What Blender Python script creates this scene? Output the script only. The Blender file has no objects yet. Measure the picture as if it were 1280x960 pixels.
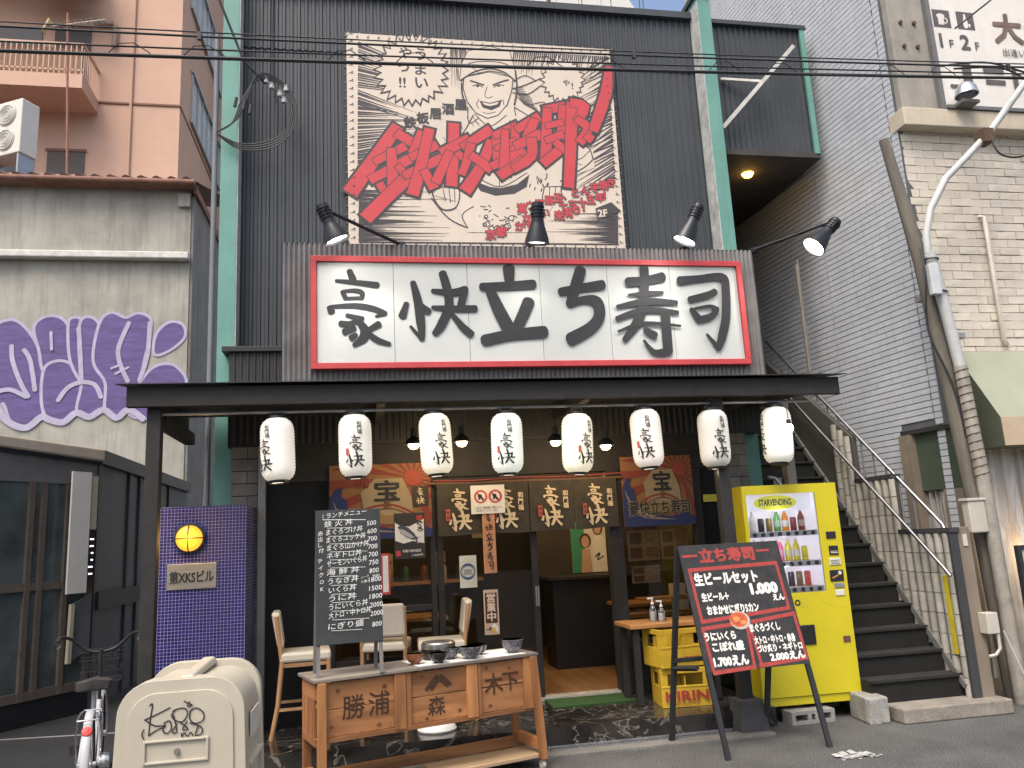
import bpy, math, random
from math import sin, cos, pi, radians as R
from mathutils import Vector, Matrix
from mathutils.geometry import tessellate_polygon
random.seed(7)
SC = bpy.context.scene
COL = SC.collection

# ------------------------------------------------------------------ camera
yaw, pitch, roll = R(10.733), R(11.170), R(-2.997)
fwd = Vector((sin(yaw) * cos(pitch), cos(yaw) * cos(pitch), sin(pitch)))
rt0 = Vector((cos(yaw), -sin(yaw), 0))
up0 = rt0.cross(fwd)
rt = rt0 * cos(roll) + up0 * sin(roll)
up = up0 * cos(roll) - rt0 * sin(roll)
cam = bpy.data.cameras.new('camera')
cam.sensor_width = 36
cam.lens = 36 * 1000 / 1280
cam.clip_start = 0.05
cam.clip_end = 500
camo = bpy.data.objects.new('camera', cam)
COL.objects.link(camo)
m = Matrix((rt, up, -fwd)).transposed().to_4x4()
m.translation = (0, 0, 1.57)
camo.matrix_world = m
SC.camera = camo

# ------------------------------------------------------------------ sky, sun, exposure
SUN_EL, SUN_AZ = R(60), R(214)          # azimuth clockwise from +Y: high, behind the camera
w = bpy.data.worlds.new('World')
SC.world = w
w.use_nodes = True
nt = w.node_tree
bg = nt.nodes['Background']
sky = nt.nodes.new('ShaderNodeTexSky')
sky.sky_type = 'NISHITA'
sky.sun_disc = False
sky.sun_elevation = SUN_EL
sky.sun_rotation = SUN_AZ
sky.air_density = 1.0
sky.dust_density = 6.0
sky.ozone_density = 1.0
nt.links.new(sky.outputs[0], bg.inputs[0])
bg.inputs[1].default_value = 0.15
sl = bpy.data.lights.new('sun', 'SUN')
sl.energy = 1.05
sl.angle = R(25)
sl.color = (1.0, 0.96, 0.90)
so = bpy.data.objects.new('sun', sl)
COL.objects.link(so)
sd = Vector((sin(SUN_AZ) * cos(SUN_EL), cos(SUN_AZ) * cos(SUN_EL), sin(SUN_EL)))
so.rotation_euler = (-sd).to_track_quat('-Z', 'Y').to_euler()
SC.view_settings.view_transform = 'Standard'
SC.view_settings.look = 'None'
SC.view_settings.exposure = 0.9
SC.view_settings.gamma = 1.0
SC.cycles.max_bounces = 8
SC.cycles.transparent_max_bounces = 12

# ------------------------------------------------------------------ materials
MATS = {}
def mat(key, col=(.5, .5, .5), rough=.6, metal=0., var=.12, scale=6., bump=0., bscale=60., emit=0., ecol=None,
        spec=.4, coat=0., streak=0., scol=None, rnd=0., fine=0., stretch=(1, 1, 1), vein=0.):
    """Principled material with noise-driven colour variation, optional vertical streaks of dirt and fine bump."""
    if key in MATS:
        return MATS[key]
    mt = bpy.data.materials.new(key)
    mt.use_nodes = True
    n, l = mt.node_tree.nodes, mt.node_tree.links
    b = n['Principled BSDF']
    b.inputs['Roughness'].default_value = rough
    b.inputs['Metallic'].default_value = metal
    b.inputs['Specular IOR Level'].default_value = spec
    b.inputs['Coat Weight'].default_value = coat
    geo = n.new('ShaderNodeNewGeometry')
    mp = n.new('ShaderNodeMapping')
    mp.inputs['Scale'].default_value = stretch
    l.new(geo.outputs['Position'], mp.inputs[0])
    pos = mp.outputs[0]
    cur = None
    if var > 0:
        nz = n.new('ShaderNodeTexNoise')
        nz.inputs['Scale'].default_value = scale
        nz.inputs['Detail'].default_value = 6
        nz.inputs['Roughness'].default_value = .65
        l.new(pos, nz.inputs['Vector'])
        rp = n.new('ShaderNodeValToRGB')
        rp.color_ramp.elements[0].position = .3
        rp.color_ramp.elements[1].position = .7
        rp.color_ramp.elements[0].color = (*[max(0, c * (1 - var)) for c in col], 1)
        rp.color_ramp.elements[1].color = (*[min(1, c * (1 + var)) for c in col], 1)
        l.new(nz.outputs['Fac'], rp.inputs[0])
        cur = rp.outputs[0]
        rr = n.new('ShaderNodeMapRange')
        rr.inputs['To Min'].default_value = max(0, rough - .1)
        rr.inputs['To Max'].default_value = min(1, rough + .1)
        l.new(nz.outputs['Fac'], rr.inputs[0])
        l.new(rr.outputs[0], b.inputs['Roughness'])
    else:
        rgb = n.new('ShaderNodeRGB')
        rgb.outputs[0].default_value = (*col, 1)
        cur = rgb.outputs[0]
    if fine > 0:
        nf = n.new('ShaderNodeTexNoise')
        nf.inputs['Scale'].default_value = 95
        nf.inputs['Detail'].default_value = 3
        l.new(pos, nf.inputs['Vector'])
        mr = n.new('ShaderNodeMapRange')
        mr.inputs['From Min'].default_value = .3
        mr.inputs['From Max'].default_value = .7
        mr.inputs['To Min'].default_value = 1 - fine
        mr.inputs['To Max'].default_value = 1 + fine
        l.new(nf.outputs['Fac'], mr.inputs[0])
        mx = n.new('ShaderNodeVectorMath')
        mx.operation = 'SCALE'
        l.new(cur, mx.inputs[0])
        l.new(mr.outputs[0], mx.inputs['Scale'])
        cur = mx.outputs[0]
    if vein > 0:
        nv = n.new('ShaderNodeTexNoise')
        nv.inputs['Scale'].default_value = 2.6
        nv.inputs['Detail'].default_value = 5
        nv.inputs['Distortion'].default_value = 1.2
        l.new(pos, nv.inputs['Vector'])
        rv = n.new('ShaderNodeValToRGB')
        e = rv.color_ramp.elements
        e[0].position, e[1].position = .485, .515
        e[0].color = e[1].color = (0, 0, 0, 1)
        mid_ = rv.color_ramp.elements.new(.5)
        mid_.color = (vein, vein, vein, 1)
        l.new(nv.outputs['Fac'], rv.inputs[0])
        mx = n.new('ShaderNodeMix')
        mx.data_type = 'RGBA'
        l.new(rv.outputs[0], mx.inputs[0])
        l.new(cur, mx.inputs[6])
        mx.inputs[7].default_value = (.30, .27, .23, 1)
        cur = mx.outputs[2]
    if rnd > 0:
        oi = n.new('ShaderNodeObjectInfo')
        mr = n.new('ShaderNodeMapRange')
        mr.inputs['To Min'].default_value = 1 - rnd
        mr.inputs['To Max'].default_value = 1 + rnd
        l.new(oi.outputs['Random'], mr.inputs[0])
        mx = n.new('ShaderNodeVectorMath')
        mx.operation = 'SCALE'
        l.new(cur, mx.inputs[0])
        l.new(mr.outputs[0], mx.inputs['Scale'])
        cur = mx.outputs[0]
    if streak > 0:
        m2 = n.new('ShaderNodeMapping')
        m2.inputs['Scale'].default_value = (5, 5, .45)
        l.new(geo.outputs['Position'], m2.inputs[0])
        ns = n.new('ShaderNodeTexNoise')
        ns.inputs['Scale'].default_value = 1.6
        ns.inputs['Detail'].default_value = 8
        ns.inputs['Roughness'].default_value = .7
        l.new(m2.outputs[0], ns.inputs['Vector'])
        mr = n.new('ShaderNodeMapRange')
        mr.inputs['From Min'].default_value = .48
        mr.inputs['From Max'].default_value = .75
        mr.inputs['To Max'].default_value = streak
        l.new(ns.outputs['Fac'], mr.inputs[0])
        mx = n.new('ShaderNodeMix')
        mx.data_type = 'RGBA'
        l.new(mr.outputs[0], mx.inputs[0])
        l.new(cur, mx.inputs[6])
        mx.inputs[7].default_value = (*(scol or [c * .45 for c in col]), 1)
        cur = mx.outputs[2]
    l.new(cur, b.inputs['Base Color'])
    if bump > 0:
        nb = n.new('ShaderNodeTexNoise')
        nb.inputs['Scale'].default_value = bscale
        nb.inputs['Detail'].default_value = 5
        l.new(pos, nb.inputs['Vector'])
        bp = n.new('ShaderNodeBump')
        bp.inputs['Strength'].default_value = min(1, bump)
        bp.inputs['Distance'].default_value = .006
        l.new(nb.outputs['Fac'], bp.inputs['Height'])
        l.new(bp.outputs[0], b.inputs['Normal'])
    if emit > 0:
        b.inputs['Emission Color'].default_value = (*(ecol or col), 1)
        b.inputs['Emission Strength'].default_value = emit
    MATS[key] = mt
    return mt

def glass(key, tint=(.75, .8, .8), refl=.06, rough=.03):
    if key in MATS:
        return MATS[key]
    mt = bpy.data.materials.new(key)
    mt.use_nodes = True
    n, l = mt.node_tree.nodes, mt.node_tree.links
    n.clear()
    out = n.new('ShaderNodeOutputMaterial')
    tr = n.new('ShaderNodeBsdfTransparent')
    tr.inputs[0].default_value = (*tint, 1)
    gl = n.new('ShaderNodeBsdfGlossy')
    gl.inputs['Roughness'].default_value = rough
    fr = n.new('ShaderNodeFresnel')
    fr.inputs[0].default_value = 1.45
    ad = n.new('ShaderNodeMath')
    ad.operation = 'ADD'
    ad.use_clamp = True
    ad.inputs[1].default_value = refl
    l.new(fr.outputs[0], ad.inputs[0])
    mx = n.new('ShaderNodeMixShader')
    l.new(ad.outputs[0], mx.inputs[0])
    l.new(tr.outputs[0], mx.inputs[1])
    l.new(gl.outputs[0], mx.inputs[2])
    l.new(mx.outputs[0], out.inputs[0])
    MATS[key] = mt
    return mt

def wood(key, c1, c2, rough=.6, scale=2.0, axis=0, grain=9., bump=.25):
    """Planed softwood: long grain along one world axis with darker lines and wear."""
    if key in MATS:
        return MATS[key]
    mt = bpy.data.materials.new(key)
    mt.use_nodes = True
    n, l = mt.node_tree.nodes, mt.node_tree.links
    b = n['Principled BSDF']
    b.inputs['Roughness'].default_value = rough
    tc = n.new('ShaderNodeTexCoord')
    mp = n.new('ShaderNodeMapping')
    s = [grain * 2.5, grain * 2.5, grain * 2.5]
    s[axis] = scale
    mp.inputs['Scale'].default_value = s
    l.new(tc.outputs['Object'], mp.inputs[0])
    oi = n.new('ShaderNodeObjectInfo')
    ad = n.new('ShaderNodeVectorMath')
    ad.operation = 'ADD'
    mm = n.new('ShaderNodeVectorMath')
    mm.operation = 'SCALE'
    mm.inputs[0].default_value = (31, 17, 23)
    l.new(oi.outputs['Random'], mm.inputs['Scale'])
    l.new(mp.outputs[0], ad.inputs[0])
    l.new(mm.outputs[0], ad.inputs[1])
    nz = n.new('ShaderNodeTexNoise')
    nz.inputs['Scale'].default_value = 1.0
    nz.inputs['Detail'].default_value = 7
    nz.inputs['Distortion'].default_value = .6
    l.new(ad.outputs[0], nz.inputs['Vector'])
    rp = n.new('ShaderNodeValToRGB')
    rp.color_ramp.elements[0].position = .32
    rp.color_ramp.elements[1].position = .66
    rp.color_ramp.elements[0].color = (*c2, 1)
    rp.color_ramp.elements[1].color = (*c1, 1)
    l.new(nz.outputs['Fac'], rp.inputs[0])
    mr = n.new('ShaderNodeMapRange')
    mr.inputs['To Min'].default_value = .8
    mr.inputs['To Max'].default_value = 1.18
    l.new(oi.outputs['Random'], mr.inputs[0])
    sc = n.new('ShaderNodeVectorMath')
    sc.operation = 'SCALE'
    l.new(rp.outputs[0], sc.inputs[0])
    l.new(mr.outputs[0], sc.inputs['Scale'])
    l.new(sc.outputs[0], b.inputs['Base Color'])
    bp = n.new('ShaderNodeBump')
    bp.inputs['Strength'].default_value = bump
    bp.inputs['Distance'].default_value = .004
    l.new(nz.outputs['Fac'], bp.inputs['Height'])
    l.new(bp.outputs[0], b.inputs['Normal'])
    MATS[key] = mt
    return mt

# ------------------------------------------------------------------ mesh builder and object tree
MINV = {}
class MB:
    def __init__(s):
        s.v, s.f = [], []
    def add(s, vs, fs):
        o = len(s.v)
        s.v += [tuple(p) for p in vs]
        s.f += [tuple(i + o for i in f) for f in fs]
        return s
    def hexa(s, p):
        return s.add(p, [(0, 3, 2, 1), (4, 5, 6, 7), (0, 1, 5, 4), (1, 2, 6, 5), (2, 3, 7, 6), (3, 0, 4, 7)])
    def box(s, x0, x1, y0, y1, z0, z1):
        return s.hexa([(x0, y0, z0), (x1, y0, z0), (x1, y1, z0), (x0, y1, z0), (x0, y0, z1), (x1, y0, z1), (x1, y1, z1), (x0, y1, z1)])
    def bar(s, a, b, wx, wy, ref=(0, 1, 0)):
        """square bar from a to b, wx wide across ref x axis, wy along ref"""
        a, b = Vector(a), Vector(b)
        d = (b - a).normalized()
        r = Vector(ref)
        r = (r - d * r.dot(d))
        if r.length < 1e-4:
            r = Vector((1, 0, 0)) - d * d.x
        r.normalize()
        q = d.cross(r)
        q *= wx / 2
        r *= wy / 2
        return s.hexa([a - q - r, a + q - r, a + q + r, a - q + r, b - q - r, b + q - r, b + q + r, b - q + r])
    def cyl(s, a, b, r0, r1=None, n=12, caps=True):
        r1 = r0 if r1 is None else r1
        a, b = Vector(a), Vector(b)
        d = (b - a).normalized()
        t = Vector((0, 0, 1)) if abs(d.z) < .9 else Vector((1, 0, 0))
        e = d.cross(t).normalized()
        g = d.cross(e)
        vs = []
        for c, r in ((a, r0), (b, r1)):
            for i in range(n):
                A = 2 * pi * i / n
                vs.append(c + (e * cos(A) + g * sin(A)) * r)
        fs = [(i, (i + 1) % n, n + (i + 1) % n, n + i) for i in range(n)]
        if caps:
            fs += [tuple(range(n - 1, -1, -1)), tuple(range(n, 2 * n))]
        return s.add(vs, fs)
    def tube(s, pts, r, n=6, close=False):
        pts = [Vector(p) for p in pts]
        N = len(pts)
        vs = []
        e = None
        for i, p in enumerate(pts):
            if close:
                d = (pts[(i + 1) % N] - pts[i - 1]).normalized()
            else:
                d = (pts[min(i + 1, N - 1)] - pts[max(i - 1, 0)]).normalized()
            if e is None:
                t = Vector((0, 0, 1)) if abs(d.z) < .9 else Vector((1, 0, 0))
                e = d.cross(t).normalized()
            else:
                e = (e - d * e.dot(d))
                e = e.normalized() if e.length > 1e-6 else d.orthogonal().normalized()
            g = d.cross(e)
            rr = r[i] if isinstance(r, (list, tuple)) else r
            vs += [p + (e * cos(2 * pi * k / n) + g * sin(2 * pi * k / n)) * rr for k in range(n)]
        fs = []
        for i in range(N if close else N - 1):
            j = (i + 1) % N
            fs += [(i * n + k, i * n + (k + 1) % n, j * n + (k + 1) % n, j * n + k) for k in range(n)]
        if not close:
            fs += [tuple(range(n - 1, -1, -1)), tuple((N - 1) * n + k for k in range(n))]
        return s.add(vs, fs)
    def lathe(s, prof, n=20, c=(0, 0, 0), M=None):
        vs = []
        for r, z in prof:
            for k in range(n):
                p = Vector((r * cos(2 * pi * k / n), r * sin(2 * pi * k / n), z))
                if M is not None:
                    p = M @ p
                vs.append(p + Vector(c))
        fs = []
        for i in range(len(prof) - 1):
            fs += [(i * n + k, i * n + (k + 1) % n, (i + 1) * n + (k + 1) % n, (i + 1) * n + k) for k in range(n)]
        if prof[0][0] > 1e-5:
            fs.append(tuple(range(n - 1, -1, -1)))
        if prof[-1][0] > 1e-5:
            fs.append(tuple((len(prof) - 1) * n + k for k in range(n)))
        return s.add(vs, fs)
    def prism(s, pts, fn, w0, w1):
        """closed outline pts (u,v) extruded from w0 to w1; fn maps (u,v,w) to space"""
        n = len(pts)
        vs = [fn(u, v, w0) for u, v in pts] + [fn(u, v, w1) for u, v in pts]
        tri = tessellate_polygon([[Vector((u, v, 0)) for u, v in pts]])
        fs = [tuple(t) for t in tri] + [tuple(i + n for i in reversed(t)) for t in tri]
        fs += [(i, (i + 1) % n, n + (i + 1) % n, n + i) for i in range(n)]
        return s.add(vs, fs)
    def mesh(s, name, M=None):
        me = bpy.data.meshes.new(name)
        me.from_pydata([(M @ Vector(p)) if M is not None else p for p in s.v], [], s.f)
        return me
    def build(s, name, mt, parent=None, bev=0, smooth=None, local=False, label=None, kind=None, flip=True):
        M = None
        if parent is not None and not local:
            M = MINV.get(parent)
        me = s.mesh(name, M)
        if flip:
            import bmesh
            bm = bmesh.new()
            bm.from_mesh(me)
            bmesh.ops.recalc_face_normals(bm, faces=bm.faces)
            bm.to_mesh(me)
            bm.free()
        me.materials.append(mt)
        if smooth:
            me.shade_smooth()
            me.set_sharp_from_angle(angle=R(smooth))
        o = bpy.data.objects.new(name, me)
        COL.objects.link(o)
        if parent is not None:
            o.parent = parent
            MINV[o] = MINV.get(parent)
        if bev:
            md = o.modifiers.new('bevel', 'BEVEL')
            md.width = bev
            md.segments = 2
            md.limit_method = 'ANGLE'
        if label:
            o['label'] = label
        if kind:
            o['kind'] = kind
        return o

def thing(name, label, cat, loc=(0, 0, 0), rz=0, group=None):
    o = bpy.data.objects.new(name, None)
    o.empty_display_size = .1
    COL.objects.link(o)
    o.location = loc
    o.rotation_euler = (0, 0, rz)
    o['label'] = label
    o['category'] = cat
    if group:
        o['group'] = group
    MINV[o] = (Matrix.Translation(loc) @ Matrix.Rotation(rz, 4, 'Z')).inverted()
    return o
def tag(o, label, cat, group=None):
    o['label'] = label
    o['category'] = cat
    if group:
        o['group'] = group
    return o
def struct(o):
    o['kind'] = 'structure'
    return o
def inst(name, me, parent, M):
    """another object that shares mesh data, placed by world matrix M under parent"""
    o = bpy.data.objects.new(name, me)
    COL.objects.link(o)
    o.parent = parent
    P = MINV.get(parent)
    o.matrix_basis = (P @ M) if P is not None else M
    return o
def lamp(kind, loc, energy, col, parent, size=.05, rot=None, spot=None):
    li = bpy.data.lights.new('lamp_light', kind)
    li.energy = energy
    li.color = col
    if kind == 'POINT':
        li.shadow_soft_size = size
    if kind == 'SPOT':
        li.shadow_soft_size = size
        li.spot_size = spot or R(80)
        li.spot_blend = .6
    o = bpy.data.objects.new('lamp_light', li)
    COL.objects.link(o)
    o.parent = parent
    P = MINV.get(parent)
    M = Matrix.Translation(loc)
    if rot is not None:
        M = M @ Vector(rot).to_track_quat('-Z', 'Y').to_matrix().to_4x4()
    o.matrix_basis = (P @ M) if P is not None else M
    return o

# ------------------------------------------------------------------ flat print: strokes, outlines, lettering
_TC = {}
def glyphs(body, bold=0.):
    """outline mesh of a line of lettering; weight is added by overlaid shifted copies (see fat)"""
    bold = 0.
    k = (body, bold)
    if k not in _TC:
        cu = bpy.data.curves.new('t', 'FONT')
        cu.body = body
        cu.size = 1
        cu.resolution_u = 2
        cu.dimensions = '2D'
        cu.fill_mode = 'BOTH'
        cu.offset = bold
        o = bpy.data.objects.new('t', cu)
        me = o.to_mesh()
        _TC[k] = ([(v.co.x, v.co.y) for v in me.vertices], [tuple(p.vertices) for p in me.polygons])
        o.to_mesh_clear()
        bpy.data.objects.remove(o)
        bpy.data.curves.remove(cu)
    return _TC[k]

def catmull(pts, k=5):
    out = []
    n = len(pts)
    if n < 3:
        a, b = pts[0], pts[-1]
        return [tuple(a[j] + (b[j] - a[j]) * i / 4 for j in range(len(a))) for i in range(5)]
    for i in range(n - 1):
        p0, p1, p2, p3 = pts[max(i - 1, 0)], pts[i], pts[i + 1], pts[min(i + 2, n - 1)]
        for j in range(k):
            t = j / k
            out.append(tuple(.5 * (2 * p1[q] + (p2[q] - p0[q]) * t + (2 * p0[q] - 5 * p1[q] + 4 * p2[q] - p3[q]) * t * t + (3 * p1[q] - p0[q] - 3 * p2[q] + p3[q]) * t ** 3) for q in range(len(p1))))
    out.append(tuple(pts[-1]))
    return out

def fat(bold):
    if bold < .008:
        return [(0, 0)]
    n = 4 if bold < .03 else 7
    return [(0, 0)] + [(bold * cos(2 * pi * i / n + .4), bold * sin(2 * pi * i / n + .4)) for i in range(n)]

class Art:
    """print on a surface; fn(u,v,h) maps artwork coordinates and a height above the surface to space"""
    def __init__(s, fn, step=.0004, h0=.002):
        s.fn, s.step, s.h = fn, step, h0
        s.m = {}
        s.g = 0
    def grp(s):
        """start a new separate piece of print"""
        s.g += 1
    def _mb(s, mt):
        return s.m.setdefault((s.g, mt), MB())
    def items(s):
        return [(k[1], mb) for k, mb in s.m.items()]
    def up(s):
        s.h += s.step
        return s.h
    def poly(s, pts, mt):
        h = s.up()
        tri = tessellate_polygon([[Vector((p[0], p[1], 0)) for p in pts]])
        s._mb(mt).add([s.fn(p[0], p[1], h) for p in pts], [tuple(t) for t in tri])
    def rect(s, u0, v0, u1, v1, mt):
        s.poly([(u0, v0), (u1, v0), (u1, v1), (u0, v1)], mt)
    def ell(s, u, v, a, b, mt, n=20):
        s.poly([(u + a * cos(2 * pi * i / n), v + b * sin(2 * pi * i / n)) for i in range(n)], mt)
    def ring(s, u, v, a, b, wd, mt, n=24, a0=0, a1=2 * pi):
        s.stroke([(u + a * cos(a0 + (a1 - a0) * i / n), v + b * sin(a0 + (a1 - a0) * i / n), wd) for i in range(n + 1)], mt, raw=True)
    def stroke(s, pts, mt, wd=None, raw=False, cap=True, k=5):
        """variable-width brush stroke through (u,v,width)"""
        if wd is not None:
            pts = [(p[0], p[1], wd) for p in pts]
        q = list(pts) if raw else catmull(pts, k)
        n = len(q)
        h = s.up()
        L, Rr = [], []
        for i in range(n):
            a, b = q[max(i - 1, 0)], q[min(i + 1, n - 1)]
            dx, dy = b[0] - a[0], b[1] - a[1]
            d = math.hypot(dx, dy) or 1e-6
            nx, ny = -dy / d * q[i][2] / 2, dx / d * q[i][2] / 2
            L.append((q[i][0] + nx, q[i][1] + ny))
            Rr.append((q[i][0] - nx, q[i][1] - ny))
        mb = s._mb(mt)
        vs = []
        for i in range(n):
            hh = h + s.step * .8 * i / n
            vs += [s.fn(*L[i], hh), s.fn(*Rr[i], hh)]
        mb.add(vs, [(2 * i, 2 * i + 1, 2 * i + 3, 2 * i + 2) for i in range(n - 1)])
        if cap:
            for i, sg in ((0, -1), (n - 1, 1)):
                a, b = q[max(i - 1, 0)], q[min(i + 1, n - 1)]
                dx, dy = b[0] - a[0], b[1] - a[1]
                d = math.hypot(dx, dy) or 1e-6
                dx, dy, r = dx / d * sg, dy / d * sg, q[i][2] / 2
                pp = []
                for j in range(6):
                    t = -pi / 2 + pi * j / 5
                    pp.append((q[i][0] + (dx * cos(t) * .7 - dy * sin(t)) * r, q[i][1] + (dy * cos(t) * .7 + dx * sin(t)) * r))
                hh = h + s.step * .8 * i / n
                mb.add([s.fn(*p, hh) for p in pp], [tuple(range(6))])
    def text(s, body, u, v, size, mt, bold=0., align='l', width=None, rot=0., shear=0., flipv=1, sx=1.):
        """one line of lettering; v axis sign flipv (-1 when v grows downwards)"""
        vs, fs = glyphs(body, bold)
        if not vs:
            return
        x0, x1 = min(p[0] for p in vs), max(p[0] for p in vs)
        k = size
        kx = k * sx if width is None else width / (x1 - x0)
        off = {'l': x0, 'c': (x0 + x1) / 2, 'r': x1}[align]
        cr, sr = cos(rot), sin(rot)
        for ox, oy in fat(bold):
            h = s.h = s.h + s.step * .25
            out = []
            for x, y in vs:
                a, b = (x + ox - off) * kx + shear * y * k, (y + oy) * k
                a, b = a * cr - b * sr, a * sr + b * cr
                out.append(s.fn(u + a, v + flipv * b, h))
            s._mb(mt).add(out, fs)
    def vtext(s, body, u, v, size, mt, bold=0., pitch=1.08, flipv=1, sx=1.):
        for i, ch in enumerate(body):
            s.text(ch, u, v - flipv * (i + .86) * size * pitch, size, mt, bold, 'c', flipv=flipv, sx=sx)
    def build(s, name, parent):
        r = []
        for mt, mb in s.items():
            r.append(mb.build(name, mt, parent, flip=False))
        return r

def plane(o, U, V):
    """artwork plane: origin o, unit-per-artwork vectors U (right) and V (up)"""
    o, U, V = Vector(o), Vector(U), Vector(V)
    N = U.cross(V).normalized()
    return lambda u, v, h: o + U * u + V * v + N * h

ink = mat('black_ink', (.022, .023, .026), .7, var=.25, scale=14)

# ================================================================== SETTING
asphalt = mat('asphalt', (.082, .082, .080), .92, var=.30, scale=1.6, bump=1., bscale=70, fine=.75, spec=.25)
concrete = mat('concrete', (.30, .29, .27), .9, var=.22, scale=3, bump=.5, bscale=70, fine=.15, streak=.3)
blackpaint = mat('black_paint', (.022, .023, .025), .55, var=.25, scale=5, bump=.1, bscale=40)
blackwood = mat('black_stained_wood', (.02, .019, .018), .7, var=.35, scale=9, bump=.3, bscale=60, stretch=(1, 1, 1))
teal = mat('teal_paint', (.125, .29, .245), .55, var=.12, scale=2.5, bump=.1, bscale=60, streak=.25)
clad = mat('black_cladding', (.047, .054, .062), .5, var=.16, scale=1.5, bump=.06, bscale=20, streak=.25, scol=(.10, .10, .10), spec=.35)
steel = mat('galvanised_steel', (.38, .39, .40), .42, metal=.8, var=.15, scale=9, streak=.2)
chrome = mat('stainless_tube', (.30, .31, .32), .38, metal=1., var=.1)
darkmetal = mat('dark_metal', (.03, .031, .033), .45, metal=.3, var=.2, scale=12)

g = MB().add([(-70, -30, 0), (70, -30, 0), (70, 90, 0), (-70, 90, 0)], [(0, 1, 2, 3)]).build('street', asphalt)
struct(g)
# worn white road paint near the menu board
art = Art(lambda u, v, h: Vector((u, v, h)), h0=.003)
wpaint = mat('worn_road_paint', (.38, .38, .36), .85, var=.3, scale=40)
rr = random.Random(3)
for i in range(30):
    x = 3.18 + (i % 17) * .017 + rr.uniform(-.01, .01)
    if rr.random() < .55:
        y_ = 5.33 + rr.uniform(0, .08)
        art.ell(x, y_, rr.uniform(.006, .022), rr.uniform(.005, .018), wpaint, 7)
        continue
    art.poly([(x - .03, 5.36 + rr.uniform(-.03, .0) + i * .004), (x + .02 + rr.random() * .03, 5.35 + rr.uniform(-.02, .01) + i * .004), (x + .03, 5.42 + rr.random() * .035 + i * .004), (x - .02, 5.41 + rr.random() * .02 + i * .004)], wpaint)
art.build('road_paint_mark', g)
art = Art(lambda u, v, h: Vector((u, v, h)), h0=.003)
art.poly([(-6, 9.07), (-2.2, 8.53), (-2.2, 8.58), (-6, 9.13)], mat('faded_line', (.20, .20, .20), .85, var=.3, scale=20))
art.build('parking_line', g)
struct(MB().add([(-14, 8.3, .002), (-2.3, 7.2, .002), (-1.7, 7.6, .002), (-1.7, 9.9, .002), (-2.2, 14.6, .002), (-14, 14.6, .002)], [(0, 1, 2, 3, 4, 5)]).build('parking_ground', mat('dark_asphalt', (.016, .017, .018), .85, var=.3, scale=2, bump=.5, bscale=120)))  # darker sheet laid over the ground on the left

# raised entrance floor of dark polished stone, drain and concrete kerb strip
marble = mat('dark_marble', (.024, .022, .020), .16, vein=.55, var=.9, scale=2.2, spec=.5, bump=.02)
pf = struct(MB().box(-.95, 3.2, 6.41, 7.6, 0, .142).build('entrance_floor', mat('floor_grout', (.06, .058, .055), .9)))
tm = MB().box(0, .596, 0, .592, 0, .012).mesh('floor_tile')
tm.materials.append(marble)
rm = MB().box(0, .596, -.012, 0, 0, .128).mesh('riser_tile')
rm.materials.append(marble)
for i in range(7):
    x = -.95 + i * .6
    if x + .6 > 3.25: break
    for j in range(2):
        inst('floor_tile', tm, pf, Matrix.Translation((x, 6.405 + j * .597, .139 + random.uniform(0, .0015))))
    inst('riser_tile', rm, pf, Matrix.Translation((x, 6.411, .012)))
ks = struct(MB().box(-1.05, 3.1, 6.14, 6.27, -.05, .022).build('kerb_strip', mat('kerb_concrete', (.15, .145, .13), .9, var=.25, scale=4, bump=.5, bscale=70, fine=.2), bev=.006))
dr = thing('drain_grating', 'long galvanised drain grating along the foot of the dark stone step', 'grating', (1, 6.34, 0))
MB().box(-1.05, 2.85, 6.275, 6.395, -.05, .008).build('channel', mat('drain_dark', (.015, .015, .016), .9), dr)
mb = MB()
for x0, x1 in ((-1.05, .2), (.21, 1.33), (1.34, 2.85)):
    mb.box(x0, x1, 6.275, 6.29, .008, .026).box(x0, x1, 6.38, 6.395, .008, .026)
    n = int((x1 - x0) / .028)
    for i in range(n):
        mb.box(x0 + i * .028, x0 + i * .028 + .010, 6.29, 6.38, .008, .022)
mb.build('grate_bars', steel, dr)

# ================================================================== RESTAURANT BUILDING
rb = thing('restaurant_building', 'two-storey restaurant clad in black ribbed metal between two teal columns', 'building', (1.3, 7.85, 0))
def ribbed(x0, x1, y, z0, z1, pitch=.076, d=.014, fl=.5):
    """vertical trapezoid ribs on a plane facing -y"""
    mb = MB()
    xs = []
    x = x0
    while x < x1 - 1e-6:
        xs += [(x, y), (x + pitch * .42, y), (x + pitch * .55, y - d), (x + pitch * .87, y - d)]
        x += pitch
    xs.append((x1, y))
    vs = []
    for a, b in xs:
        vs += [(min(a, x1), b, z0), (min(a, x1), b, z1)]
    mb.add(vs, [(2 * i, 2 * i + 2, 2 * i + 3, 2 * i + 1) for i in range(len(xs) - 1)])
    return mb
ribbed(-1.2, 3.9, 7.84, 2.9, 6.78).build('wall_cladding', clad, rb, flip=False)
ribbed(-1.2, 3.9, 7.828, 6.77, 7.44).build('wall_cladding', clad, rb, flip=False)
MB().box(-1.25, 4.0, 7.86, 12, 2.6, 7.44).build('wall', clad, rb)
MB().box(-1.25, 3.86, 7.76, 7.9, 7.44, 7.52).build('parapet_cap', clad, rb)
MB().box(-1.338, -1.18, 7.6, 8.0, 0, 7.6).build('column', teal, rb, bev=.004)
mb = MB().box(3.83, 3.985, 7.6, 8.0, 0, 7.62)
mb.build('column', teal, rb, bev=.004)
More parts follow.
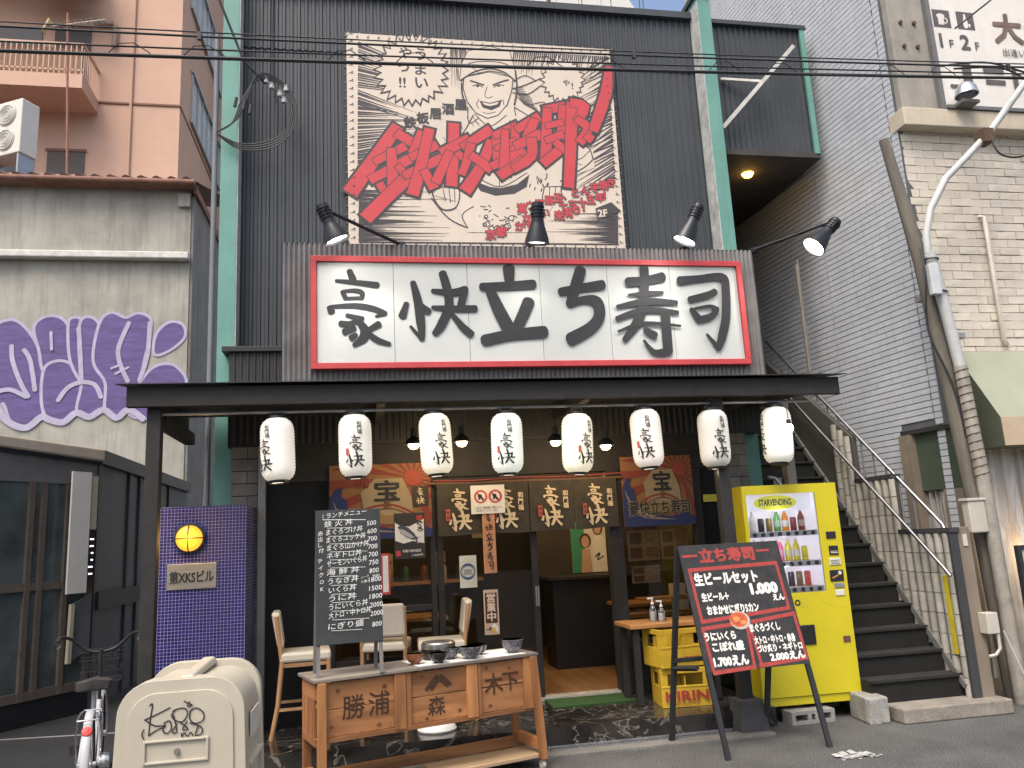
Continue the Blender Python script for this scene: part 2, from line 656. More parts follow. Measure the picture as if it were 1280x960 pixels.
# worn, paint-stripped strips on the inner flanks of the columns
strip = mat('bare_render', (.42, .43, .41), .9, var=.35, scale=8, bump=.4, bscale=30)
MB().box(3.822, 3.83, 7.604, 7.82, 3.0, 7.55).build('flank_strip', strip, rb)
MB().box(-1.18, -1.172, 7.604, 7.82, 3.4, 7.55).build('flank_strip', strip, rb)
MB().box(3.80, 4.02, 7.57, 8.03, 7.62, 7.68).build('column_cap', clad, rb)
# cantilevered clad box on the right, with teal corner trim
ribbed(3.99, 5.2, 7.84, 5.83, 7.42, pitch=.07).build('wall_cladding', clad, rb, flip=False)
MB().box(3.99, 5.2, 7.86, 10.9, 5.83, 7.42).build('side_box', clad, rb)
MB().box(5.2, 5.262, 7.79, 8.0, 5.81, 7.42).build('corner_trim', teal, rb)
MB().box(3.98, 5.28, 7.78, 7.9, 7.42, 7.47).build('parapet_cap', clad, rb)
soff = mat('soffit_boards', (.05, .047, .043), .8, var=.3, scale=4)
MB().box(3.99, 5.27, 7.8, 10.9, 5.76, 5.826).build('soffit', soff, rb)
MB().box(4.0, 5.3, 10.9, 11.0, 0, 7.4).build('wall', mat('dark_render', (.06, .055, .05), .9, streak=.3), rb)
MB().box(3.99, 4.05, 7.9, 10.9, 2.2, 5.76).build('side_wall', mat('dark_render', (.06, .055, .05)), rb)
# fascia box behind the awning
ribbed(-1.2, 3.95, 7.44, 2.55, 3.40, pitch=.06, d=.01).build('fascia', blackpaint, rb, flip=False)
MB().box(-1.2, 3.95, 7.445, 7.83, 2.53, 3.40).build('fascia_box', blackpaint, rb)
MB().box(-1.26, 3.98, 7.40, 7.83, 3.40, 3.45).build('fascia_cap', blackpaint, rb, bev=.004)
# meter cables down the left column
mb = MB()
mb.tube([(-1.395, 7.62, 6.75), (-1.395, 7.62, 5.0), (-1.40, 7.62, 2.0), (-1.40, 7.62, 0)], .026, 10)
mb.build('drain_pipe', mat('grey_pipe', (.16, .17, .18), .5), rb, smooth=40)
MB().tube([(-.88, 7.80, 7.5), (-.88, 7.80, 6.5), (-.86, 7.79, 6.2)], .010, 6).build('wall_conduit', clad, rb)
MB().tube(catmull([(-1.34, 7.3, 2.62), (-1.36, 7.28, 2.0), (-1.42, 7.3, 1.2), (-1.44, 7.35, .3)], 6), .008, 6).build('hanging_wire', mat('wire_pale', (.3, .3, .29), .6), rb)

# ---- ground floor front
fy = 7.5
MB().box(-.87, -.33, fy, fy + .1, .15, 2.53).build('wall_panel', mat('black_board', (.012, .013, .015), .75, var=.3, scale=3, spec=.2), rb)
stone = mat('pilaster_stone', (.16, .155, .145), .85, var=.25, scale=7, bump=.5, bscale=35, rnd=.18)
for px0, px1, lo in ((-1.172, -.935, .0), (3.53, 3.77, .0)):
    pl = MB().box(px0 + .006, px1 - .006, 7.47, 7.6, lo, 2.53).build('pilaster', mat('pilaster_joint', (.07, .068, .064), .9), rb)
    z = lo + .004
    i = 0
    while z < 2.5:
        h = .11
        ws = [(px0, px1)] if i % 2 else [(px0, px0 + (px1 - px0) * .6), (px0 + (px1 - px0) * .6, px1)]
        for a, b in ws:
            MB().box(a + .002, b - .002, 7.455 - random.uniform(0, .008), 7.475, z, z + h - .006).build('stone', stone, pl, bev=.003)
        z += h
        i += 1
MB().box(-.932, -.872, 7.42, 7.6, 0, 2.53).build('post', mat('grey_post', (.22, .23, .24), .6, streak=.3), rb)
MB().box(-.87, 3.53, fy - .02, fy + .1, 2.2, 2.53).build('lintel', blackwood, rb)
for a, b in ((-.33, -.28), (.58, .63), (2.29, 2.42), (3.16, 3.25)):
    MB().box(a, b, fy - .03, fy + .09, .15, 2.2).build('window_post', blackwood, rb, bev=.004)
for a, b in ((-.28, .58), (2.42, 3.16)):
    MB().box(a, b, fy - .02, fy + .06, .15, .62).build('window_base_panel', blackwood, rb, bev=.004)
MB().box(-.28, .58, fy - .02, fy + .05, 1.02, 1.06).build('window_transom', blackwood, rb, bev=.004)
MB().box(3.25, 3.53, fy, fy + .1, .15, 2.2).build('wall_panel', mat('black_board', (.017, .018, .020)), rb)
gl = glass('window_glass', (.85, .83, .78), .0)
MB().box(-.28, .58, fy + .03, fy + .036, .62, 2.2).build('window_pane', gl, rb)
MB().box(2.42, 3.16, fy + .03, fy + .036, .62, 2.2).build('window_pane', gl, rb)
dl = MB().box(.64, .70, fy, fy + .035, .17, 2.2).box(1.52, 1.58, fy, fy + .035, .17, 2.2).box(.70, 1.52, fy, fy + .035, .17, .34).box(.70, 1.52, fy, fy + .035, 2.1, 2.2)
dl = dl.build('sliding_door', blackwood, rb, bev=.003)
MB().box(.70, 1.52, fy + .014, fy + .02, .34, 2.1).build('pane', gl, dl)
MB().box(1.536, 1.552, fy - .02, fy, .98, 1.16).box(1.556, 1.572, fy - .024, fy, .98, 1.16).build('handle', chrome, dl)
MB().box(.6, 2.32, fy - .03, fy + .12, .13, .178).build('threshold', mat('pale_sill', (.33, .32, .29), .6, var=.2), rb)

# ---- dining room seen through the door and windows
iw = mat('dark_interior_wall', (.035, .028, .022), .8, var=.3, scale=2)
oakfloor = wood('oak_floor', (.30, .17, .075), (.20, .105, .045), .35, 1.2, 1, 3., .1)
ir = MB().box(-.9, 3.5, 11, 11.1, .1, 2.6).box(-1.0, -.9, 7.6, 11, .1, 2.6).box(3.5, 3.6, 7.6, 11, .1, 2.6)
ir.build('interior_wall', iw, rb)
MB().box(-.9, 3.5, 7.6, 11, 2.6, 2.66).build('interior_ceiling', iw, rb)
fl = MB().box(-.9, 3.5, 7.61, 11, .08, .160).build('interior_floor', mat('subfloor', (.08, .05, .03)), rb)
pm = MB().box(0, .148, 0, 3.38, 0, .014).mesh('floorboard')
pm.materials.append(oakfloor)
for i in range(29):
    inst('floorboard', pm, fl, Matrix.Translation((-.89 + i * .151, 7.615, .158)))

# counter, shelves and back-room furniture
ct = thing('bar_counter', 'dark counter standing inside the open doorway', 'counter', (2.5, 9.3, .17))
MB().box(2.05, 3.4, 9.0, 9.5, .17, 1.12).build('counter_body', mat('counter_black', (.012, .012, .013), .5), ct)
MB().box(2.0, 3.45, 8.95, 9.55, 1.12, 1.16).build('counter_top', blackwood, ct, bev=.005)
pp = thing('drink_poster', 'green and white drink poster with two figures, inside the doorway', 'poster', (2.67, 9.49, 1.17))
fn = plane((2.42, 9.495, 1.17), (.43, 0, 0), (0, 0, .60))
MB().box(2.42, 2.85, 9.496, 9.505, 1.17, 1.77).build('sheet', mat('paper_cream', (.52, .48, .40), .7, var=.1), pp)
a = Art(fn)
a.rect(0, 0, .38, 1, mat('poster_green', (.03, .20, .11), .6))
skin = mat('poster_skin', (.42, .26, .17), .7)
hair = mat('poster_hair', (.06, .035, .02), .7)
a.ell(.40, .62, .17, .15, hair); a.ell(.40, .60, .11, .12, skin); a.poly([(.24, 0), (.30, .45), (.52, .45), (.56, 0)], skin)
a.ell(.78, .86, .15, .14, hair); a.ell(.77, .85, .10, .11, skin); a.poly([(.58, 0), (.60, .62), (.72, .72), (.86, .72), (.98, .6), (1, 0)], mat('poster_white', (.6, .57, .5), .7))
a.stroke([(.66, .3, .03), (.8, .36, .04), (.72, .24, .03), (.9, .3, .03)], ink)
a.build('print', pp)
MB().box(2.0, 3.45, 9.51, 9.56, 1.16, 2.6).build('partition', iw, ct)

# two tables and menus behind the right window
def table(x, y, w, d, h, lab, rz=0):
    t = thing('dining_table', lab, 'table', (x, y, .16), rz)
    MB().box(-w / 2, w / 2, -d / 2, d / 2, h - .035, h).build('tabletop', wood('table_oak', (.42, .22, .08), (.30, .14, .05), .4, 1.4, 0, 4.), t, bev=.004, local=True)
    for sx in (-1, 1):
        for sy in (-1, 1):
            cx, cy = sx * (w / 2 - .06), sy * (d / 2 - .06)
            MB().box(cx - .025, cx + .025, cy - .025, cy + .025, 0, h - .035).build('leg', darkmetal, t, local=True)
    return t
table(2.62, 7.05, .82, .46, .66, 'wooden table outside the right window carrying two pump bottles')
table(3.0, 8.5, .8, .6, .72, 'wooden table inside behind the right window')
table(.35, 8.6, .9, .6, .72, 'wooden table inside behind the left window')
pet = glass('clear_plastic', (.95, .96, .96), .04, .08)
for i, (x, y, h, lab) in enumerate(((2.50, 7.04, .145, 'taller clear pump bottle of sanitiser on the outdoor table'), (2.565, 7.0, .12, 'shorter clear pump bottle beside the taller one on the outdoor table'))):
    t = thing('pump_bottle', lab, 'bottle', (x, y, .82), 0, 'pump bottles on the outdoor table')
    MB().lathe([(0, 0), (.034, 0), (.036, .01), (.036, h * .7), (.028, h * .82), (.014, h * .92), (.014, h)], 16, (x, y, .82)).build('bottle', pet, t, smooth=50)
    MB().lathe([(0, .004), (.031, .004), (.032, h * .55), (0, h * .55)], 14, (x, y, .82)).build('liquid', mat('sanitiser_gel', (.78, .80, .80), .2), t, smooth=50)
    MB().lathe([(.015, h), (.015, h + .018), (.005, h + .02), (.005, h + .05), (.0, h + .05)], 12, (x, y, .82)).build('pump', mat('white_plastic', (.75, .75, .73), .4), t, smooth=50)
    MB().box(x - .045, x + .008, y - .006, y + .006, .82 + h + .045, .82 + h + .058).build('nozzle', mat('white_plastic'), t)
for i, (x0, x1, z0, z1, lab) in enumerate(((2.5, 2.82, 1.33, 1.62, 'menu photo sheet with blurred dishes, inside right window'), (2.84, 3.12, 1.33, 1.62, 'second menu photo sheet to the right, inside right window'), (2.52, 2.80, 1.12, 1.28, 'low menu photo strip under the menu sheets, inside right window'))):
    t = thing('menu_sheet', lab, 'menu', (x0, 7.62, z0))
    MB().box(x0, x1, 7.6, 7.606, z0, z1).build('sheet', mat('kraft_menu', (.30, .21, .13), .7, var=.2, scale=14), t)
    a = Art(plane((x0, 7.6, z0), (x1 - x0, 0, 0), (0, 0, z1 - z0)))
    for k in range(4):
        u, v = (k % 2) * .5 + .06, (k // 2) * .48 + .08
        a.rect(u, v, u + .38, v + .36, mat('menu_dish%d' % k, ((.12, .06, .03), (.22, .12, .05), (.10, .07, .05), (.26, .17, .08))[k], .7, var=.6, scale=40))
    a.build('print', t)
for x, z, lab in ((2.93, .98, 'small cream napkin box on the window shelf, upper one'), (2.95, .84, 'small cream napkin box on the window shelf, lower one')):
    tag(MB().box(x, x + .13, 7.62, 7.74, z, z + .11).build('napkin_box', mat('cream_card', (.55, .50, .40), .7), None, bev=.004), lab, 'box')
MB().box(2.42, 3.16, 7.6, 7.8, .80, .835).build('window_shelf', wood('table_oak', (.42, .22, .08), (.30, .14, .05)), rb)
MB().box(2.6, 3.16, 7.6, 7.8, .955, .975).build('window_shelf', wood('table_oak', (.42, .22, .08), (.30, .14, .05)), rb)

# hand-written paper strips on the dining room walls
strp = [mat('strip_paper_%d' % i, c, .8, var=.1) for i, c in enumerate(((.50, .40, .24), (.55, .48, .34), (.45, .30, .14)))]
for i in range(15):
    x0 = (-.75, -.55, -.3, -.12, .1, .3, .55, .75, 1.0, 1.2, 1.42, 1.6, 1.8, .2, .9)[i]
    zt = 2.35 if i < 13 else 1.5
    h_ = (.62, .5, .7, .55)[i % 4] if i < 13 else .45
    t = thing('menu_strip', 'hand-written paper menu strip on the dining room wall, %s from the left' % ('first', 'second', 'third', 'fourth', 'fifth', 'sixth', 'seventh', 'eighth', 'ninth', 'tenth', 'eleventh', 'twelfth', 'thirteenth', 'lower first', 'lower second')[i], 'menu', (x0, 10.98, zt - h_), 0, 'paper menu strips inside')
    MB().box(x0, x0 + .15, 10.985, 10.995, zt - h_, zt).build('sheet', strp[i % 3], t)
    a = Art(plane((x0, 10.985, zt - h_), (1, 0, 0), (0, 0, 1)))
    a.vtext(('まぐろ', '日本酒', '大トロ', 'いくら', 'うに', 'サーモン', 'あなご')[i % 7], .075, h_ - .03, .12, ink, .03)
    a.build('lettering', t)
sf = thing('wall_shelf', 'wooden wall shelf with jars inside behind the left window', 'shelf', (-.3, 10.6, 1.1))
MB().box(-.85, 1.5, 10.6, 10.99, 1.10, 1.14).build('board', wood('table_oak', (.42, .22, .08), (.30, .14, .05)), sf)
for i in range(9):
    x0 = -.7 + i * .24
    t = thing('shelf_jar', '%s jar from the left on the wooden wall shelf inside' % ('first', 'second', 'third', 'fourth', 'fifth', 'sixth', 'seventh', 'eighth', 'ninth')[i], 'jar', (x0, 10.75, 1.14), 0, 'jars on the inside shelf')
    MB().lathe([(0, 0), (.055, 0), (.06, .02), (.06, .15), (.04, .19), (.04, .2), (0, .2)], 14, (x0, 10.75, 1.14)).build('body', (mat('jar_brown', (.16, .07, .03), .3, var=.3), mat('jar_white', (.5, .47, .4), .4), mat('jar_green', (.05, .12, .06), .3))[i % 3], t, smooth=40)
    MB().lathe([(.045, .2), (.045, .22), (0, .22)], 14, (x0, 10.75, 1.14)).build('lid', darkmetal, t)

# chairs with cream upholstery
def chair(x, y, rz, lab, z=.153):
    t = thing('dining_chair', lab, 'chair', (x, y, z), rz, 'cream padded chairs by the window')
    cw = wood('chair_beech', (.36, .21, .10), (.27, .14, .06), .5, 1.5, 2, 4.)
    cu = mat('cream_vinyl', (.50, .45, .36), .45, var=.1, scale=5, bump=.1)
    s = MB().box(-.20, .20, -.20, .20, .57, .645).build('seat', cu, t, bev=.02, local=True)
    b = MB().hexa([(-.215, -.19, .69), (-.165, -.19, .69), (-.165, .19, .69), (-.215, .19, .69), (-.265, -.18, .96), (-.20, -.18, .96), (-.20, .18, .96), (-.265, .18, .96)])
    b.build('backrest', cu, t, bev=.018, local=True)
    for sy in (-.18, .18):
        MB().tube([(-.225, sy, .93), (-.195, sy, .70), (-.18, sy, .58), (-.21, sy, .25), (-.26, sy, 0)], .019, 8).build('leg', cw, t, local=True, smooth=50)
        MB().tube([(.18, sy, .58), (.18, sy, .25), (.175, sy, 0)], .018, 8).build('leg', cw, t, local=True, smooth=50)
        MB().bar((-.21, sy, .22), (.178, sy, .22), .02, .02).build('stretcher', cw, t, local=True)
        MB().bar((-.18, sy, .55), (.19, sy, .55), .03, .02).build('seat_rail', cw, t, local=True)
    return t
chair(-.50, 7.06, R(4), 'cream padded chair nearest the grey post, facing right')
chair(.62, 7.12, R(178), 'cream padded chair behind the bowls, facing left')
chair(.16, 7.3, R(82), 'cream padded chair behind the chalkboard, back turned to the window')
pt = thing('pedestal_stand', 'white dished pedestal foot with a thin steel pole under the bench', 'stand', (.53, 6.72, .153))
MB().lathe([(0, 0), (.15, 0), (.155, .012), (.13, .055), (.09, .075), (.0, .08)], 28, (.53, 6.72, .153)).build('foot', mat('white_enamel', (.68, .68, .66), .3, var=.1), pt, smooth=40)
MB().cyl((.53, 6.72, .23), (.53, 6.72, .72), .012).build('pole', chrome, pt, smooth=40)
MB().lathe([(0, .72), (.2, .72), (.2, .74), (0, .74)], 28, (.53, 6.72, 0)).build('top', darkmetal, pt)

# ================================================================== AWNING
aw = thing('awning', 'black awning with corrugated roof edge and timber beam across the shopfront', 'awning', (1.2, 6.35, 0))
tarp = mat('black_roofing', (.030, .031, .034), .55, var=.25, scale=5)
mb = MB()
N = 130
vs = []
for i in range(N + 1):
    x = -1.80 + 5.94 * i / N
    z = .010 * sin(2 * pi * i / N * 65)
    for y, zz in ((6.18, 2.862), (7.42, 3.02)):
        vs += [(x, y, zz + z), (x, y, zz + z - .006)]
fs = []
for i in range(N):
    o = i * 4
    fs += [(o, o + 4, o + 6, o + 2), (o + 1, o + 3, o + 7, o + 5), (o, o + 1, o + 5, o + 4)]
mb.add(vs, fs).build('roof_sheet', tarp, aw, flip=False)
MB().box(-1.73, 4.09, 6.24, 6.30, 2.695, 2.845).build('front_beam', blackwood, aw, bev=.004)
MB().box(-1.70, 4.06, 6.30, 7.42, 2.80, 2.83).build('soffit', blackpaint, aw)
for x in (-1.6, .1, 1.8, 3.4):
    MB().box(x, x + .07, 6.30, 7.44, 2.70, 2.80).build('rafter', blackwood, aw)
MB().box(-1.6, -1.5, 6.31, 6.41, 0, 2.70).build('post', blackwood, aw, bev=.005)
MB().box(2.93, 3.03, 6.33, 6.43, .24, 2.70).build('post', blackwood, aw, bev=.005)
MB().hexa([(2.86, 6.22, 0), (3.10, 6.22, 0), (3.10, 6.46, 0), (2.86, 6.46, 0), (2.885, 6.26, .25), (3.075, 6.26, .25), (3.075, 6.46, .25), (2.885, 6.46, .25)]).build('post_base', mat('dark_concrete', (.05, .05, .05), .9, var=.3, bump=.5), aw, bev=.008)
MB().tube([(-1.6, 6.36, 2.655), (3.85, 6.36, 2.655)], .013, 8).build('lantern_rail', steel, aw)
MB().box(-1.56, -1.48, 6.41, 7.45, 2.56, 2.66).build('side_beam', blackwood, aw)

# ================================================================== SHOP SIGN
sg = thing('shop_sign', 'long white shop sign with brushed black characters in a red frame on grey corrugated metal', 'sign', (1.6, 7.1, 3.03))
corr = mat('grey_corrugated', (.20, .195, .195), .45, metal=.35, var=.2, scale=6, streak=.35, scol=(.10, .085, .075))
mb = MB()
N = 102 * 4
prof = []
for i in range(N + 1):
    x = -.705 + 4.592 * i / N
    prof.append((x, 7.11 + .011 * cos(2 * pi * i / 4)))
vs = []
for x, y in prof:
    vs += [(x, y, 3.03), (x, y, 4.34)]
mb.add(vs, [(2 * i, 2 * i + 2, 2 * i + 3, 2 * i + 1) for i in range(N)])
for x in (-.705, 3.887):
    mb.add([(x, 7.11, 3.03), (x, 7.40, 3.03), (x, 7.40, 4.34), (x, 7.11, 4.34)], [(0, 1, 2, 3)])
mb.add([(-.705, 7.11, 4.34), (3.887, 7.11, 4.34), (3.887, 7.4, 4.34), (-.705, 7.4, 4.34)], [(0, 1, 2, 3)])
mb.build('corrugated_surround', corr, sg, flip=False)
red = mat('red_frame_paint', (.42, .045, .05), .5, var=.15, scale=5, streak=.2)
mb = MB().box(-.45, 3.71, 7.03, 7.10, 4.14, 4.195).box(-.45, 3.71, 7.03, 7.10, 3.145, 3.2).box(-.45, -.398, 7.03, 7.10, 3.2, 4.14).box(3.658, 3.71, 7.03, 7.10, 3.2, 4.14)
mb.build('frame', red, sg, bev=.004)
swhite = mat('sign_white', (.47, .49, .47), .45, var=.05, scale=1.2, streak=.12, scol=(.5, .5, .46))
edges = [-.398, .285, .965, 1.655, 2.32, 2.955, 3.658]
for i in range(6):
    MB().box(edges[i] + .0018, edges[i + 1] - .0018, 7.055, 7.09, 3.2, 4.14).build('sign_panel', swhite, sg, bev=.001)
# artwork coordinates of the sign: quarter pixels of the measured elevation (u right, v down)
def A1(x, y, w): return (340 + x / 4, 300 + y / 4, w / 4)
def B1(x, y, w): return (640 + x / 4, 300 + y / 4, w / 4)
KAN = {
 '豪': [[(372,163,28),(388,207,36)], [(312,213,18),(400,222,28),(500,235,34)], [(342,266,24),(356,302,22)], [(345,264,16),(400,262,24),(430,274,26),(428,302,20)], [(352,300,18),(428,298,18)],
   [(283,342,26),(293,366,34)], [(290,340,18),(400,336,28),(480,350,30),(537,374,26)], [(535,374,24),(494,388,12)], [(362,382,20),(432,400,26)], [(425,396,22),(380,424,30),(334,422,30)],
   [(408,404,26),(442,450,42),(438,492,44),(396,526,22)], [(398,446,24),(352,462,34)], [(404,476,22),(383,492,32)], [(508,426,34),(458,456,24)], [(452,462,24),(500,502,30),(558,522,20)]],
 '快': [[(636,325,24),(616,388,38)], [(666,222,28),(690,320,42),(702,420,42),(710,500,22)], [(708,502,20),(655,438,14)], [(700,332,24),(738,366,36)],
   [(806,175,38),(828,260,44),(835,340,42),(800,430,44),(768,474,30)], [(758,264,22),(850,272,36),(905,262,40)], [(912,252,36),(893,334,38)], [(758,346,20),(850,352,32),(962,352,34)], [(850,380,22),(900,442,36),(940,478,38)]],
 '立': [[(1126,150,60),(1128,212,48)], [(994,244,40),(1130,240,44),(1246,232,48)], [(1036,268,50),(1080,370,62),(1130,466,66)], [(1222,318,60),(1186,400,58),(1150,472,54)], [(1004,508,56),(1130,482,54),(1296,468,60)]],
}
KANB = {
 'ち': [[(182,270,42),(280,252,44),(394,236,52)], [(284,160,58),(256,250,58),(226,332,44)], [(226,334,34),(300,310,40),(362,322,58),(374,390,58),(330,450,62),(226,506,66)]],
 '寿': [[(612,152,48),(612,230,48),(600,330,52),(570,420,52),(500,510,30)], [(526,222,50),(620,215,46),(708,196,50)], [(528,287,14),(620,280,26),(705,276,18)], [(468,346,22),(620,320,36),(776,326,24)],
   [(464,406,28),(610,362,32),(780,376,22)], [(468,468,12),(600,430,22),(792,442,12)], [(714,372,48),(718,480,52),(722,570,50)], [(724,568,44),(650,572,30),(598,514,14)], [(608,462,32),(656,490,40)]],
 '司': [[(796,216,46),(900,206,38),(1026,198,42),(1042,262,46),(1036,400,48),(1010,500,46),(990,556,30)], [(992,556,28),(930,486,14)], [(846,312,34),(950,288,38),(984,272,36)], [(852,360,24),(892,410,40)], [(892,412,34),(960,396,36),(988,360,30)], [(990,362,30),(950,346,20),(870,358,16)]],
}
# elevation mapping measured from the sign's own corners
def sgn(u, v, h):
    x = -.441 + (u - 390 - (v - 323) * .0148) * (3.703 + .441) / (531 + (v - 323) * .052)
    z = 4.19 - (v - 323 - (u - 390) * .0132 * (1 - (v - 323) / 135) + (u - 390) * .0037 * (v - 323) / 135) * 1.03 / 135.2
    return Vector((x, 7.055 - h, z))
a = Art(sgn, h0=.002)
for K, f in ((KAN, A1), (KANB, B1)):
    for ch, ss in K.items():
        a.grp()
        for st in ss:
            a.stroke([f(*p) for p in st], ink)
a.build('lettering', sg)
def brush(a, ch, u, v, size, mt, fat=1.0):
    """one brushed character centred on (u,v), v up"""
    K = KAN if ch in KAN else KANB
    pts = [p for st in K[ch] for p in st]
    x0, x1 = min(p[0] for p in pts), max(p[0] for p in pts)
    y0, y1 = min(p[1] for p in pts), max(p[1] for p in pts)
    k = size / max(x1 - x0, y1 - y0)
    cx, cy = (x0 + x1) / 2, (y0 + y1) / 2
    for st in K[ch]:
        a.stroke([(u + (p[0] - cx) * k, v - (p[1] - cy) * k, max(p[2], 16) * k * fat) for p in st], mt, k=3)

# ================================================================== SPOTLIGHTS ABOVE THE SIGN
bulb = mat('lamp_glass_lit', (1, .96, .88), .3, var=0, emit=22, ecol=(1, .95, .86))
shell = mat('spot_shell', (.03, .032, .036), .35, metal=.5, var=.15)
def spot(base, top, bot, lab, on=1.):
    t = thing('spotlight', lab, 'spotlight', base, 0, 'spotlights above the shop sign')
    top, bot = Vector(top), Vector(bot)
    d = (bot - top).normalized()
    L = (bot - top).length
    q = d.to_track_quat('Z', 'Y').to_matrix()
    MB().lathe([(0, 0), (.052, 0), (.055, .012), (.055, .17), (.065, .2), (.105, L - .05), (.115, L), (.108, L), (.098, L - .04), (.0, L - .06)], 24, top, q).build('shade', shell, t, smooth=35)
    for k in range(4):
        MB().lathe([(.055, .03 + k * .03), (.062, .034 + k * .03), (.062, .044 + k * .03), (.055, .048 + k * .03)], 20, top, q).build('cooling_fin', shell, t, smooth=30)
    MB().lathe([(0, L - .045), (.05, L - .042), (.094, L - .03), (.094, L - .022), (.05, L - .012), (0, L - .008)], 20, top, q).build('lens', bulb if on > .5 else mat('lamp_glass_dim', (1, .96, .88), .3, var=0, emit=4, ecol=(1, .95, .86)), t, smooth=40)
    mid = top + d * .12
    MB().tube([base, tuple(Vector(base).lerp(mid, .5) + Vector((0, 0, .03))), tuple(mid + Vector((0, 0, .065)))], .016, 8).build('arm', shell, t, smooth=40)
    MB().tube([tuple(mid + q @ Vector((.058, 0, 0))), tuple(mid + q @ Vector((.075, 0, -.06))), tuple(mid + q @ Vector((-.075, 0, -.06))), tuple(mid + q @ Vector((-.058, 0, 0)))], .008, 6).build('yoke', shell, t)
    MB().box(base[0] - .04, base[0] + .04, base[1] - .02, base[1] + .06, base[2] - .02, base[2] + .02).build('bracket', shell, t)
    lamp('SPOT', tuple(bot + d * .02), 16 * on, (1, .94, .85), t, .08, d, R(100))
spot((.36, 7.15, 4.36), (-.335, 6.62, 4.50), (-.20, 6.66, 4.19), 'left spotlight on a long arm, lit, above the sign')
spot((1.60, 7.15, 4.36), (1.575, 6.60, 4.565), (1.562, 6.68, 4.20), 'spotlight hanging in front of the comic banner, seen from behind', .4)
spot((3.19, 7.15, 4.36), (3.125, 6.6, 4.58), (2.97, 6.66, 4.24), 'spotlight beside the right teal column, above the sign end')
spot((3.93, 7.15, 4.36), (4.53, 6.60, 4.46), (4.26, 6.62, 4.19), 'brightest spotlight on a long arm over the stairway, right end')

# ================================================================== PAPER LANTERNS
paper = [mat('lantern_paper_%d' % i, (.68, .66, .60), .8, var=.05, scale=20, emit=e, ecol=c) for i, (e, c) in enumerate(((.17, (1, .93, .76)), (.28, (1, .86, .56)), (.24, (.93, 1, .84)), (.20, (1, .83, .70)), (.03, (1, .95, .85))))]
seal = mat('seal_red', (.45, .09, .07), .7, var=.2, scale=30)
LAN = [(-.656, 2.36, -48, 0, 'leftmost white paper lantern, lettering turned left'), (-.07, 2.374, 0, 0, 'second paper lantern from the left, lettering facing front'), (.562, 2.368, 18, 1, 'third paper lantern from the left, yellowish glow'),
       (1.139, 2.358, -4, 2, 'fourth paper lantern from the left, over the prohibition notice'), (1.727, 2.341, 34, 1, 'fifth paper lantern from the left, over the cloth curtain'), (2.33, 2.364, -6, 3, 'sixth paper lantern from the left, pinkish glow'),
       (2.929, 2.347, 22, 4, 'seventh paper lantern from the left, dimmer and greyish'), (3.514, 2.358, -72, 0, 'rightmost paper lantern with a bulb hanging in front')]
for i, (x, z, ang, pi_, lab) in enumerate(LAN):
    y = 6.36
    t = thing('paper_lantern', lab, 'lantern', (x, y, z - .26), 0, 'paper lanterns under the awning')
    H, RR = .238, .125
    prof = []
    n = 20
    for k in range(n * 2 + 1):
        s = -1 + k / n
        base = RR * (1 - abs(s) ** 7.5 * .40)
        prof.append((base + (0 if k % 2 else .0052), s * H))
    tilt = Matrix.Rotation(R(random.uniform(-3, 3)), 3, 'Y') @ Matrix.Rotation(R(random.uniform(-2.5, 2.5)), 3, 'X')
    hub = Vector((x, y, z))
    MB().lathe([(.078, -H)] + prof + [(.078, H)], 40, hub, tilt).build('paper_shade', paper[pi_], t, smooth=50)
    for sg_ in (-1, 1):
        MB().lathe([(.0, sg_ * (H - .004)), (.076, sg_ * (H - .004)), (.079, sg_ * H), (.076, sg_ * (H + .022)), (.064, sg_ * (H + .024)), (.0, sg_ * (H + .018))], 24, hub, tilt).build('end_ring', mat('black_lacquer', (.015, .014, .014), .35), t, smooth=40)
    p0 = hub + tilt @ Vector((0, 0, H + .02))
    MB().tube([p0 + Vector((-.06, 0, 0)), p0 + Vector((-.03, 0, .04)), p0 + Vector((0, 0, .05)), p0 + Vector((.03, 0, .04)), p0 + Vector((.06, 0, 0))], .003, 5).build('hanger', steel, t)
    MB().tube([p0 + Vector((0, 0, .05)), (x, y, 2.655)], .004, 5).build('cord', darkmetal, t)
    th0 = R(ang) - math.atan2(x, y)
    def lf(u, v, h, th0=th0, tilt=tilt, hub=hub):
        s = min(1, abs(v) / H)
        r = RR * (1 - s ** 7.5 * .40) + .0062 + h
        A = th0 + u / RR
        return hub + tilt @ Vector((r * sin(A), -r * cos(A), v))
    a = Art(lf, h0=.001, step=.0003)
    brush(a, '豪', .008, .012, .122, ink, .95)
    brush(a, '快', .0, -.118, .126, ink, .95)
    for j, ch in enumerate('和門福'):
        a.text(ch, .028 + j * .002, .15 - j * .034, .036, ink, .025, 'c')
    if i in (1, 3, 4, 5):
        a.rect(-.066, -.085, -.044, -.03, seal)
    a.build('lettering', t)
    if i == 7:
        MB().tube([(x + .03, y - .15, 2.655), (x + .03, y - .16, 2.46)], .004, 5).build('bulb_cord', darkmetal, t)
        MB().cyl((x + .03, y - .16, 2.43), (x + .03, y - .16, 2.47), .02).build('bulb_socket', darkmetal, t)
        MB().lathe([(0, -.045), (.022, -.038), (.034, -.015), (.03, .01), (.018, .028)], 16, (x + .03, y - .16, 2.405)).build('bulb', bulb, t, smooth=50)
        lamp('POINT', (x + .03, y - .16, 2.33), 2, (1, .95, .85), t, .04)
    else:
        lamp('POINT', (x, y - .0, z - .29), .5, (1, .85, .62), t, .05)

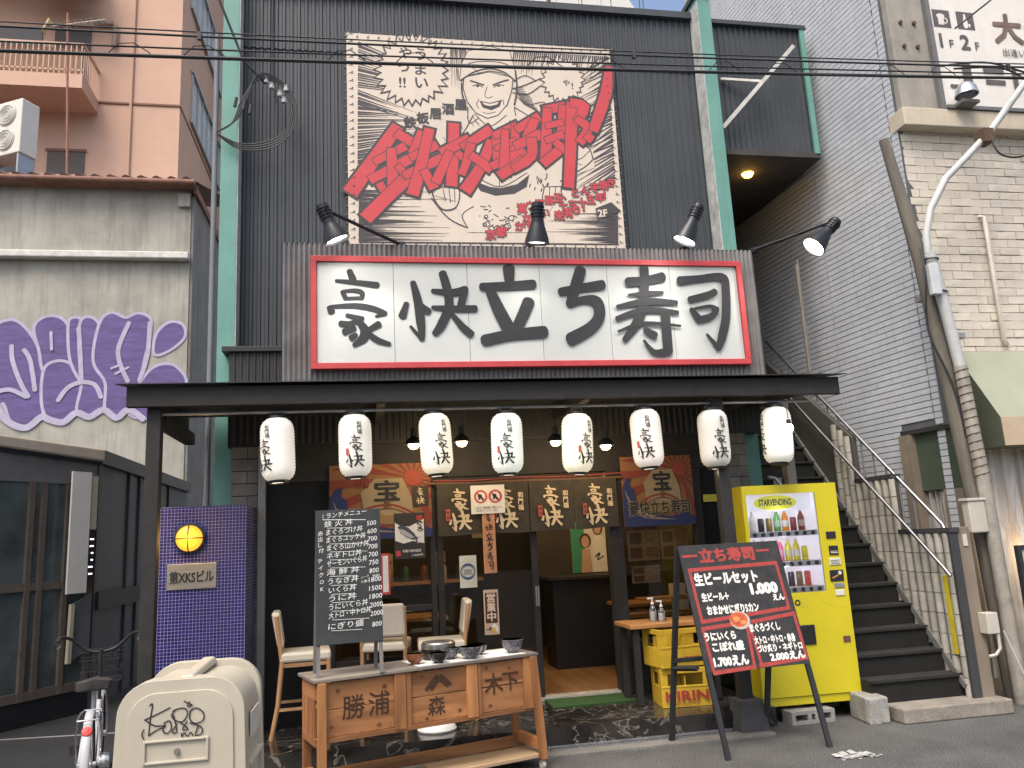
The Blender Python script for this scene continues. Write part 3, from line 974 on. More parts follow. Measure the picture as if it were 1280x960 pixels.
# pendant lamps under the awning ceiling
warm = mat('pendant_bulb', (1, .75, .42), .3, var=0, emit=14, ecol=(1, .70, .35))
for x, y, z, lab in ((.425, 7.0, 2.47, 'white pendant lamp left of the third lantern'), (.847, 7.0, 2.48, 'small pendant lamp right of the third lantern'), (1.70, 7.0, 2.46, 'pendant lamp half hidden behind the fifth lantern'), (2.166, 7.0, 2.41, 'black pendant lamp between the fifth and sixth lanterns')):
    t = thing('pendant_lamp', lab, 'lamp', (x, y, z), 0, 'pendant lamps under the awning')
    MB().lathe([(.078, -.02), (.07, .01), (.04, .04), (.026, .05), (.024, .12), (0, .125)], 20, (x, y, z)).build('shade', shell, t, smooth=40)
    MB().lathe([(0, -.062), (.03, -.055), (.048, -.03), (.045, -.008), (0, .0)], 18, (x, y, z)).build('bulb', warm, t, smooth=40)
    MB().tube([(x, y, z + .12), (x, y, 2.81)], .005, 6).build('cord', darkmetal, t)
    lamp('POINT', (x, y, z - .10), 3.5, (1, .72, .40), t, .05)
# unseen ceiling lamps added to warm the dining room, above the lintel
for x, y in ((.4, 9.2), (1.9, 8.6), (2.9, 8.3)):
    t = thing('added_ceiling_lamp', 'added unseen warm ceiling lamp in the dining room at x %s, behind the %s' % (('left', 'left window') if x < 1 else ('middle', 'doorway') if x < 2.5 else ('right', 'right window')), 'lamp', (x, y, 2.5))
    t['label'] = 'added unseen warm round ceiling lamp inside the dining room behind the ' + ('left window' if x < 1 else 'doorway' if x < 2.5 else 'right window')
    MB().lathe([(0, -.05), (.06, -.04), (.08, 0), (0, .01)], 18, (x, y, 2.54)).build('diffuser', warm, t, smooth=40)
    MB().lathe([(.085, 0), (.085, .06), (0, .06)], 18, (x, y, 2.54)).build('base', darkmetal, t)
    lamp('POINT', (x, y, 2.42), 17, (1, .68, .36), t, .08)

# ================================================================== COMIC BANNER ON THE UPPER WALL
bn = thing('comic_banner', 'large cream comic-style banner with red lettering laced to the black upper wall', 'banner', (1.34, 7.79, 4.58))
cream = mat('banner_vinyl', (.60, .52, .43), .55, var=.06, scale=2, bump=.1, bscale=6, streak=.12)
MB().box(-.122, 2.80, 7.79, 7.80, 4.583, 6.987).build('vinyl_sheet', cream, bn)
MB().box(-.16, 2.84, 7.806, 7.822, 4.55, 7.02).build('backing_frame', mat('dark_metal'), bn)
bink = mat('banner_ink', (.055, .05, .055), .6, var=.2, scale=10)
bred = mat('banner_red', (.50, .055, .065), .55, var=.08, scale=4)
def Q(x, y):
    v = .5
    for _ in range(6):
        xl, xr = 92 + 13 * v, 1050 + 58 * v
        u = (x - xl) / (xr - xl)
        yt, yb = 122 + 56 * u, 897 + 15 * u
        v = (y - yt) / (yb - yt)
    return u, v
BW, BH = 2.922, 2.404
bf = lambda u, v, h: Vector((-.122 + u, 7.79 - h, 6.987 - v))
def q(x, y, w=None):
    u, v = Q(x, y)
    return (u * BW, v * BH) if w is None else (u * BW, v * BH, w * BW / 985)
a = Art(bf, step=.000012, h0=.001)
rr = random.Random(5)
def wedge(x0, y0, x1, y1, w0, w1=1):
    a.stroke([q(x0, y0, w0), q(x1, y1, w1)], bink, raw=True, cap=False)
cx, cy = 600, 400
for i in range(58):                                   # speed lines left
    y = 158 + i * 9.0 + rr.uniform(-2, 2)
    f = rr.uniform(.18, .42) * (1.15 if y > 250 else .7)
    wedge(133, y, 133 + (cx - 133) * f, y + (330 - y + 120 * (1 if y > 330 else -.3)) * f * .9 + (f * 90 if y < 400 else 0), rr.uniform(4.5, 8.5), .8)
for i in range(48):                                   # speed lines right
    y = 205 + i * 10 + rr.uniform(-2, 2)
    f = rr.uniform(.16, .34)
    wedge(1046 + (y - 200) * .05, y, 1046 - (1046 - cx) * f, y + 190 * f + rr.uniform(0, 40), rr.uniform(4.5, 8), .8)
for i in range(46):                                   # hatching at the top
    x = 690 + i * 7.6
    wedge(x, 188 + (x - 690) * .05, x - 10 + rr.uniform(-4, 4), 225 + rr.uniform(0, 70), 5.5, 1)
for i in range(16):
    x = 458 + i * 3.6
    wedge(x, 176, x + rr.uniform(-4, 24), 240 + rr.uniform(0, 90), 3.2, .8)
for i in range(34):                                   # griddle speed lines, bottom
    y = 704 + i * 5.3
    wedge(138, y, 138 + rr.uniform(90, 330), y + rr.uniform(-3, 5), rr.uniform(3, 9), .8)
    if y > 770:
        wedge(1078, y + 6, 1078 - rr.uniform(60, 290), y + 4 + rr.uniform(-3, 3), rr.uniform(3, 9), .8)
a.stroke([q(138, 884, 5), q(1080, 892, 5)], bink, raw=True, cap=False)
def burst(x, y, rx, ry, n, k, e=9):
    o = [(x + rx * (1 if i % 2 else k * rr.uniform(.94, 1.06)) * cos(2 * pi * i / n), y + ry * (1 if i % 2 else k * rr.uniform(.94, 1.06)) * sin(2 * pi * i / n)) for i in range(n)]
    a.poly([q(x + (p[0] - x) * (1 + e / rx), y + (p[1] - y) * (1 + e / rx)) for p in o], bink)
    a.poly([q(*p) for p in o], cream)
burst(322, 262, 104, 108, 56, 1.22)
burst(872, 296, 66, 66, 44, 1.22, 6)
sp = lambda ch, x, y, s: a.text(ch, *q(x, y), s * BW / 985, bink, .028, 'c', flipv=-1)
for ch, x, y, s in (('う', 352, 222, 56), ('ま', 352, 278, 56), ('い', 356, 330, 56), ('や', 298, 216, 52), ('っ', 292, 268, 56), ('!!', 288, 328, 56), ('や', 885, 318, 30), ('!', 908, 330, 36)):
    sp(ch, x, y, s)
# the cook: shoulders, arms, fists, headscarf and shouting face, brush-line drawing
skin_ = cream
a.poly([q(*p) for p in ((560, 400), (700, 400), (800, 470), (985, 560), (990, 620), (880, 660), (830, 760), (760, 850), (520, 850), (470, 740), (400, 720), (420, 640), (500, 560), (300, 640), (310, 520), (520, 420))], skin_)
def ln(pts, w=4):
    a.stroke([q(x, y, w) for x, y in pts], bink, k=4)
for p, w in ((((540, 430), (500, 500), (430, 560), (390, 650)), 5), (((690, 400), (760, 440), (860, 480), (960, 540), (985, 590)), 5), (((985, 590), (950, 620), (860, 670)), 5),
             (((520, 400), (525, 460), (560, 440)), 4), (((690, 400), (695, 430)), 4), (((545, 425), (600, 470), (660, 430)), 4), (((560, 660), (640, 690), (735, 640)), 4),
             (((635, 640), (635, 690)), 3), (((400, 660), (395, 720), (430, 770), (480, 760), (490, 700), (460, 670), (410, 660)), 5), (((430, 690), (440, 740)), 3), (((452, 690), (458, 745)), 3), (((472, 695), (474, 745)), 3),
             (((800, 690), (792, 740), (800, 790)), 4), (((820, 690), (818, 735)), 3), (((842, 690), (842, 735)), 3), (((862, 690), (866, 735)), 3), (((795, 690), (870, 688)), 4),
             (((390, 730), (450, 800), (520, 835)), 4), (((520, 835), (500, 790), (540, 760)), 4), (((880, 560), (930, 590), (970, 560)), 3), (((900, 600), (940, 610)), 3),
             (((680, 330), (720, 320), (790, 290)), 4), (((685, 345), (740, 350), (785, 320)), 4), (((690, 300), (730, 280), (770, 300)), 3), (((700, 360), (740, 390), (800, 380), (820, 420)), 3)):
    ln(p, w)
a.poly([q(*p) for p in ((545, 670), (600, 690), (640, 694), (700, 680), (745, 645), (735, 690), (690, 715), (620, 722), (565, 705))], bink)          # sash
for i in range(10):
    x, y, s_ = 555 + rr.uniform(0, 120), 785 + rr.uniform(0, 60), rr.uniform(8, 16)
    ln([(x, y), (x + s_, y - s_ * .6), (x + s_ * 1.6, y + s_ * .3), (x + s_ * .7, y + s_ * .8), (x, y)], 3.5)
for i in range(26):
    x, y = rr.choice(((470, 520), (905, 560), (560, 560), (760, 560), (700, 470), (520, 470)))
    x, y = x + rr.uniform(-45, 45), y + rr.uniform(-35, 35)
    ln([(x, y), (x + rr.uniform(8, 22), y + rr.uniform(10, 26))], 2.2)
for i in range(12):
    ln([(690 + i * 3, 330 + i * 5), (720 + i * 6 + rr.uniform(-6, 6), 322 + i * 9)], 2.5)
for i in range(22):
    x, y = 560 + rr.uniform(0, 170), 780 + rr.uniform(-20, 60)
    ln([(x, y), (x + rr.uniform(-18, 18), y + rr.uniform(-10, 10))], 4)
for i in range(14):
    x, y = 745 + rr.uniform(0, 70), 630 + rr.uniform(0, 70)
    ln([(x, y), (x + rr.uniform(-8, 8), y + 10)], 4)
face = [(508, 290), (505, 330), (520, 380), (550, 420), (592, 440), (630, 428), (662, 390), (678, 340), (684, 290), (600, 270)]
a.poly([q(x + (x - 597) * .04, y + (y - 350) * .04) for x, y in face], bink)
a.poly([q(*p) for p in face], cream)
hat = [(492, 298), (498, 240), (520, 190), (600, 172), (672, 190), (690, 250), (694, 300), (640, 268), (597, 262), (540, 276)]
a.poly([q(x + (x - 597) * .03, y + (y - 235) * .05) for x, y in hat], bink)
a.poly([q(*p) for p in hat], cream)
for p, w in ((((496, 300), (545, 268), (600, 256), (650, 268), (692, 300)), 7), (((500, 250), (550, 230), (640, 232), (690, 255)), 4), (((520, 240), (560, 270)), 3), (((530, 302), (556, 310), (578, 318)), 7), (((612, 318), (640, 306), (668, 298)), 7),
             (((538, 322), (556, 316), (574, 326)), 4), (((614, 326), (632, 316), (652, 320)), 4), (((590, 325), (582, 358), (596, 366), (610, 360)), 3), (((560, 372), (552, 390), (560, 405)), 3), (((648, 372), (652, 392)), 3),
             (((575, 420), (596, 424), (620, 418)), 3), (((694, 262), (700, 330), (690, 390)), 6), (((498, 310), (500, 350), (514, 400)), 6)):
    ln(p, w)
a.ell(*q(556, 322), .018, .014, bink); a.ell(*q(632, 320), .018, .014, bink)
a.poly([q(*p) for p in ((562, 376), (600, 384), (645, 372), (636, 398), (606, 412), (574, 402))], bink)
a.poly([q(*p) for p in ((572, 382), (600, 388), (634, 380), (626, 390), (600, 396), (580, 391))], cream)
# small black title, red main lettering with dark outline, side notes
for i, ch in enumerate('鉄板居酒屋'):
    a.text(ch, *q(315 + i * 45, 474 - i * 17), 46 * BW / 985, bink, .03, 'c', flipv=-1, rot=.0)
def longer(st, d, dw):
    """stroke pushed out by d at both ends and widened by dw; ends slightly flared like a flat brush"""
    (x0, y0, w0), (x1, y1, w1) = st[0], st[1]
    L0 = math.hypot(x1 - x0, y1 - y0)
    (a0, b0, c0), (a1, b1, c1) = st[-1], st[-2]
    L1 = math.hypot(a1 - a0, b1 - b0)
    d = d + 8
    return [(x0 - (x1 - x0) / L0 * d, y0 - (y1 - y0) / L0 * d, w0 * .84 + dw)] + [(x, y, w * .84 + dw) for x, y, w in st[1:-1]] + [(a0 - (a1 - a0) / L1 * d, b0 - (b1 - b0) / L1 * d, c0 * .92 + dw)]
RED = [[(268,478,50),(185,600,56),(112,708,58)], [(272,500,40),(345,545,40)], [(196,600,30),(292,548,34)], [(182,664,38),(312,592,40)], [(250,560,38),(256,680,42)], [(212,684,32),(236,724,30)], [(166,798,56),(232,730,54),(306,658,52)], [(276,620,30),(300,650,28)],
       [(356,498,40),(326,566,34)], [(322,584,34),(404,542,38)], [(300,648,34),(424,590,40)], [(382,488,42),(352,620,46),(326,712,46)], [(366,636,36),(396,690,40)], [(470,468,46),(468,570,46),(462,680,44)], [(430,566,40),(520,520,42)], [(452,570,34),(408,670,38)], [(486,572,30),(520,600,30)],
       [(506,546,36),(598,486,42)], [(530,540,38),(516,600,34),(500,640,30)], [(604,530,42),(566,620,46),(514,700,50)], [(536,580,36),(600,624,42)], [(622,510,34),(628,600,36)], [(620,504,32),(694,468,34)], [(694,468,36),(690,570,36)], [(626,550,24),(690,524,26)], [(612,614,34),(722,562,38)], [(656,490,30),(652,640,44)], [(640,648,42),(720,596,42)],
       [(702,480,36),(776,438,40)], [(764,450,38),(738,506,38)], [(698,540,38),(784,500,42)], [(752,520,44),(752,580,44),(690,622,34)], [(806,410,42),(872,396,38)], [(812,410,40),(806,590,46)], [(872,400,40),(864,510,38)], [(812,468,26),(866,456,28)], [(812,520,30),(866,500,32)], [(800,602,42),(874,544,40)], [(846,530,34),(880,560,30)],
       [(906,388,52),(900,540,50),(892,684,42)], [(906,384,42),(954,396,46),(926,446,38)], [(926,446,36),(966,478,44),(936,524,38)], [(1046,252,30),(1034,350,52),(988,480,40)], [(962,506,40),(976,516,36)]]
for st in RED:
    a.stroke([q(x, y, w) for x, y, w in longer(st, 8, 17)], bink, k=3, cap=False)
for i_, st in enumerate(RED):
    if i_ in (0, 13, 21, 32, 42):
        a.grp()
    a.stroke([q(x, y, w) for x, y, w in longer(st, 3, 6)], bink, k=3, cap=False)
    a.stroke([q(x, y, w) for x, y, w in longer(st, 0, 0)], bred, k=3, cap=False)
a.grp()
for body, x, y, s in (('激ウマ豚玉、とん平焼き', 700, 778, 34), ('からい て三十五年！', 720, 812, 34), ('京都・かもい 来有り！', 585, 872, 36)):
    a.grp()
    for i, ch in enumerate(body):
        X_, Y_ = x + i * s, y - i * s * .27
        a.text(ch, *q(X_, Y_), s * 1.1 * BW / 985, bink, .075, 'l', flipv=-1)
        a.text(ch, *q(X_, Y_), s * 1.1 * BW / 985, bred, .03, 'l', flipv=-1)
a.grp()
a.poly([q(*p) for p in ((992, 766), (1052, 744), (1090, 776), (1000, 808))], bink)
a.text('2F', *q(1004, 796), 38 * BW / 985, cream, .03, 'l', flipv=-1, rot=.1)
a.grp()
for i in range(27):                                     # lacing holes
    for u, v in ((.02, i / 26), (.98, i / 26), (i / 26, .018), (i / 26, .985)):
        a.ell(u * BW, v * BH, .009, .009, bink, 8)
for (g_, mt_), o_ in zip(list(a.m), a.build('print', bn)):
    if g_ > 5:
        o_['kind'] = 'stuff'                            # small note lettering
mb = MB()
for i in range(27):
    t_ = i / 26
    for p0, p1 in (((t_ * BW, .018 * BH), (t_ * BW + .03, -.02)), ((t_ * BW, .985 * BH), (t_ * BW + .03, BH + .02)), ((.02 * BW, t_ * BH), (-.025, t_ * BH + .03)), ((.98 * BW, t_ * BH), (BW + .025, t_ * BH + .03))):
        mb.bar((-.122 + p0[0], 7.784, 6.987 - p0[1]), (-.122 + p1[0], 7.80, 6.987 - p1[1]), .006, .004)
mb.build('lacing_cord', mat('grey_cord', (.25, .24, .23), .8), bn)

# ================================================================== CURTAIN, NOTICES AND POSTERS AT THE ENTRANCE
no = thing('door_curtain', 'dark olive split door curtain with cream characters over the entrance', 'curtain', (1.5, 7.42, 1.66))
cloth = mat('noren_cloth', (.050, .042, .030), .85, var=.25, scale=9, bump=.3, bscale=300)
ncream = mat('noren_cream', (.62, .50, .33), .8, var=.08)
MB().cyl((.58, 7.43, 2.135), (2.44, 7.43, 2.13), .013).build('rod', wood('rod_wood', (.2, .1, .05), (.12, .06, .03)), no)
MB().tube([(.62, 7.41, 2.16), (1.0, 7.405, 2.15), (1.4, 7.41, 2.165), (1.9, 7.405, 2.155), (2.42, 7.41, 2.17)], .007, 6).build('red_cord', mat('cord_red', (.25, .05, .05), .7), no)
for i in range(4):
    x0 = .65 + i * .432
    ph = random.uniform(0, 6)
    wv = lambda x, z: 7.42 + .012 * sin(x * 17 + ph) * (2.13 - z) / .47 - .004
    n = 14
    vs, fs = [], []
    for k in range(n + 1):
        x = x0 + .424 * k / n
        for j in range(5):
            z = 2.125 - .465 * j / 4
            vs.append((x, wv(x, z), z - (.006 * sin(x * 9 + ph) if j == 4 else 0)))
    for k in range(n):
        for j in range(4):
            fs.append((k * 5 + j, k * 5 + j + 1, k * 5 + j + 6, k * 5 + j + 5))
    pn = MB().add(vs, fs).build('curtain_panel', cloth, no, smooth=60)
    a = Art(lambda u, v, h, x0=x0, wv=wv: Vector((x0 + u, wv(x0 + u, 1.66 + v) - .004 - h, 1.66 + v)))
    brush(a, '豪', .21, .322, .19, ncream, 1.15)
    brush(a, '快', .21, .128, .195, ncream, 1.15)
    for j, ch in enumerate('和門福'):
        a.text(ch, .345, .32 - j * .058, .055, ncream, .035, 'c')
    a.rect(.075, .13, .115, .235, seal)
    for j, ch in enumerate('寿司'):
        a.text(ch, .095, .188 - j * .045, .036, cloth, .02, 'c')
    a.build('lettering', pn)

def sheet(name, lab, cat, x0, x1, z0, z1, y, mt, th=.006):
    t = thing(name, lab, cat, ((x0 + x1) / 2, y, z0))
    MB().box(x0, x1, y, y + th, z0, z1).build('sheet', mt, t)
    return t, Art(plane((x0, y, z0), (x1 - x0, 0, 0), (0, 0, z1 - z0))), (z1 - z0) / (x1 - x0)
wp = mat('white_paper', (.72, .70, .66), .7, var=.06)
t, a, k = sheet('prohibition_notice', 'white notice with two red prohibition circles pinned over the curtain', 'notice', .956, 1.272, 1.84, 2.10, 7.37, wp)
nred = mat('notice_red', (.50, .05, .05), .6)
for u in (.29, .72):
    a.ring(u, .60, .17, .17 / k, .055, nred)
    a.stroke([(u - .12, .60 + .12 / k, .05), (u + .12, .60 - .12 / k, .05)], nred, raw=True)
    a.ell(u - .02, .62, .06, .07, ink)
    a.stroke([(u - .06, .5, .04), (u, .58, .05), (u + .06, .48, .04)], ink)
a.text('立入禁止、駐車駐輪はご遠慮ください', .5, .18, .085, ink, 0, 'c', width=.8)
a.text('前を空けてください、店主', .45, .08, .085, ink, 0, 'c', width=.6)
a.build('print', t)
kraft = mat('cedar_plaque', (.50, .24, .12), .7, var=.2, scale=8, stretch=(6, 6, 1))
t, a, k = sheet('name_plaque', 'narrow orange wooden name plaque hanging below the prohibition notice', 'plaque', 1.055, 1.172, 1.305, 1.85, 7.385, kraft, .012)
af = Art(lambda u, v, h: Vector((1.1135 + u, 7.385 - h, 1.305 + v)))
for i, ch in enumerate('豪快立ち寿司'):
    brush(af, ch, 0, .50 - i * .087, .07, ink, 1.0)
af.build('lettering', t)
t, a, k = sheet('open_sign', 'vertical open sign with white characters and a small beer mug on the door glass', 'sign', 1.045, 1.181, .76, 1.155, 7.455, mat('sign_peach', (.58, .40, .28), .6), .012)
a.rect(.1, .26, .9, .93, mat('sign_brown', (.05, .025, .02), .6))
for i, ch in enumerate('営業中'):
    a.text(ch, .5, .74 - i * .21, .21, mat('sign_pale', (.70, .52, .38), .6), .03, 'c', width=.56)  # plain pale colour for the characters
a.text('一杯', .28, .09, .10, ink, .03, 'c', width=.36)
a.rect(.52, .06, .78, .17, mat('beer_gold', (.62, .40, .05), .5)); a.ell(.65, .19, .17, .04, wp); a.ring(.82, .12, .08, .03, .05, wp)
a.build('print', t)
t, a, k = sheet('round_seal_sticker', 'pale sticker with a blue double ring on the left door glass', 'sticker', .838, .995, 1.184, 1.471, 7.462, mat('pale_sticker', (.58, .56, .46), .6), .003)
sb = mat('sticker_blue', (.04, .06, .16), .6)
a.ring(.48, .5, .42, .42 / k, .05, sb); a.ring(.48, .5, .34, .34 / k, .025, sb)
for j in range(5):
    a.stroke([(.26, .56 - j * .035, .016), (.70, .56 - j * .035, .016)], sb, raw=True)
a.build('print', t)

def treasure(name, lab, x0, x1, z0, z1, y, ukan):
    """festival-flag fabric: rays, ship with sail, plain stylised waves, characters"""
    t, a, k = sheet(name, lab, 'poster', x0, x1, z0, z1, y, mat('flag_orange', (.23, .11, .045), .75, var=.12, scale=8))
    rd, or_, cr, bl = mat('flag_red', (.20, .04, .028), .75, var=.1), mat('flag_gold', (.26, .16, .06), .75), mat('flag_cream', (.29, .225, .13), .75), mat('flag_blue', (.02, .03, .10), .7)
    S = (.82, .80)
    for i in range(18):
        A0 = 2 * pi * i / 18
        P = []
        for A in (A0, A0 + .17):
            dx, dy = cos(A), sin(A)
            L = 9
            for lim, dd, o in ((1, dx, S[0]), (0, dx, S[0]), (1, dy, S[1]), (0, dy, S[1])):
                if abs(dd) > 1e-4 and (lim - o) / dd > 0:
                    L = min(L, (lim - o) / dd)
            P.append((S[0] + dx * L * .995, S[1] + dy * L * .995))
        a.poly([S, P[0], P[1]], rd)
    a.ell(*S, .09, .11, mat('flag_sun', (.27, .055, .035), .75))
    a.poly([(.34, .30), (.30, .62), (.44, .80), (.72, .80), (.80, .55), (.82, .28)], cr)
    a.poly([(.18, .30), (.28, .20), (.80, .18), (.92, .34), (.62, .30), (.36, .34)], or_)
    a.stroke([(.2, .3, .03), (.4, .42, .03), (.62, .44, .03), (.82, .32, .03)], rd)
    a.stroke([(.22, .25, .02), (.42, .37, .02), (.62, .39, .02), (.82, .27, .02)], mat('flag_brown', (.14, .06, .03), .7))
    a.poly([(.0, .0), (.0, .56), (.06, .68), (.13, .70), (.11, .58), (.17, .52), (.18, .38), (.26, .26), (.42, .17), (.66, .12), (.86, .18), (1, .10), (1, .0)], bl)
    for j in range(5):
        a.stroke([(.04 + j * .03, .5 - j * .07, .008), (.1 + j * .05, .32 - j * .05, .012), (.3 + j * .1, .12 - j * .01, .008)], cr)
    a.text('宝', .56, .52, .30, ink, .03, 'c', width=.24)
    a.text('船', .56, .40, .13, mat('flag_brown'), .02, 'c', width=.07)
    if ukan:
        a.text('豪快立ち寿司', .5, .17, .22, cr, .055, 'c', width=.86)
        a.text('豪快立ち寿司', .5, .17, .22, ink, .025, 'c', width=.85)
    else:
        a.text('祝', .32, .70, .2, rd, .03, 'c', width=.12)
    a.build('print', t)
treasure('festival_flag_poster', 'orange festival flag poster with rays behind the chalkboard, left window', -.315, .60, 1.66, 2.335, 7.45, False)
treasure('festival_flag_poster', 'festival flag poster with black shop-name lettering, right window', 2.435, 3.16, 1.655, 2.325, 7.45, True)
t, a, k = sheet('small_plaque', 'small black plaque with cream characters on the left flag poster', 'plaque', .426, .574, 1.938, 2.12, 7.44, mat('plaque_black', (.03, .025, .02), .6), .004)
af = Art(lambda u, v, h: Vector((.5 + u, 7.44 - h, 2.03 + v)))
brush(af, '豪', 0, .042, .07, ncream); brush(af, '快', 0, -.04, .072, ncream)
af.build('lettering', t)
t, a, k = sheet('fish_poster', 'black and white fish poster with red and white characters in the left window', 'poster', .253, .531, 1.473, 1.88, 7.438, mat('poster_black', (.03, .028, .026), .6), .004)
a.rect(.03, .30, .97, .97, wp)
a.poly([(.03, .97), (.03, .80), (.2, .72), (.5, .70), (.75, .78), (.97, .86), (.97, .97)], mat('poster_black'))
a.poly([(.03, .30), (.03, .40), (.3, .33), (.6, .38), (.97, .32), (.97, .30)], mat('poster_black'))
fb, fs_ = mat('fish_dark', (.06, .06, .10), .6), mat('fish_silver', (.40, .40, .44), .6)
a.poly([(.12, .70), (.25, .74), (.45, .68), (.66, .54), (.74, .42), (.62, .40), (.40, .46), (.2, .56)], fb)
a.poly([(.14, .66), (.3, .64), (.5, .55), (.66, .45), (.5, .45), (.3, .52), (.17, .6)], fs_)
a.poly([(.66, .48), (.86, .46), (.76, .42), (.78, .30), (.68, .40)], fb)
for i, ch in enumerate('まぐろ解体'):
    a.text(ch, .84, .84 - i * .125, .125, nred if i < 1 else (ink if i < 3 else wp), .04, 'c', width=.2)
a.rect(.05, .06, .2, .18, nred)
a.text('本鮪の解体直売', .56, .14, .07, wp, .01, 'c', width=.6)
a.text('1,000円', .74, .05, .06, wp, .01, 'c', width=.34)
a.build('print', t)
t, a, k = sheet('price_slip', 'thin red and white price slip leaning beside the chalkboard', 'slip', .13, .21, 1.17, 1.53, 7.44, nred, .003)
a.rect(.2, .06, .8, .94, wp)
a.build('print', t)
t, a, k = sheet('name_plaque', 'orange wooden name plaque on the pilaster beside the yellow vending machine', 'plaque', 3.40, 3.50, 1.22, 1.81, 7.30, kraft, .012)
af = Art(lambda u, v, h: Vector((3.45 + u, 7.30 - h, 1.22 + v)))
for i, ch in enumerate('豪快立ち寿司'):
    brush(af, ch, 0, .54 - i * .094, .075, ink, 1.0)
af.build('lettering', t)
tag(MB().box(3.26, 3.40, 7.44, 7.46, 1.86, 1.93).build('yellow_note', mat('note_yellow', (.45, .42, .05), .7)), 'small yellow note hooked beside the right flag poster', 'note')

# ================================================================== GREEN DOOR MAT, BEER CRATES
gm = MB().box(1.56, 2.30, 7.10, 7.46, .153, .166).build('door_mat', mat('green_turf', (.025, .075, .018), .95, var=.4, scale=60, bump=1, bscale=400))
tag(gm, 'green artificial turf mat in front of the open doorway', 'mat')
cy_ = mat('crate_yellow', (.52, .34, .03), .5, var=.12, scale=7, streak=.25)
cred = mat('crate_red', (.32, .035, .03), .6)
def crate(x, y, z, rz, lab, txt):
    t = thing('beer_crate', lab, 'crate', (x, y, z), rz, 'yellow beer crates')
    w, d, h = .42, .34, .31
    for s in (-1, 1):
        m = MB()
        yy = s * (d / 2 - .008)
        m.box(-w / 2, w / 2, yy - .008, yy + .008, 0, h * .52).box(-w / 2, w / 2, yy - .010, yy + .010, h * .86, h)
        for xx in (-w / 2 + .03, w / 2 - .03):
            m.box(xx - .03, xx + .03, yy - .008, yy + .008, h * .52, h * .86)
        m.box(-w / 2, w / 2, yy - .012 * 1, yy + .012, h * .50, h * .55)
        m.build('side_wall', cy_, t, local=True, bev=.003)
        m = MB()
        xx = s * (w / 2 - .008)
        m.box(xx - .0075, xx + .0075, -d / 2 + .017, d / 2 - .017, 0, h * .52).box(xx - .009, xx + .009, -d / 2 + .017, d / 2 - .017, h * .86, h * .995)
        for yy in (-d / 2 + .045, d / 2 - .045):
            m.box(xx - .0075, xx + .0075, yy - .028, yy + .028, h * .52, h * .86)
        m.build('end_wall', cy_, t, local=True, bev=.003)
    MB().box(-w / 2 + .01, w / 2 - .01, -d / 2 + .01, d / 2 - .01, .004, .016).build('floor', cy_, t, local=True)
    MB().box(-w / 2 + .018, w / 2 - .018, -.004, .004, .016, h * .8).box(-.004, .004, -d / 2 + .018, d / 2 - .018, .016, h * .8).build('divider', cy_, t, local=True)
    a = Art(lambda u, v, hh: Vector((u, -d / 2 - .012 - hh, v)))
    for body, u, v, sz, b, wd in txt:
        a.text(body, u, v, sz, cred, b, 'c', width=wd)
    for mt, mb in a.items():
        mb.build('lettering', mt, t, local=True, flip=False)
    return t
crate(2.63, 6.86, .153, R(-6), 'lower yellow beer crate with red KIRIN lettering beside the menu board', [('KIRIN', .0, .055, .11, .03, .36), ('キリンビール', .0, .015, .04, .01, .2)])
crate(2.60, 6.86, .47, R(7), 'upper yellow beer crate stacked crookedly on the KIRIN crate', [('SUNTORY', .02, .05, .05, .015, .24)])

# ================================================================== WOODEN BENCH WITH BOWLS AND CHALKBOARD
bx, by, brz = -.31, 5.43, R(17.5)                       # front-left top corner
bt = thing('wooden_bench', 'long slatted wooden display bench with stencilled characters on its front panel', 'bench', (bx, by, 0), brz)
bwd = wood('bench_cedar', (.38, .17, .060), (.15, .055, .018), .65, 1.3, 0, 3.6)
bwv = wood('bench_cedar_upright', (.40, .18, .060), (.17, .062, .020), .65, 1.3, 2, 3.6)
bwy = wood('bench_cedar_cross', (.37, .165, .058), (.20, .078, .026), .65, 1.3, 1, 3.6)
gbd = wood('grey_board', (.20, .175, .14), (.12, .10, .08), .75, 1.2, 0, 4.)
BL_, BD = 1.58, .40
mb = None
for j in range(3):
    MB().box(-.03, BL_ + .0, -.02 + j * .145, -.02 + j * .145 + .142, .765, .785).build('top_plank', gbd, bt, local=True, bev=.003)
for j, (z0, z1) in enumerate(((.43, .592), (.596, .755))):
    for s, (x0, x1) in enumerate(((.06, .50), (.62, 1.02), (1.13, 1.46))):
        MB().box(x0 - .03, x1 + .03, .014, .032, z0, z1 - .002 * s).build('front_plank', bwd, bt, local=True, bev=.002)
for x0, x1 in ((.50, .58), (.585, .62), (1.02, 1.10), (1.105, 1.13), (1.46, 1.53)):
    MB().box(x0, x1, -.010 if x1 - x0 > .05 else -.002, .0135, .415, .762).build('front_batten', bwv, bt, local=True, bev=.002)
MB().box(.04, BL_ - .04, -.004, .034, .40, .428).build('bottom_rail', bwd, bt, local=True, bev=.002)
for x, dx in ((.02, 0), (BL_ - .045, .05)):
    for y, nm in ((-.012, 'front'), (BD - .03, 'rear')):
        MB().hexa([(x - .026 + dx, y - .022, .07), (x + .026 + dx, y - .022, .07), (x + .026 + dx, y + .022, .07), (x - .026 + dx, y + .022, .07), (x - .026, y - .022, .762), (x + .026, y - .022, .762), (x + .026, y + .022, .762), (x - .026, y + .022, .762)]).build('leg', bwv, bt, local=True, bev=.003)
for j in range(5):
    y = .05 + j * .062
    MB().box(-.012, .0, y, y + .05, .43, .66).build('end_slat', bwv, bt, local=True)
MB().box(-.014, .004, .02, BD - .05, .66, .762).build('end_rail', bwy, bt, local=True)
MB().box(-.014, .004, .02, BD - .05, .385, .43).build('end_rail', bwy, bt, local=True)
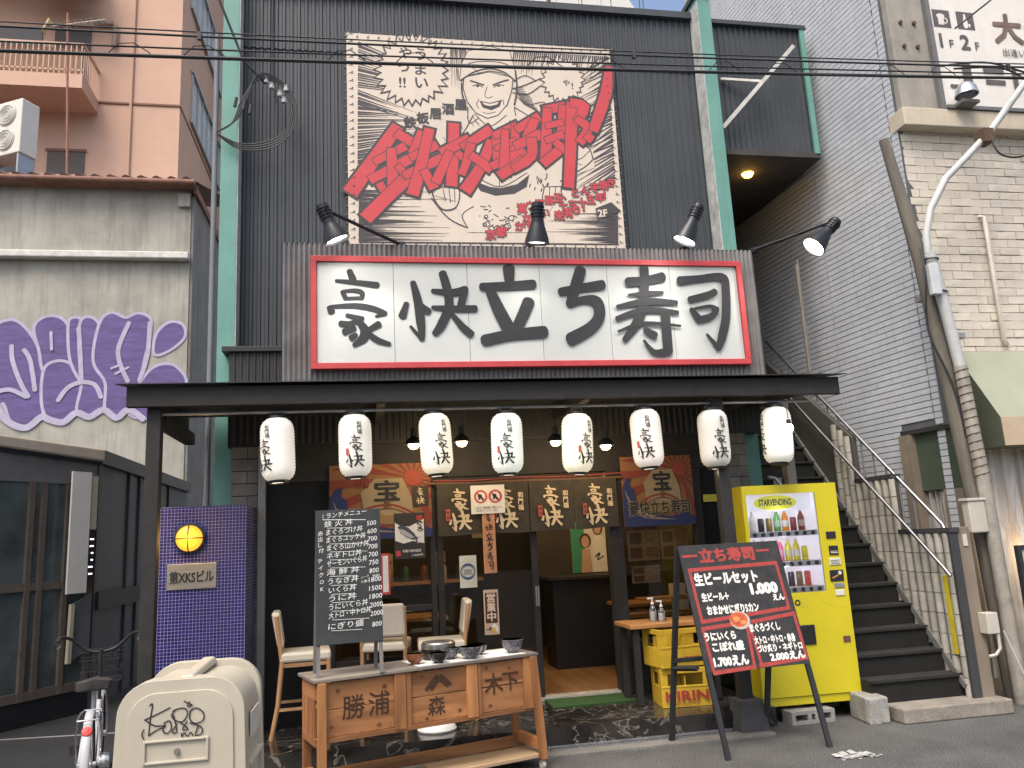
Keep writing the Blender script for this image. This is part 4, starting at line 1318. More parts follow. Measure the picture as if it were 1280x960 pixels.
for x in (.02, BL_):
    MB().box(x - .02, x + .03, .012, BD - .054, .13, .20).build('foot_rail', bwy, bt, local=True, bev=.003)
MB().box(.05, BL_ - .02, BD - .05, BD - .005, .09, .16).build('back_rail', bwd, bt, local=True, bev=.003)
MB().box(.8, BL_ + .05, .015, .30, .075, .10).build('lower_shelf', wood('pale_ply', (.46, .33, .20), (.36, .24, .13), .7, 1.5, 0, 5.), bt, local=True, bev=.003)
MB().box(.06, .78, .06, .14, .075, .10).build('lower_shelf', gbd, bt, local=True)
for x in (.02, BL_ + .0):
    for y in (.0, BD - .03):
        c = MB().cyl((x - .012, y, .03), (x + .012, y, .03), .03, n=16).build('caster', mat('caster_grey', (.35, .33, .27), .6), bt, local=True, smooth=40)
        MB().box(x - .018, x + .018, y - .012, y + .012, .05, .072).build('caster_fork', steel, c, local=True)
a = Art(lambda u, v, h: Vector((u, .014 - h, v)))
burn = mat('stencil_brown', (.055, .025, .012), .8, var=.3, scale=30)
a.text('勝', .16, .535, .155, burn, .010); a.text('浦', .33, .535, .155, burn, .010)
a.grp()
a.text('森', .80, .475, .13, burn, .010, 'c')
a.stroke([(.73, .635, .022), (.80, .71, .022)], burn, raw=True); a.stroke([(.765, .635, .022), (.82, .69, .022)], burn, raw=True)
a.stroke([(.81, .71, .022), (.88, .645, .022)], burn, raw=True); a.stroke([(.84, .71, .022), (.905, .65, .022)], burn, raw=True)
a.grp()
a.text('木', 1.16, .555, .15, burn, .012); a.text('下', 1.30, .565, .14, burn, .010)
for mt, mb in a.items():
    mb.build('stencil_lettering', mt, bt, local=True, flip=False)
a = Art(lambda u, v, h: Vector((u, .014 - h, v)), h0=.0006, step=.00002)
knot = mat('wood_knot', (.10, .032, .012), .7, var=.4, scale=40)
for u, v, s_ in ((.13, .70, .010), (.44, .69, .012), (.40, .46, .009), (.70, .72, .006), (.97, .47, .009), (1.18, .72, .008), (1.36, .70, .006), (1.20, .47, .008), (.09, .49, .006), (.73, .45, .006)):
    a.ell(u, v, s_ * 1.2, s_, knot, 12)
    a.ring(u, v, s_ * 1.9, s_ * 1.6, .0022, knot, 14)
for k in range(15):
    a.ell(.1 + k * .095 + random.uniform(-.01, .01), .437, .0035, .003, burn, 8)
for mt, mb in a.items():
    mb.build('knots_and_nails', mt, bt, local=True, flip=False)
def bpt(u, v, z):
    return Matrix.Translation((bx, by, 0)) @ Matrix.Rotation(brz, 4, 'Z') @ Vector((u, v, z))
# paper sheet and crockery on the bench
t = thing('paper_sheet', 'wide white paper sheet spread under the bowls on the bench', 'paper', tuple(bpt(1.1, .17, .785)), brz)
MB().box(-.42, .40, -.16, .17, .0008, .0028).build('sheet', wp, t, local=True)
bk = mat('glaze_black', (.018, .017, .018), .18, var=.6, scale=40, spec=.6)
bs = mat('glaze_speckled', (.10, .10, .11), .2, var=.95, scale=55, spec=.6)
brn = mat('glaze_brown', (.20, .075, .035), .3, var=.3, scale=30)
inr = mat('glaze_red', (.20, .03, .025), .25, var=.2)
for u, v, r, h, m1, m2, lab in ((.70, .13, .062, .068, brn, brn, 'small brown bowl, leftmost on the bench'), (.84, .05, .066, .066, bk, inr, 'black bowl with red inside, nearest the bench edge'), (.97, .17, .072, .075, bs, bk, 'speckled glazed bowl behind the red-lined bowl'),
                                (1.09, .07, .085, .08, bs, bk, 'widest speckled bowl in the middle of the bench'), (1.21, .21, .07, .07, bk, inr, 'black bowl behind the widest speckled bowl'), (1.44, .10, .080, .092, bs, bk, 'tall speckled bowl alone at the right bench end')):
    p = bpt(u, v, .7885)
    t = thing('ceramic_bowl', lab, 'bowl', tuple(p), 0, 'bowls on the bench')
    MB().lathe([(0, .004), (r * .42, .004), (r * .45, 0), (r * .5, .0), (r * .48, .012), (r * .72, h * .25), (r * .93, h * .6), (r, h), (r * .97, h + .002)], 28, p).build('outside', m1, t, smooth=45)
    MB().lathe([(r * .97, h + .002), (r * .94, h), (r * .86, h * .6), (r * .6, h * .28), (0, h * .2)], 28, p).build('inside', m2, t, smooth=45)
p = bpt(.93, .27, .7885)
t = thing('round_tin', 'round black and silver lidded tin at the back of the bench', 'tin', tuple(p))
MB().lathe([(0, 0), (.115, 0), (.118, .008), (.118, .075)], 32, p).build('body', mat('tin_dark', (.06, .055, .05), .25, metal=.8), t, smooth=40)
MB().lathe([(.122, .072), (.122, .105), (.112, .115), (.06, .118), (0, .118)], 32, p).build('lid', mat('tin_silver', (.5, .48, .44), .25, metal=.9), t, smooth=40)

# small A-frame chalkboard standing on the bench
cb = thing('chalkboard', 'small easel chalkboard with the handwritten lunch menu standing on the bench', 'chalkboard', tuple(bpt(.225, .1, .785)), R(4))
slate = mat('chalkboard_slate', (.030, .033, .034), .75, var=.3, scale=5, bump=.1)
chalk = mat('chalk', (.66, .66, .63), .95, var=.2, scale=120)
cg = mat('chalk_grey_wood', (.14, .13, .12), .7, var=.2)
cw, chh, lean = .43, .865, .085
cbf = lambda u, v, h: Vector((-.205 + u * cw, -.06 + lean * (1 - v) - h, .195 + chh * (1 - v)))
def cbox(u0, u1, v0, v1, d0, d1):
    return MB().hexa([cbf(u0, v1, -d1), cbf(u1, v1, -d1), cbf(u1, v1, d0), cbf(u0, v1, d0), cbf(u0, v0, -d1), cbf(u1, v0, -d1), cbf(u1, v0, d0), cbf(u0, v0, d0)])
cbox(0, 1, 0, 1, 0, .010).build('board', slate, cb, local=True, bev=.002)
for u in (.02, .95):
    MB().bar(tuple(cbf(u + .015, .97, -.02)), (-.205 + (u + .015) * cw, -.08, .0), .024, .018).build('leg', cg, cb, local=True)
    MB().bar(tuple(cbf(u + .015, .05, -.03)), (-.205 + (u + .015) * cw - .02, .16, .0), .024, .018).build('leg', cg, cb, local=True)
a = Art(cbf, h0=.001, step=.0002)
def cq(x, y):
    v = (y - 30 + (x - 55) * .04) / 895
    return (x - 55 - 38 * v) / 435, v
def cl(body, x, y, s=44, wd=None):
    u, v = cq(x, y)
    vs, fs = glyphs(body)
    x0 = min(p[0] for p in vs); x1 = max(p[0] for p in vs)
    ku = (wd / 435) / (x1 - x0) if wd else s / 435
    kv = s / 895
    h = a.up()
    a._mb(chalk).add([cbf(u + (px - x0) * ku + py * .006, v - py * kv - (px - x0) * .004, h) for px, py in vs], fs)
def cline(x0, y0, x1, y1, w=.005):
    p0, p1 = cq(x0, y0), cq(x1, y1)
    a.stroke([(*p0, w), (*p1, w)], chalk, raw=True, cap=False)
cl('ランチメニュー', 130, 82, 42, 270)
cline(108, 92, 395, 92); cline(108, 55, 108, 92)
for body, x, y, wd, pr in (('鉄 火 丼', 118, 142, 190, '500'), ('まぐろづけ丼', 132, 198, 245, '600'), ('まぐろユッケ丼', 136, 250, 262, '700'), ('まぐろ山かけ丼', 142, 304, 280, '700'), ('ネギトロ丼', 142, 358, 232, '700'), ('サーモンいくら丼', 146, 412, 265, '750'), ('海 鮮 丼', 146, 468, 215, '800'),
                        ('うなぎ丼', 156, 528, 200, '1800'), ('いくら丼', 162, 586, 180, '1500'), ('うに丼', 166, 640, 180, '1800'), ('うにいくら丼', 168, 696, 255, '2000'), ('大トロ・中トロ丼', 168, 752, 275, '2000'), ('にぎり盛', 168, 822, 230, '800')):
    cl(body, x, y, 46, wd)
    cl(pr, (405 if len(pr) == 3 else 415) + (y - 140) * .07 - (0 if len(pr) == 3 else 18), y - 8, 46, 62 if len(pr) == 3 else 84)
    cline(x + 20, y + 8, x + wd - 10, y + 4, .003)
cl('900', 448, 488, 26, 46); cl('ハーフ', 372, 496, 20, 50); cl('1本', 376, 524, 22, 40)
for i, ch in enumerate('赤出し付'):
    cl(ch, 78 + i * 3, 204 + i * 38, 36)
for i, ch in enumerate('テイクOK'):
    cl(ch, 84 + i * 6, 388 + i * 46, 36)
for mt, mb in a.items():
    mb.build('chalk_lettering', mt, cb, local=True, flip=False)

# ================================================================== MENU A-BOARD
ab = thing('menu_board', 'black A-frame menu board with red borders and white handwritten prices on the street', 'signboard', (2.78, 5.95, 0), R(3.5))
abk = mat('menu_board_black', (.030, .030, .031), .7, var=.4, scale=12, bump=.2)
W2 = .425
def abf(u, v, h):
    """board face: u 0..1 across, v 0..1 from the top down to the feet; leans back"""
    return Vector((-W2 - .01 + u * 2 * W2 + v * .085 * (1 if u > .5 else 1), .0 - v * .30 - h, 1.475 * (1 - v)))
def abox(u0, u1, v0, v1, t0=0, t1=.02, mt=abk, nm='board', bev=.002):
    return MB().hexa([abf(u0, v1, -t1), abf(u1, v1, -t1), abf(u1, v1, t0), abf(u0, v1, t0), abf(u0, v0, -t1), abf(u1, v0, -t1), abf(u1, v0, t0), abf(u0, v0, t0)]).build(nm, mt, ab, local=True, bev=bev)
abox(0, 1, 0, .615)
for u in (.0, .955):
    abox(u, u + .045, .615, 1.0, -.001, .028, blackpaint, 'leg')
for x, o in ((-W2 - .02, -.06), (W2 - .06, -.06)):
    MB().bar((x + .02, .03, 1.46), (x + .02 + o, .31, 0), .04, .028).build('leg', blackpaint, ab, local=True)
MB().bar((-W2 - .05, .165, .62), (W2 - .08, .165, .62), .03, .04).build('crossbar', blackpaint, ab, local=True)
MB().bar((-W2, -.12, .60), (-W2 - .04, .2, .56), .03, .03).build('stay', blackpaint, ab, local=True)
pen_w, pen_r = mat('poster_pen_white', (.72, .70, .64), .8, var=.12, scale=60), mat('poster_pen_red', (.33, .05, .045), .8, var=.35, scale=70)
a = Art(abf, h0=.001, step=.00006)
def mq(x, y):
    v = (y - 40 + (x - 30) * .03) / 880 * .615
    return (x - 32 - 210 * (y - 40 + (x - 30) * .03) / 880) / 770, v
def ml(body, x, y, s, wd, mt=pen_w, bold=.055):
    u, v = mq(x, y)
    vs, fs = glyphs(body, bold)
    x0 = min(p[0] for p in vs); x1 = max(p[0] for p in vs)
    ku = (wd / 770) / (x1 - x0)
    kv = s / 880 * .615
    for ox, oy in fat(bold):
        h = a.h = a.h + a.step * .3
        a._mb(mt).add([abf(u + (px + ox - x0) * ku, v - (py + oy) * kv, h) for px, py in vs], fs)
def mline(pts, w=.016, mt=pen_r):
    P = [(*mq(*p), w) for p in pts]
    # widths are in u units; correct for the board's aspect
    a.stroke(P, mt, raw=True, cap=False)
def mframe(p):
    for i in range(4):
        x0, y0 = p[i]; x1, y1 = p[(i + 1) % 4]
        u0, v0 = mq(x0, y0); u1, v1 = mq(x1, y1)
        vert = abs(v1 - v0) > abs(u1 - u0) * .6
        wu, wv = (.014, 0) if vert else (0, .0095)
        if vert: v0, v1 = min(v0, v1) - .0095, max(v0, v1) + .0095
        a.poly([(u0 - wu, v0 - wv), (u1 - wu, v1 - wv) if vert else (u1 + wu, v1 - wv), (u1 + wu, v1 + wv), (u0 + wu, v0 + wv) if vert else (u0 - wu, v0 + wv)], pen_r)
mframe([(125, 215), (785, 180), (870, 505), (205, 575)])
mframe([(225, 620), (540, 590), (590, 890), (285, 915)])
mframe([(575, 590), (905, 545), (985, 850), (625, 885)])
ml('ー', 75, 150, 90, 105, pen_r); ml('立ち寿司', 205, 155, 105, 415, pen_r); ml('ー', 645, 118, 80, 90, pen_r)
ml('生ビールセット', 165, 318, 92, 475); ml('1.000', 590, 395, 100, 200, bold=.075); ml('えん', 755, 445, 50, 85)
ml('生ビール＋', 215, 432, 62, 200); ml('おまかせにぎり5カン', 255, 525, 68, 385)
ml('うにいくら', 232, 700, 62, 228); ml('こぼれ盛', 290, 772, 66, 228); ml('1.700えん', 300, 872, 76, 250, bold=.065)
ml('まぐろづくし', 568, 655, 62, 228); ml('大トロ・中トロ・赤身', 600, 738, 58, 308); ml('づけ炙り・ネギトロ', 618, 795, 54, 340); ml('2.000えん', 715, 855, 62, 260, bold=.065)
fu, fv = mq(490, 575)
a.ell(fu, fv, .098, .044, mat('plate_rim', (.45, .40, .34), .5)); a.ell(fu - .01, fv - .004, .085, .036, mat('sushi_red', (.50, .10, .04), .5, var=.5, scale=60))
a.ell(fu - .03, fv - .008, .03, .012, mat('sushi_orange', (.62, .25, .08), .5)); a.ell(fu + .03, fv + .01, .025, .01, mat('sushi_orange'))
for mt, mb in a.items():
    mb.build('lettering', mt, ab, local=True, flip=False)

# ================================================================== VENDING MACHINE
vy = mat('vending_yellow', (.53, .45, .015), .38, var=.06, scale=3, coat=.3, streak=.18, scol=(.40, .33, .03))
vm = thing('vending_machine', 'bright yellow drinks vending machine on concrete blocks beside the stairs', 'vending machine', (3.625, 6.47, .1), R(-2.5))
VW, VH, VD = .87, 1.84, .40
def vb(x0, x1, y0, y1, z0, z1): return MB().box(x0, x1, y0, y1, z0, z1)
L, Rr_ = -VW / 2, VW / 2
wx0, wx1, wz0, wz1 = L + .035, L + .67, .925, 1.765
# cabinet built around the display opening
mb = vb(L, Rr_, .342, VD, .03, VH)
mb.build('cabinet', vy, vm, local=True, bev=.008)
mb = vb(L, wx0, 0, .338, .1, VH).box(wx1, Rr_, 0, .338, .1, VH).box(wx0, wx1, 0, .338, wz1, VH).box(wx0, wx1, 0, .338, .1, wz0)
mb.build('door', vy, vm, local=True)
vb(L + .004, Rr_ - .004, .012, .3, .03, .094).build('kick_plate', vy, vm, local=True, bev=.003)
for x in (L + .08, Rr_ - .08):
    vb(x - .03, x + .03, .06, .14, 0, .03).build('foot', darkmetal, vm, local=True)
vwhite = mat('vending_inside_glow', (.62, .62, .66), .5, var=.03, emit=.34, ecol=(.90, .86, 1))  # panels glow by themselves, standing in for the display tube's light
vb(wx0, wx1, .325, .337, wz0, wz1).build('display_back', vwhite, vm, local=True)
vb(wx0, wx0 + .006, .02, .325, wz0, wz1).build('display_side', vwhite, vm, local=True)
vb(wx1 - .006, wx1, .02, .325, wz0, wz1).build('display_side', vwhite, vm, local=True)
shz = (1.44, 1.185, .97)
btn = mat('button_black', (.02, .02, .025), .3)
import_cols = [(.30, .55, .20), (.75, .75, .72), (.03, .03, .04), (.22, .16, .05), (.10, .35, .10), (.75, .25, .03), (.70, .14, .03), (.25, .06, .05), (.75, .68, .05), (.78, .14, .30), (.70, .68, .06), (.20, .28, .62), (.65, .08, .05)]
for z_ in (1.58, 1.34, 1.12):
    lamp('POINT', tuple(Matrix.Translation((3.625, 6.47, .1)) @ Matrix.Rotation(R(-2.5), 4, 'Z') @ Vector((-.1, .045, z_))), .55, (.95, .93, 1), vm, .03)
def drink(x, z, kind, c, lab):
    t = thing('drink_sample', lab, 'drink', tuple(Matrix.Translation((3.625, 6.47, .1)) @ Matrix.Rotation(R(-2.5), 4, 'Z') @ Vector((x, .2, z))), 0, 'sample drinks inside the vending machine')
    mt = mat('drink_%d_%d_%d' % tuple(int(k * 100) for k in c), c, .3, var=.3, scale=30)
    if kind == 'can':
        MB().lathe([(0, 0), (.022, 0), (.027, .008), (.027, .108), (.022, .118), (0, .118)], 16).build('can_body', mt, t, local=True, smooth=40)
        MB().lathe([(.0, .118), (.022, .118), (.022, .122), (.0, .12)], 16).build('can_lid', steel, t, local=True)
    else:
        MB().lathe([(0, 0), (.026, 0), (.03, .008), (.03, .10), (.028, .12), (.012, .165), (.012, .178)], 16).build('bottle_body', mt, t, local=True, smooth=40)
        MB().lathe([(.014, .17), (.014, .19), (0, .19)], 12).build('cap', mat('white_plastic', (.75, .75, .73), .4), t, local=True, smooth=40)
        MB().lathe([(.0308, .04), (.0308, .095)], 16).build('label_band', mat('drink_band_%d' % int(c[0] * 100), tuple(min(.8, k * .5 + .3) for k in c), .5), t, local=True, flip=True)
nm_ = ['top', 'middle', 'bottom']
cn = {0: 'green', 1: 'white', 2: 'black', 3: 'dark brown', 4: 'dark green', 5: 'orange', 6: 'red-orange', 7: 'maroon', 8: 'yellow', 9: 'pink', 10: 'lime yellow', 11: 'blue', 12: 'red'}
ordn = ['leftmost', 'second', 'third', 'fourth', 'fifth', 'sixth', 'seventh', 'rightmost']
rows = [[('b', 0), ('b', 1), ('can', 2), ('can', 3), ('b', 4), ('b', 5), ('can', 7), ('b', 7)], [('b', 11), ('b', 1), ('b', 11), ('b', 5), ('b', 9), ('b', 10), ('b', 8), ('can', 8)], [('can', 11), ('can', 1), ('can', 12), ('can', 11), ('can', 9), ('can', 2), ('can', 3), ('can', 12)]]
for r, z in enumerate(shz):
    sh = vb(wx0 + .008, wx1 - .008, .03, .32, z - .012, z).build('shelf', mat('shelf_copper', (.35, .20, .12), .4, var=.3, scale=30), vm, local=True)
    st_ = vb(wx0 + .008, wx1 - .008, .014, .03, z - .042, z + .004).build('button_strip', mat('strip_white', (.68, .68, .68), .4), vm, local=True, bev=.003)
    for i in range(8):
        x = wx0 + .05 + i * .076
        MB().cyl((x, .004, z - .020), (x, .014, z - .020), .018, n=14).build('button', btn, st_, local=True, smooth=40)
        kd, ci = rows[r][i]
        drink(x, z + .001, 'can' if kd == 'can' else 'bottle', import_cols[ci], '%s %s, %s on the %s shelf of the vending machine' % (cn[ci], 'can' if kd == 'can' else 'bottle', ordn[i], nm_[r]))
vb(wx0 - .0, wx1 + .0, .006, .010, wz0, wz1).build('display_glass', glass('vending_glass', (.93, .94, .95), .02), vm, local=True)
a = Art(lambda u, v, h: Vector((u, .06 - h, v)), h0=.002)
vb(wx0 + .01, wx1 - .01, .06, .075, 1.62, wz1).build('header_panel', vwhite, vm, local=True)
a.ell((wx0 + wx1) / 2 - .03, 1.69, .20, .064, mat('logo_lime_glow', (.60, .62, .05), .5, emit=.25, ecol=(.85, .8, .1)))  # glow put into the oval's colour to brighten the logo
a.text('STARVENDING', (wx0 + wx1) / 2 - .03, 1.668, .075, mat('logo_navy', (.03, .03, .14), .5), .03, 'c', width=.30)
for mt, mb in a.items():
    mb.build('logo', mt, vm, local=True, flip=False)
rx = wx1 + .045
for x0, x1, z0, z1, m_, nm in ((rx + .01, rx + .10, 1.36, 1.42, btn, 'price_display'), (rx + .02, rx + .105, 1.22, 1.30, btn, 'note_slot'), (rx + .01, rx + .115, 1.135, 1.195, mat('sticker_pale', (.55, .55, .45), .5), 'sticker'),
                              (rx + .0, rx + .125, 1.00, 1.095, btn, 'coin_panel'), (rx + .03, rx + .12, .945, .985, steel, 'coin_slot'), (rx + .03, rx + .115, .88, .93, mat('sticker_pale'), 'sticker'), (rx + .05, rx + .115, .50, .55, mat('coin_return_brown', (.12, .05, .04), .4), 'coin_return')):
    vb(x0, x1, -.008, .0, z0, z1).build(nm, m_, vm, local=True, bev=.004)
a = Art(lambda u, v, h: Vector((u, -h, v)), h0=.009, step=.0002)
a.rect(rx + .03, 1.25, rx + .095, 1.255, mat('sticker_pale')); a.rect(rx + .03, 1.236, rx + .095, 1.243, mat('sticker_pale'))
a.stroke([(rx + .02, 1.03, .012), (rx + .07, 1.05, .012)], mat('icon_orange', (.5, .2, .05), .5)); a.ell(rx + .09, 1.07, .016, .016, mat('sticker_pale'))
for j in range(3):
    a.rect(rx + .02, 1.145 + j * .014, rx + .1, 1.149 + j * .014, ink)
a.h = .001
a.rect(L + .42, .80, L + .50, .88, mat('sticker_line', (.5, .42, .02), .5)); a.ell(L + .395, .843, .026, .026, ink); a.ell(L + .395, .843, .012, .012, vy)
a.ring(Rr_ - .02, .98, .3, .2, .003, mat('sticker_line'), 16, pi, pi * 1.5)
for mt, mb in a.items():
    mb.build('print', mt, vm, local=True, flip=False)
vb(L + .10, L + .345, -.006, .0, .70, .90).build('info_panel', mat('panel_grey', (.10, .11, .12), .2), vm, local=True, bev=.004)
vb(L + .12, L + .325, -.010, -.006, .74, .88).build('screen_poster', mat('panel_blue', (.16, .20, .26), .3, var=.5, scale=20), vm, local=True)
vb(L + .12, L + .52, -.012, .0, .50, .66).build('delivery_flap', mat('flap_black', (.02, .02, .022), .25), vm, local=True, bev=.006)
g_ = vb(L + .1, L + .26, -.004, .0, .36, .43).build('recycling_sticker', mat('sticker_green', (.02, .30, .14), .5), vm, local=True)
a = Art(lambda u, v, h: Vector((u, -.004 - h, v)))
a.text('リサイクル', L + .18, .385, .035, mat('sticker_pale'), .01, 'c', width=.13)
for mt, mb in a.items():
    mb.build('print', mt, g_, local=True, flip=False)

# concrete blocks and slab by the stairs
blk = mat('concrete_block', (.26, .255, .235), .95, var=.25, scale=9, bump=.9, bscale=90, fine=.25)
def hollow_block(x, y, z, rz, up_, lab):
    t = thing('concrete_block', lab, 'block', (x, y, z), rz)
    mb = MB()
    w, d, h = .39, .15, .10
    prs = [(-w / 2, -w / 2 + .035), (-w / 2 + .145, -w / 2 + .18), (w / 2 - .18, w / 2 - .145), (w / 2 - .035, w / 2)]
    def bb(x0, x1, y0, y1, z0, z1):
        if up_: mb.box(z0 - h / 2, z1 - h / 2, y0, y1, x0 + w / 2, x1 + w / 2)
        else: mb.box(x0, x1, y0, y1, z0, z1)
    bb(-w / 2, w / 2, -d / 2, d / 2, 0, .026); bb(-w / 2, w / 2, -d / 2, d / 2, h - .026, h)
    for x0, x1 in prs:
        bb(x0, x1, -d / 2, d / 2, .026, h - .026)
    mb.build('block_body', blk, t, local=True)
hollow_block(3.56, 6.46, 0, R(2), False, 'hollow concrete block lying under the front of the vending machine')
hollow_block(3.9, 6.95, 0, R(2), False, 'hollow concrete block under the back of the vending machine')
t = thing('concrete_block', 'upright concrete block leaning between the vending machine and the step slab', 'block', (4.03, 6.27, 0), R(-8))
MB().box(-.10, .085, -.1, .22, 0, .20).build('block_body', blk, t, local=True, bev=.012)
MB().box(-.092, .0, -.115, -.1, 0, .19).build('block_rib', blk, t, local=True, bev=.004)
tag(MB().box(4.155, 5.15, 6.06, 6.36, 0, .115).build('step_slab', mat('step_concrete', (.22, .20, .165), .95, var=.3, scale=6, bump=.6, bscale=60, fine=.2), None, bev=.012), 'low concrete step slab in front of the dark staircase', 'step')

# ================================================================== STAIRCASE
stc = thing('staircase', 'steep dark concrete staircase climbing beside the vending machine to the upper floor', 'stairs', (4.5, 6.4, 0))
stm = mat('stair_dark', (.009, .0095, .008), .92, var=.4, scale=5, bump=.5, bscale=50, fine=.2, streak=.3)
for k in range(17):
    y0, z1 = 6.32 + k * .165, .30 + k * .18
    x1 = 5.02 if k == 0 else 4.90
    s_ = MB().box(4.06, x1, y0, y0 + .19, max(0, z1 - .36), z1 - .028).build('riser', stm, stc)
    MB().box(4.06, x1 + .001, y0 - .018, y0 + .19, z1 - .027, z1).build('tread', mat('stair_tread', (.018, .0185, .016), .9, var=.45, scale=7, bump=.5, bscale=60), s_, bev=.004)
# balustrade of half-round glazed tiles
bal = thing('stair_balustrade', 'stepped balustrade of pale vertical half-round tiles along the stairs', 'balustrade', (4.95, 6.6, 0))
btile = mat('balustrade_tile', (.34, .325, .28), .45, var=.2, scale=9, rnd=.18, streak=.35)
bgap = mat('balustrade_grout', (.07, .065, .055), .9)
PR = [(6.20, .02), (6.20, 1.5), (6.84, 1.5), (6.84, 2.02), (7.38, 2.02), (7.38, 2.6), (8.3, 3.2), (9.0, 3.8), (9.0, 2.2)]
MB().prism([(6.22, .0), (6.22, 1.46), (6.86, 1.46), (6.86, 1.98), (7.44, 1.98), (7.44, 2.45), (9.0, 3.6), (9.0, 0)], lambda u, v, w_: Vector((w_, u, v)), 4.93, 4.985).build('core_wall', bgap, bal)
tm = MB()
nseg = 8
vs = []
for k in range(nseg + 1):
    A = pi * k / nseg
    vs += [(-.036 * sin(A), .037 - .037 * cos(A), 0), (-.036 * sin(A), .037 - .037 * cos(A), 1)]
tm.add(vs, [(2 * k, 2 * k + 2, 2 * k + 3, 2 * k + 1) for k in range(nseg)])
tm.add([(-.036 * sin(pi * k / nseg), .037 - .037 * cos(pi * k / nseg), 1) for k in range(nseg + 1)], [tuple(range(nseg + 1))])
tme = tm.mesh('half_round_tile'); tme.materials.append(btile); tme.shade_smooth(); tme.set_sharp_from_angle(angle=R(45))
for i in range(15):
    y = 6.225 + i * .104
    top = 1.46 if y < 6.82 else (1.98 if y < 7.4 else 2.45 + (y - 7.44) * .735)
    bot = max(.02, .22 + (y - 6.32) * 1.09 - .06)
    z = top
    while z > bot + .02:
        L_ = min(.17 + (i % 3) * .0, z - bot)
        inst('half_round_tile', tme, bal, Matrix.Translation((4.93, y, z - L_)) @ Matrix.Diagonal((1, 1, L_ - .006, 1)))
        z -= L_
mb = MB()
MB().box(4.90, 5.0, 6.18, 6.86, 1.46, 1.50).build('coping', mat('coping_dark', (.04, .04, .042), .7), bal)
MB().box(4.90, 5.0, 6.85, 7.44, 1.98, 2.02).build('coping', mat('coping_dark'), bal)
MB().box(4.905, 4.985, 6.19, 6.218, 0, 1.46).build('end_plate', mat('coping_dark'), bal)
MB().box(4.99, 5.11, 6.20, 6.32, 0, 1.50).build('end_pier', mat('beige_render', (.20, .165, .125), .85, var=.15, scale=4, streak=.3), bal, bev=.004)
MB().bar((4.9, 6.26, .2), (4.9, 9, 3.19), .05, .03, (1, 0, 0)).build('stringer', mat('stringer_grey', (.13, .13, .12), .8), bal)
MB().box(4.895, 4.925, 6.30, 6.345, .45, 1.10).build('yellow_warning_strip', mat('warning_yellow', (.5, .40, .03), .6, var=.2), bal)
hr = thing('handrail', 'lower stainless steel handrail slanting along the stair balustrade', 'handrail', (4.84, 6.2, 0))
MB().tube([(4.84, 6.17, 1.10), (4.84, 6.24, 1.17), (4.84, 7.9, 2.62), (4.84, 8.6, 3.24)], .016, 10).build('rail', chrome, hr, smooth=50)
for y in (6.5, 7.2, 7.9):
    MB().tube([(4.84, y, 1.17 + (y - 6.24) * .874), (4.9, y, 1.13 + (y - 6.24) * .874)], .008, 6).build('bracket', chrome, hr)
hr = thing('handrail', 'upper steel railing with upright bars above the stair balustrade', 'railing', (5.0, 6.3, 1.5))
MB().tube([(4.97, 6.30, 1.44), (4.97, 6.34, 1.53), (4.97, 8.1, 3.08), (4.97, 9.0, 3.87)], .016, 10).build('rail', chrome, hr, smooth=50)
for i in range(13):
    y = 6.5 + i * .17
    base = 1.5 if y < 6.85 else (2.02 if y < 7.44 else 2.45 + (y - 7.44) * .735)
    MB().cyl((4.97, y, base - .03), (4.97, y, 1.53 + (y - 6.34) * .881), .009, n=8).build('upright', mat('rail_grey', (.20, .20, .20), .5, metal=.4), hr)
tag(MB().box(5.10, 5.12, 8.3, 8.34, 3.4, 4.7).box(5.02, 5.04, 8.2, 8.23, 3.3, 4.6).build('leaning_battens', mat('batten_grey', (.22, .2, .17), .8)), 'two thin battens leaning against the tiled wall above the stairs', 'battens')
t = thing('stair_post', 'grey timber post standing behind the top of the stairs railing', 'post', (4.12, 7.35, 0))
MB().box(4.10, 4.19, 7.3, 7.4, 1.9, 2.85).build('timber', mat('batten_grey'), t)
t = thing('small_handrail', 'short pale handrail end above the vending machine by the teal column', 'handrail', (4.05, 7.3, 2.0))
MB().tube([(3.86, 7.25, 2.06), (3.93, 7.25, 2.05), (4.1, 7.2, 1.78), (4.18, 7.18, 1.66)], .018, 8).build('rail', steel, t, smooth=50)
MB().box(3.98, 4.06, 7.36, 7.38, 1.98, 2.06).build('switch_plate', mat('plate_grey', (.25, .24, .23), .6), t)

# soffit lamp and white bracket pole on the clad box
t = thing('soffit_lamp', 'small amber lamp glowing under the overhanging clad box', 'lamp', (4.57, 8.25, 5.75))
amber = mat('amber_lit', (1, .55, .08), .3, var=0, emit=9, ecol=(1, .50, .06))
MB().lathe([(0, -.045), (.05, -.035), (.07, 0), (0, .004)], 18, (4.57, 8.25, 5.755)).build('globe', amber, t, smooth=40)
lamp('POINT', (4.57, 8.25, 5.62), .7, (1, .55, .15), t)
t = thing('bracket_pole', 'white pole on a bracket slanting across the clad box above the stairs', 'pole', (4.1, 7.7, 6.1))
MB().bar((4.05, 7.74, 6.05), (4.97, 7.60, 7.05), .045, .03).build('pole', mat('white_weathered', (.55, .54, .50), .7, var=.25, scale=10), t)
MB().bar((4.12, 7.80, 6.70), (4.56, 7.68, 6.62), .03, .03).build('stay', mat('white_weathered'), t)

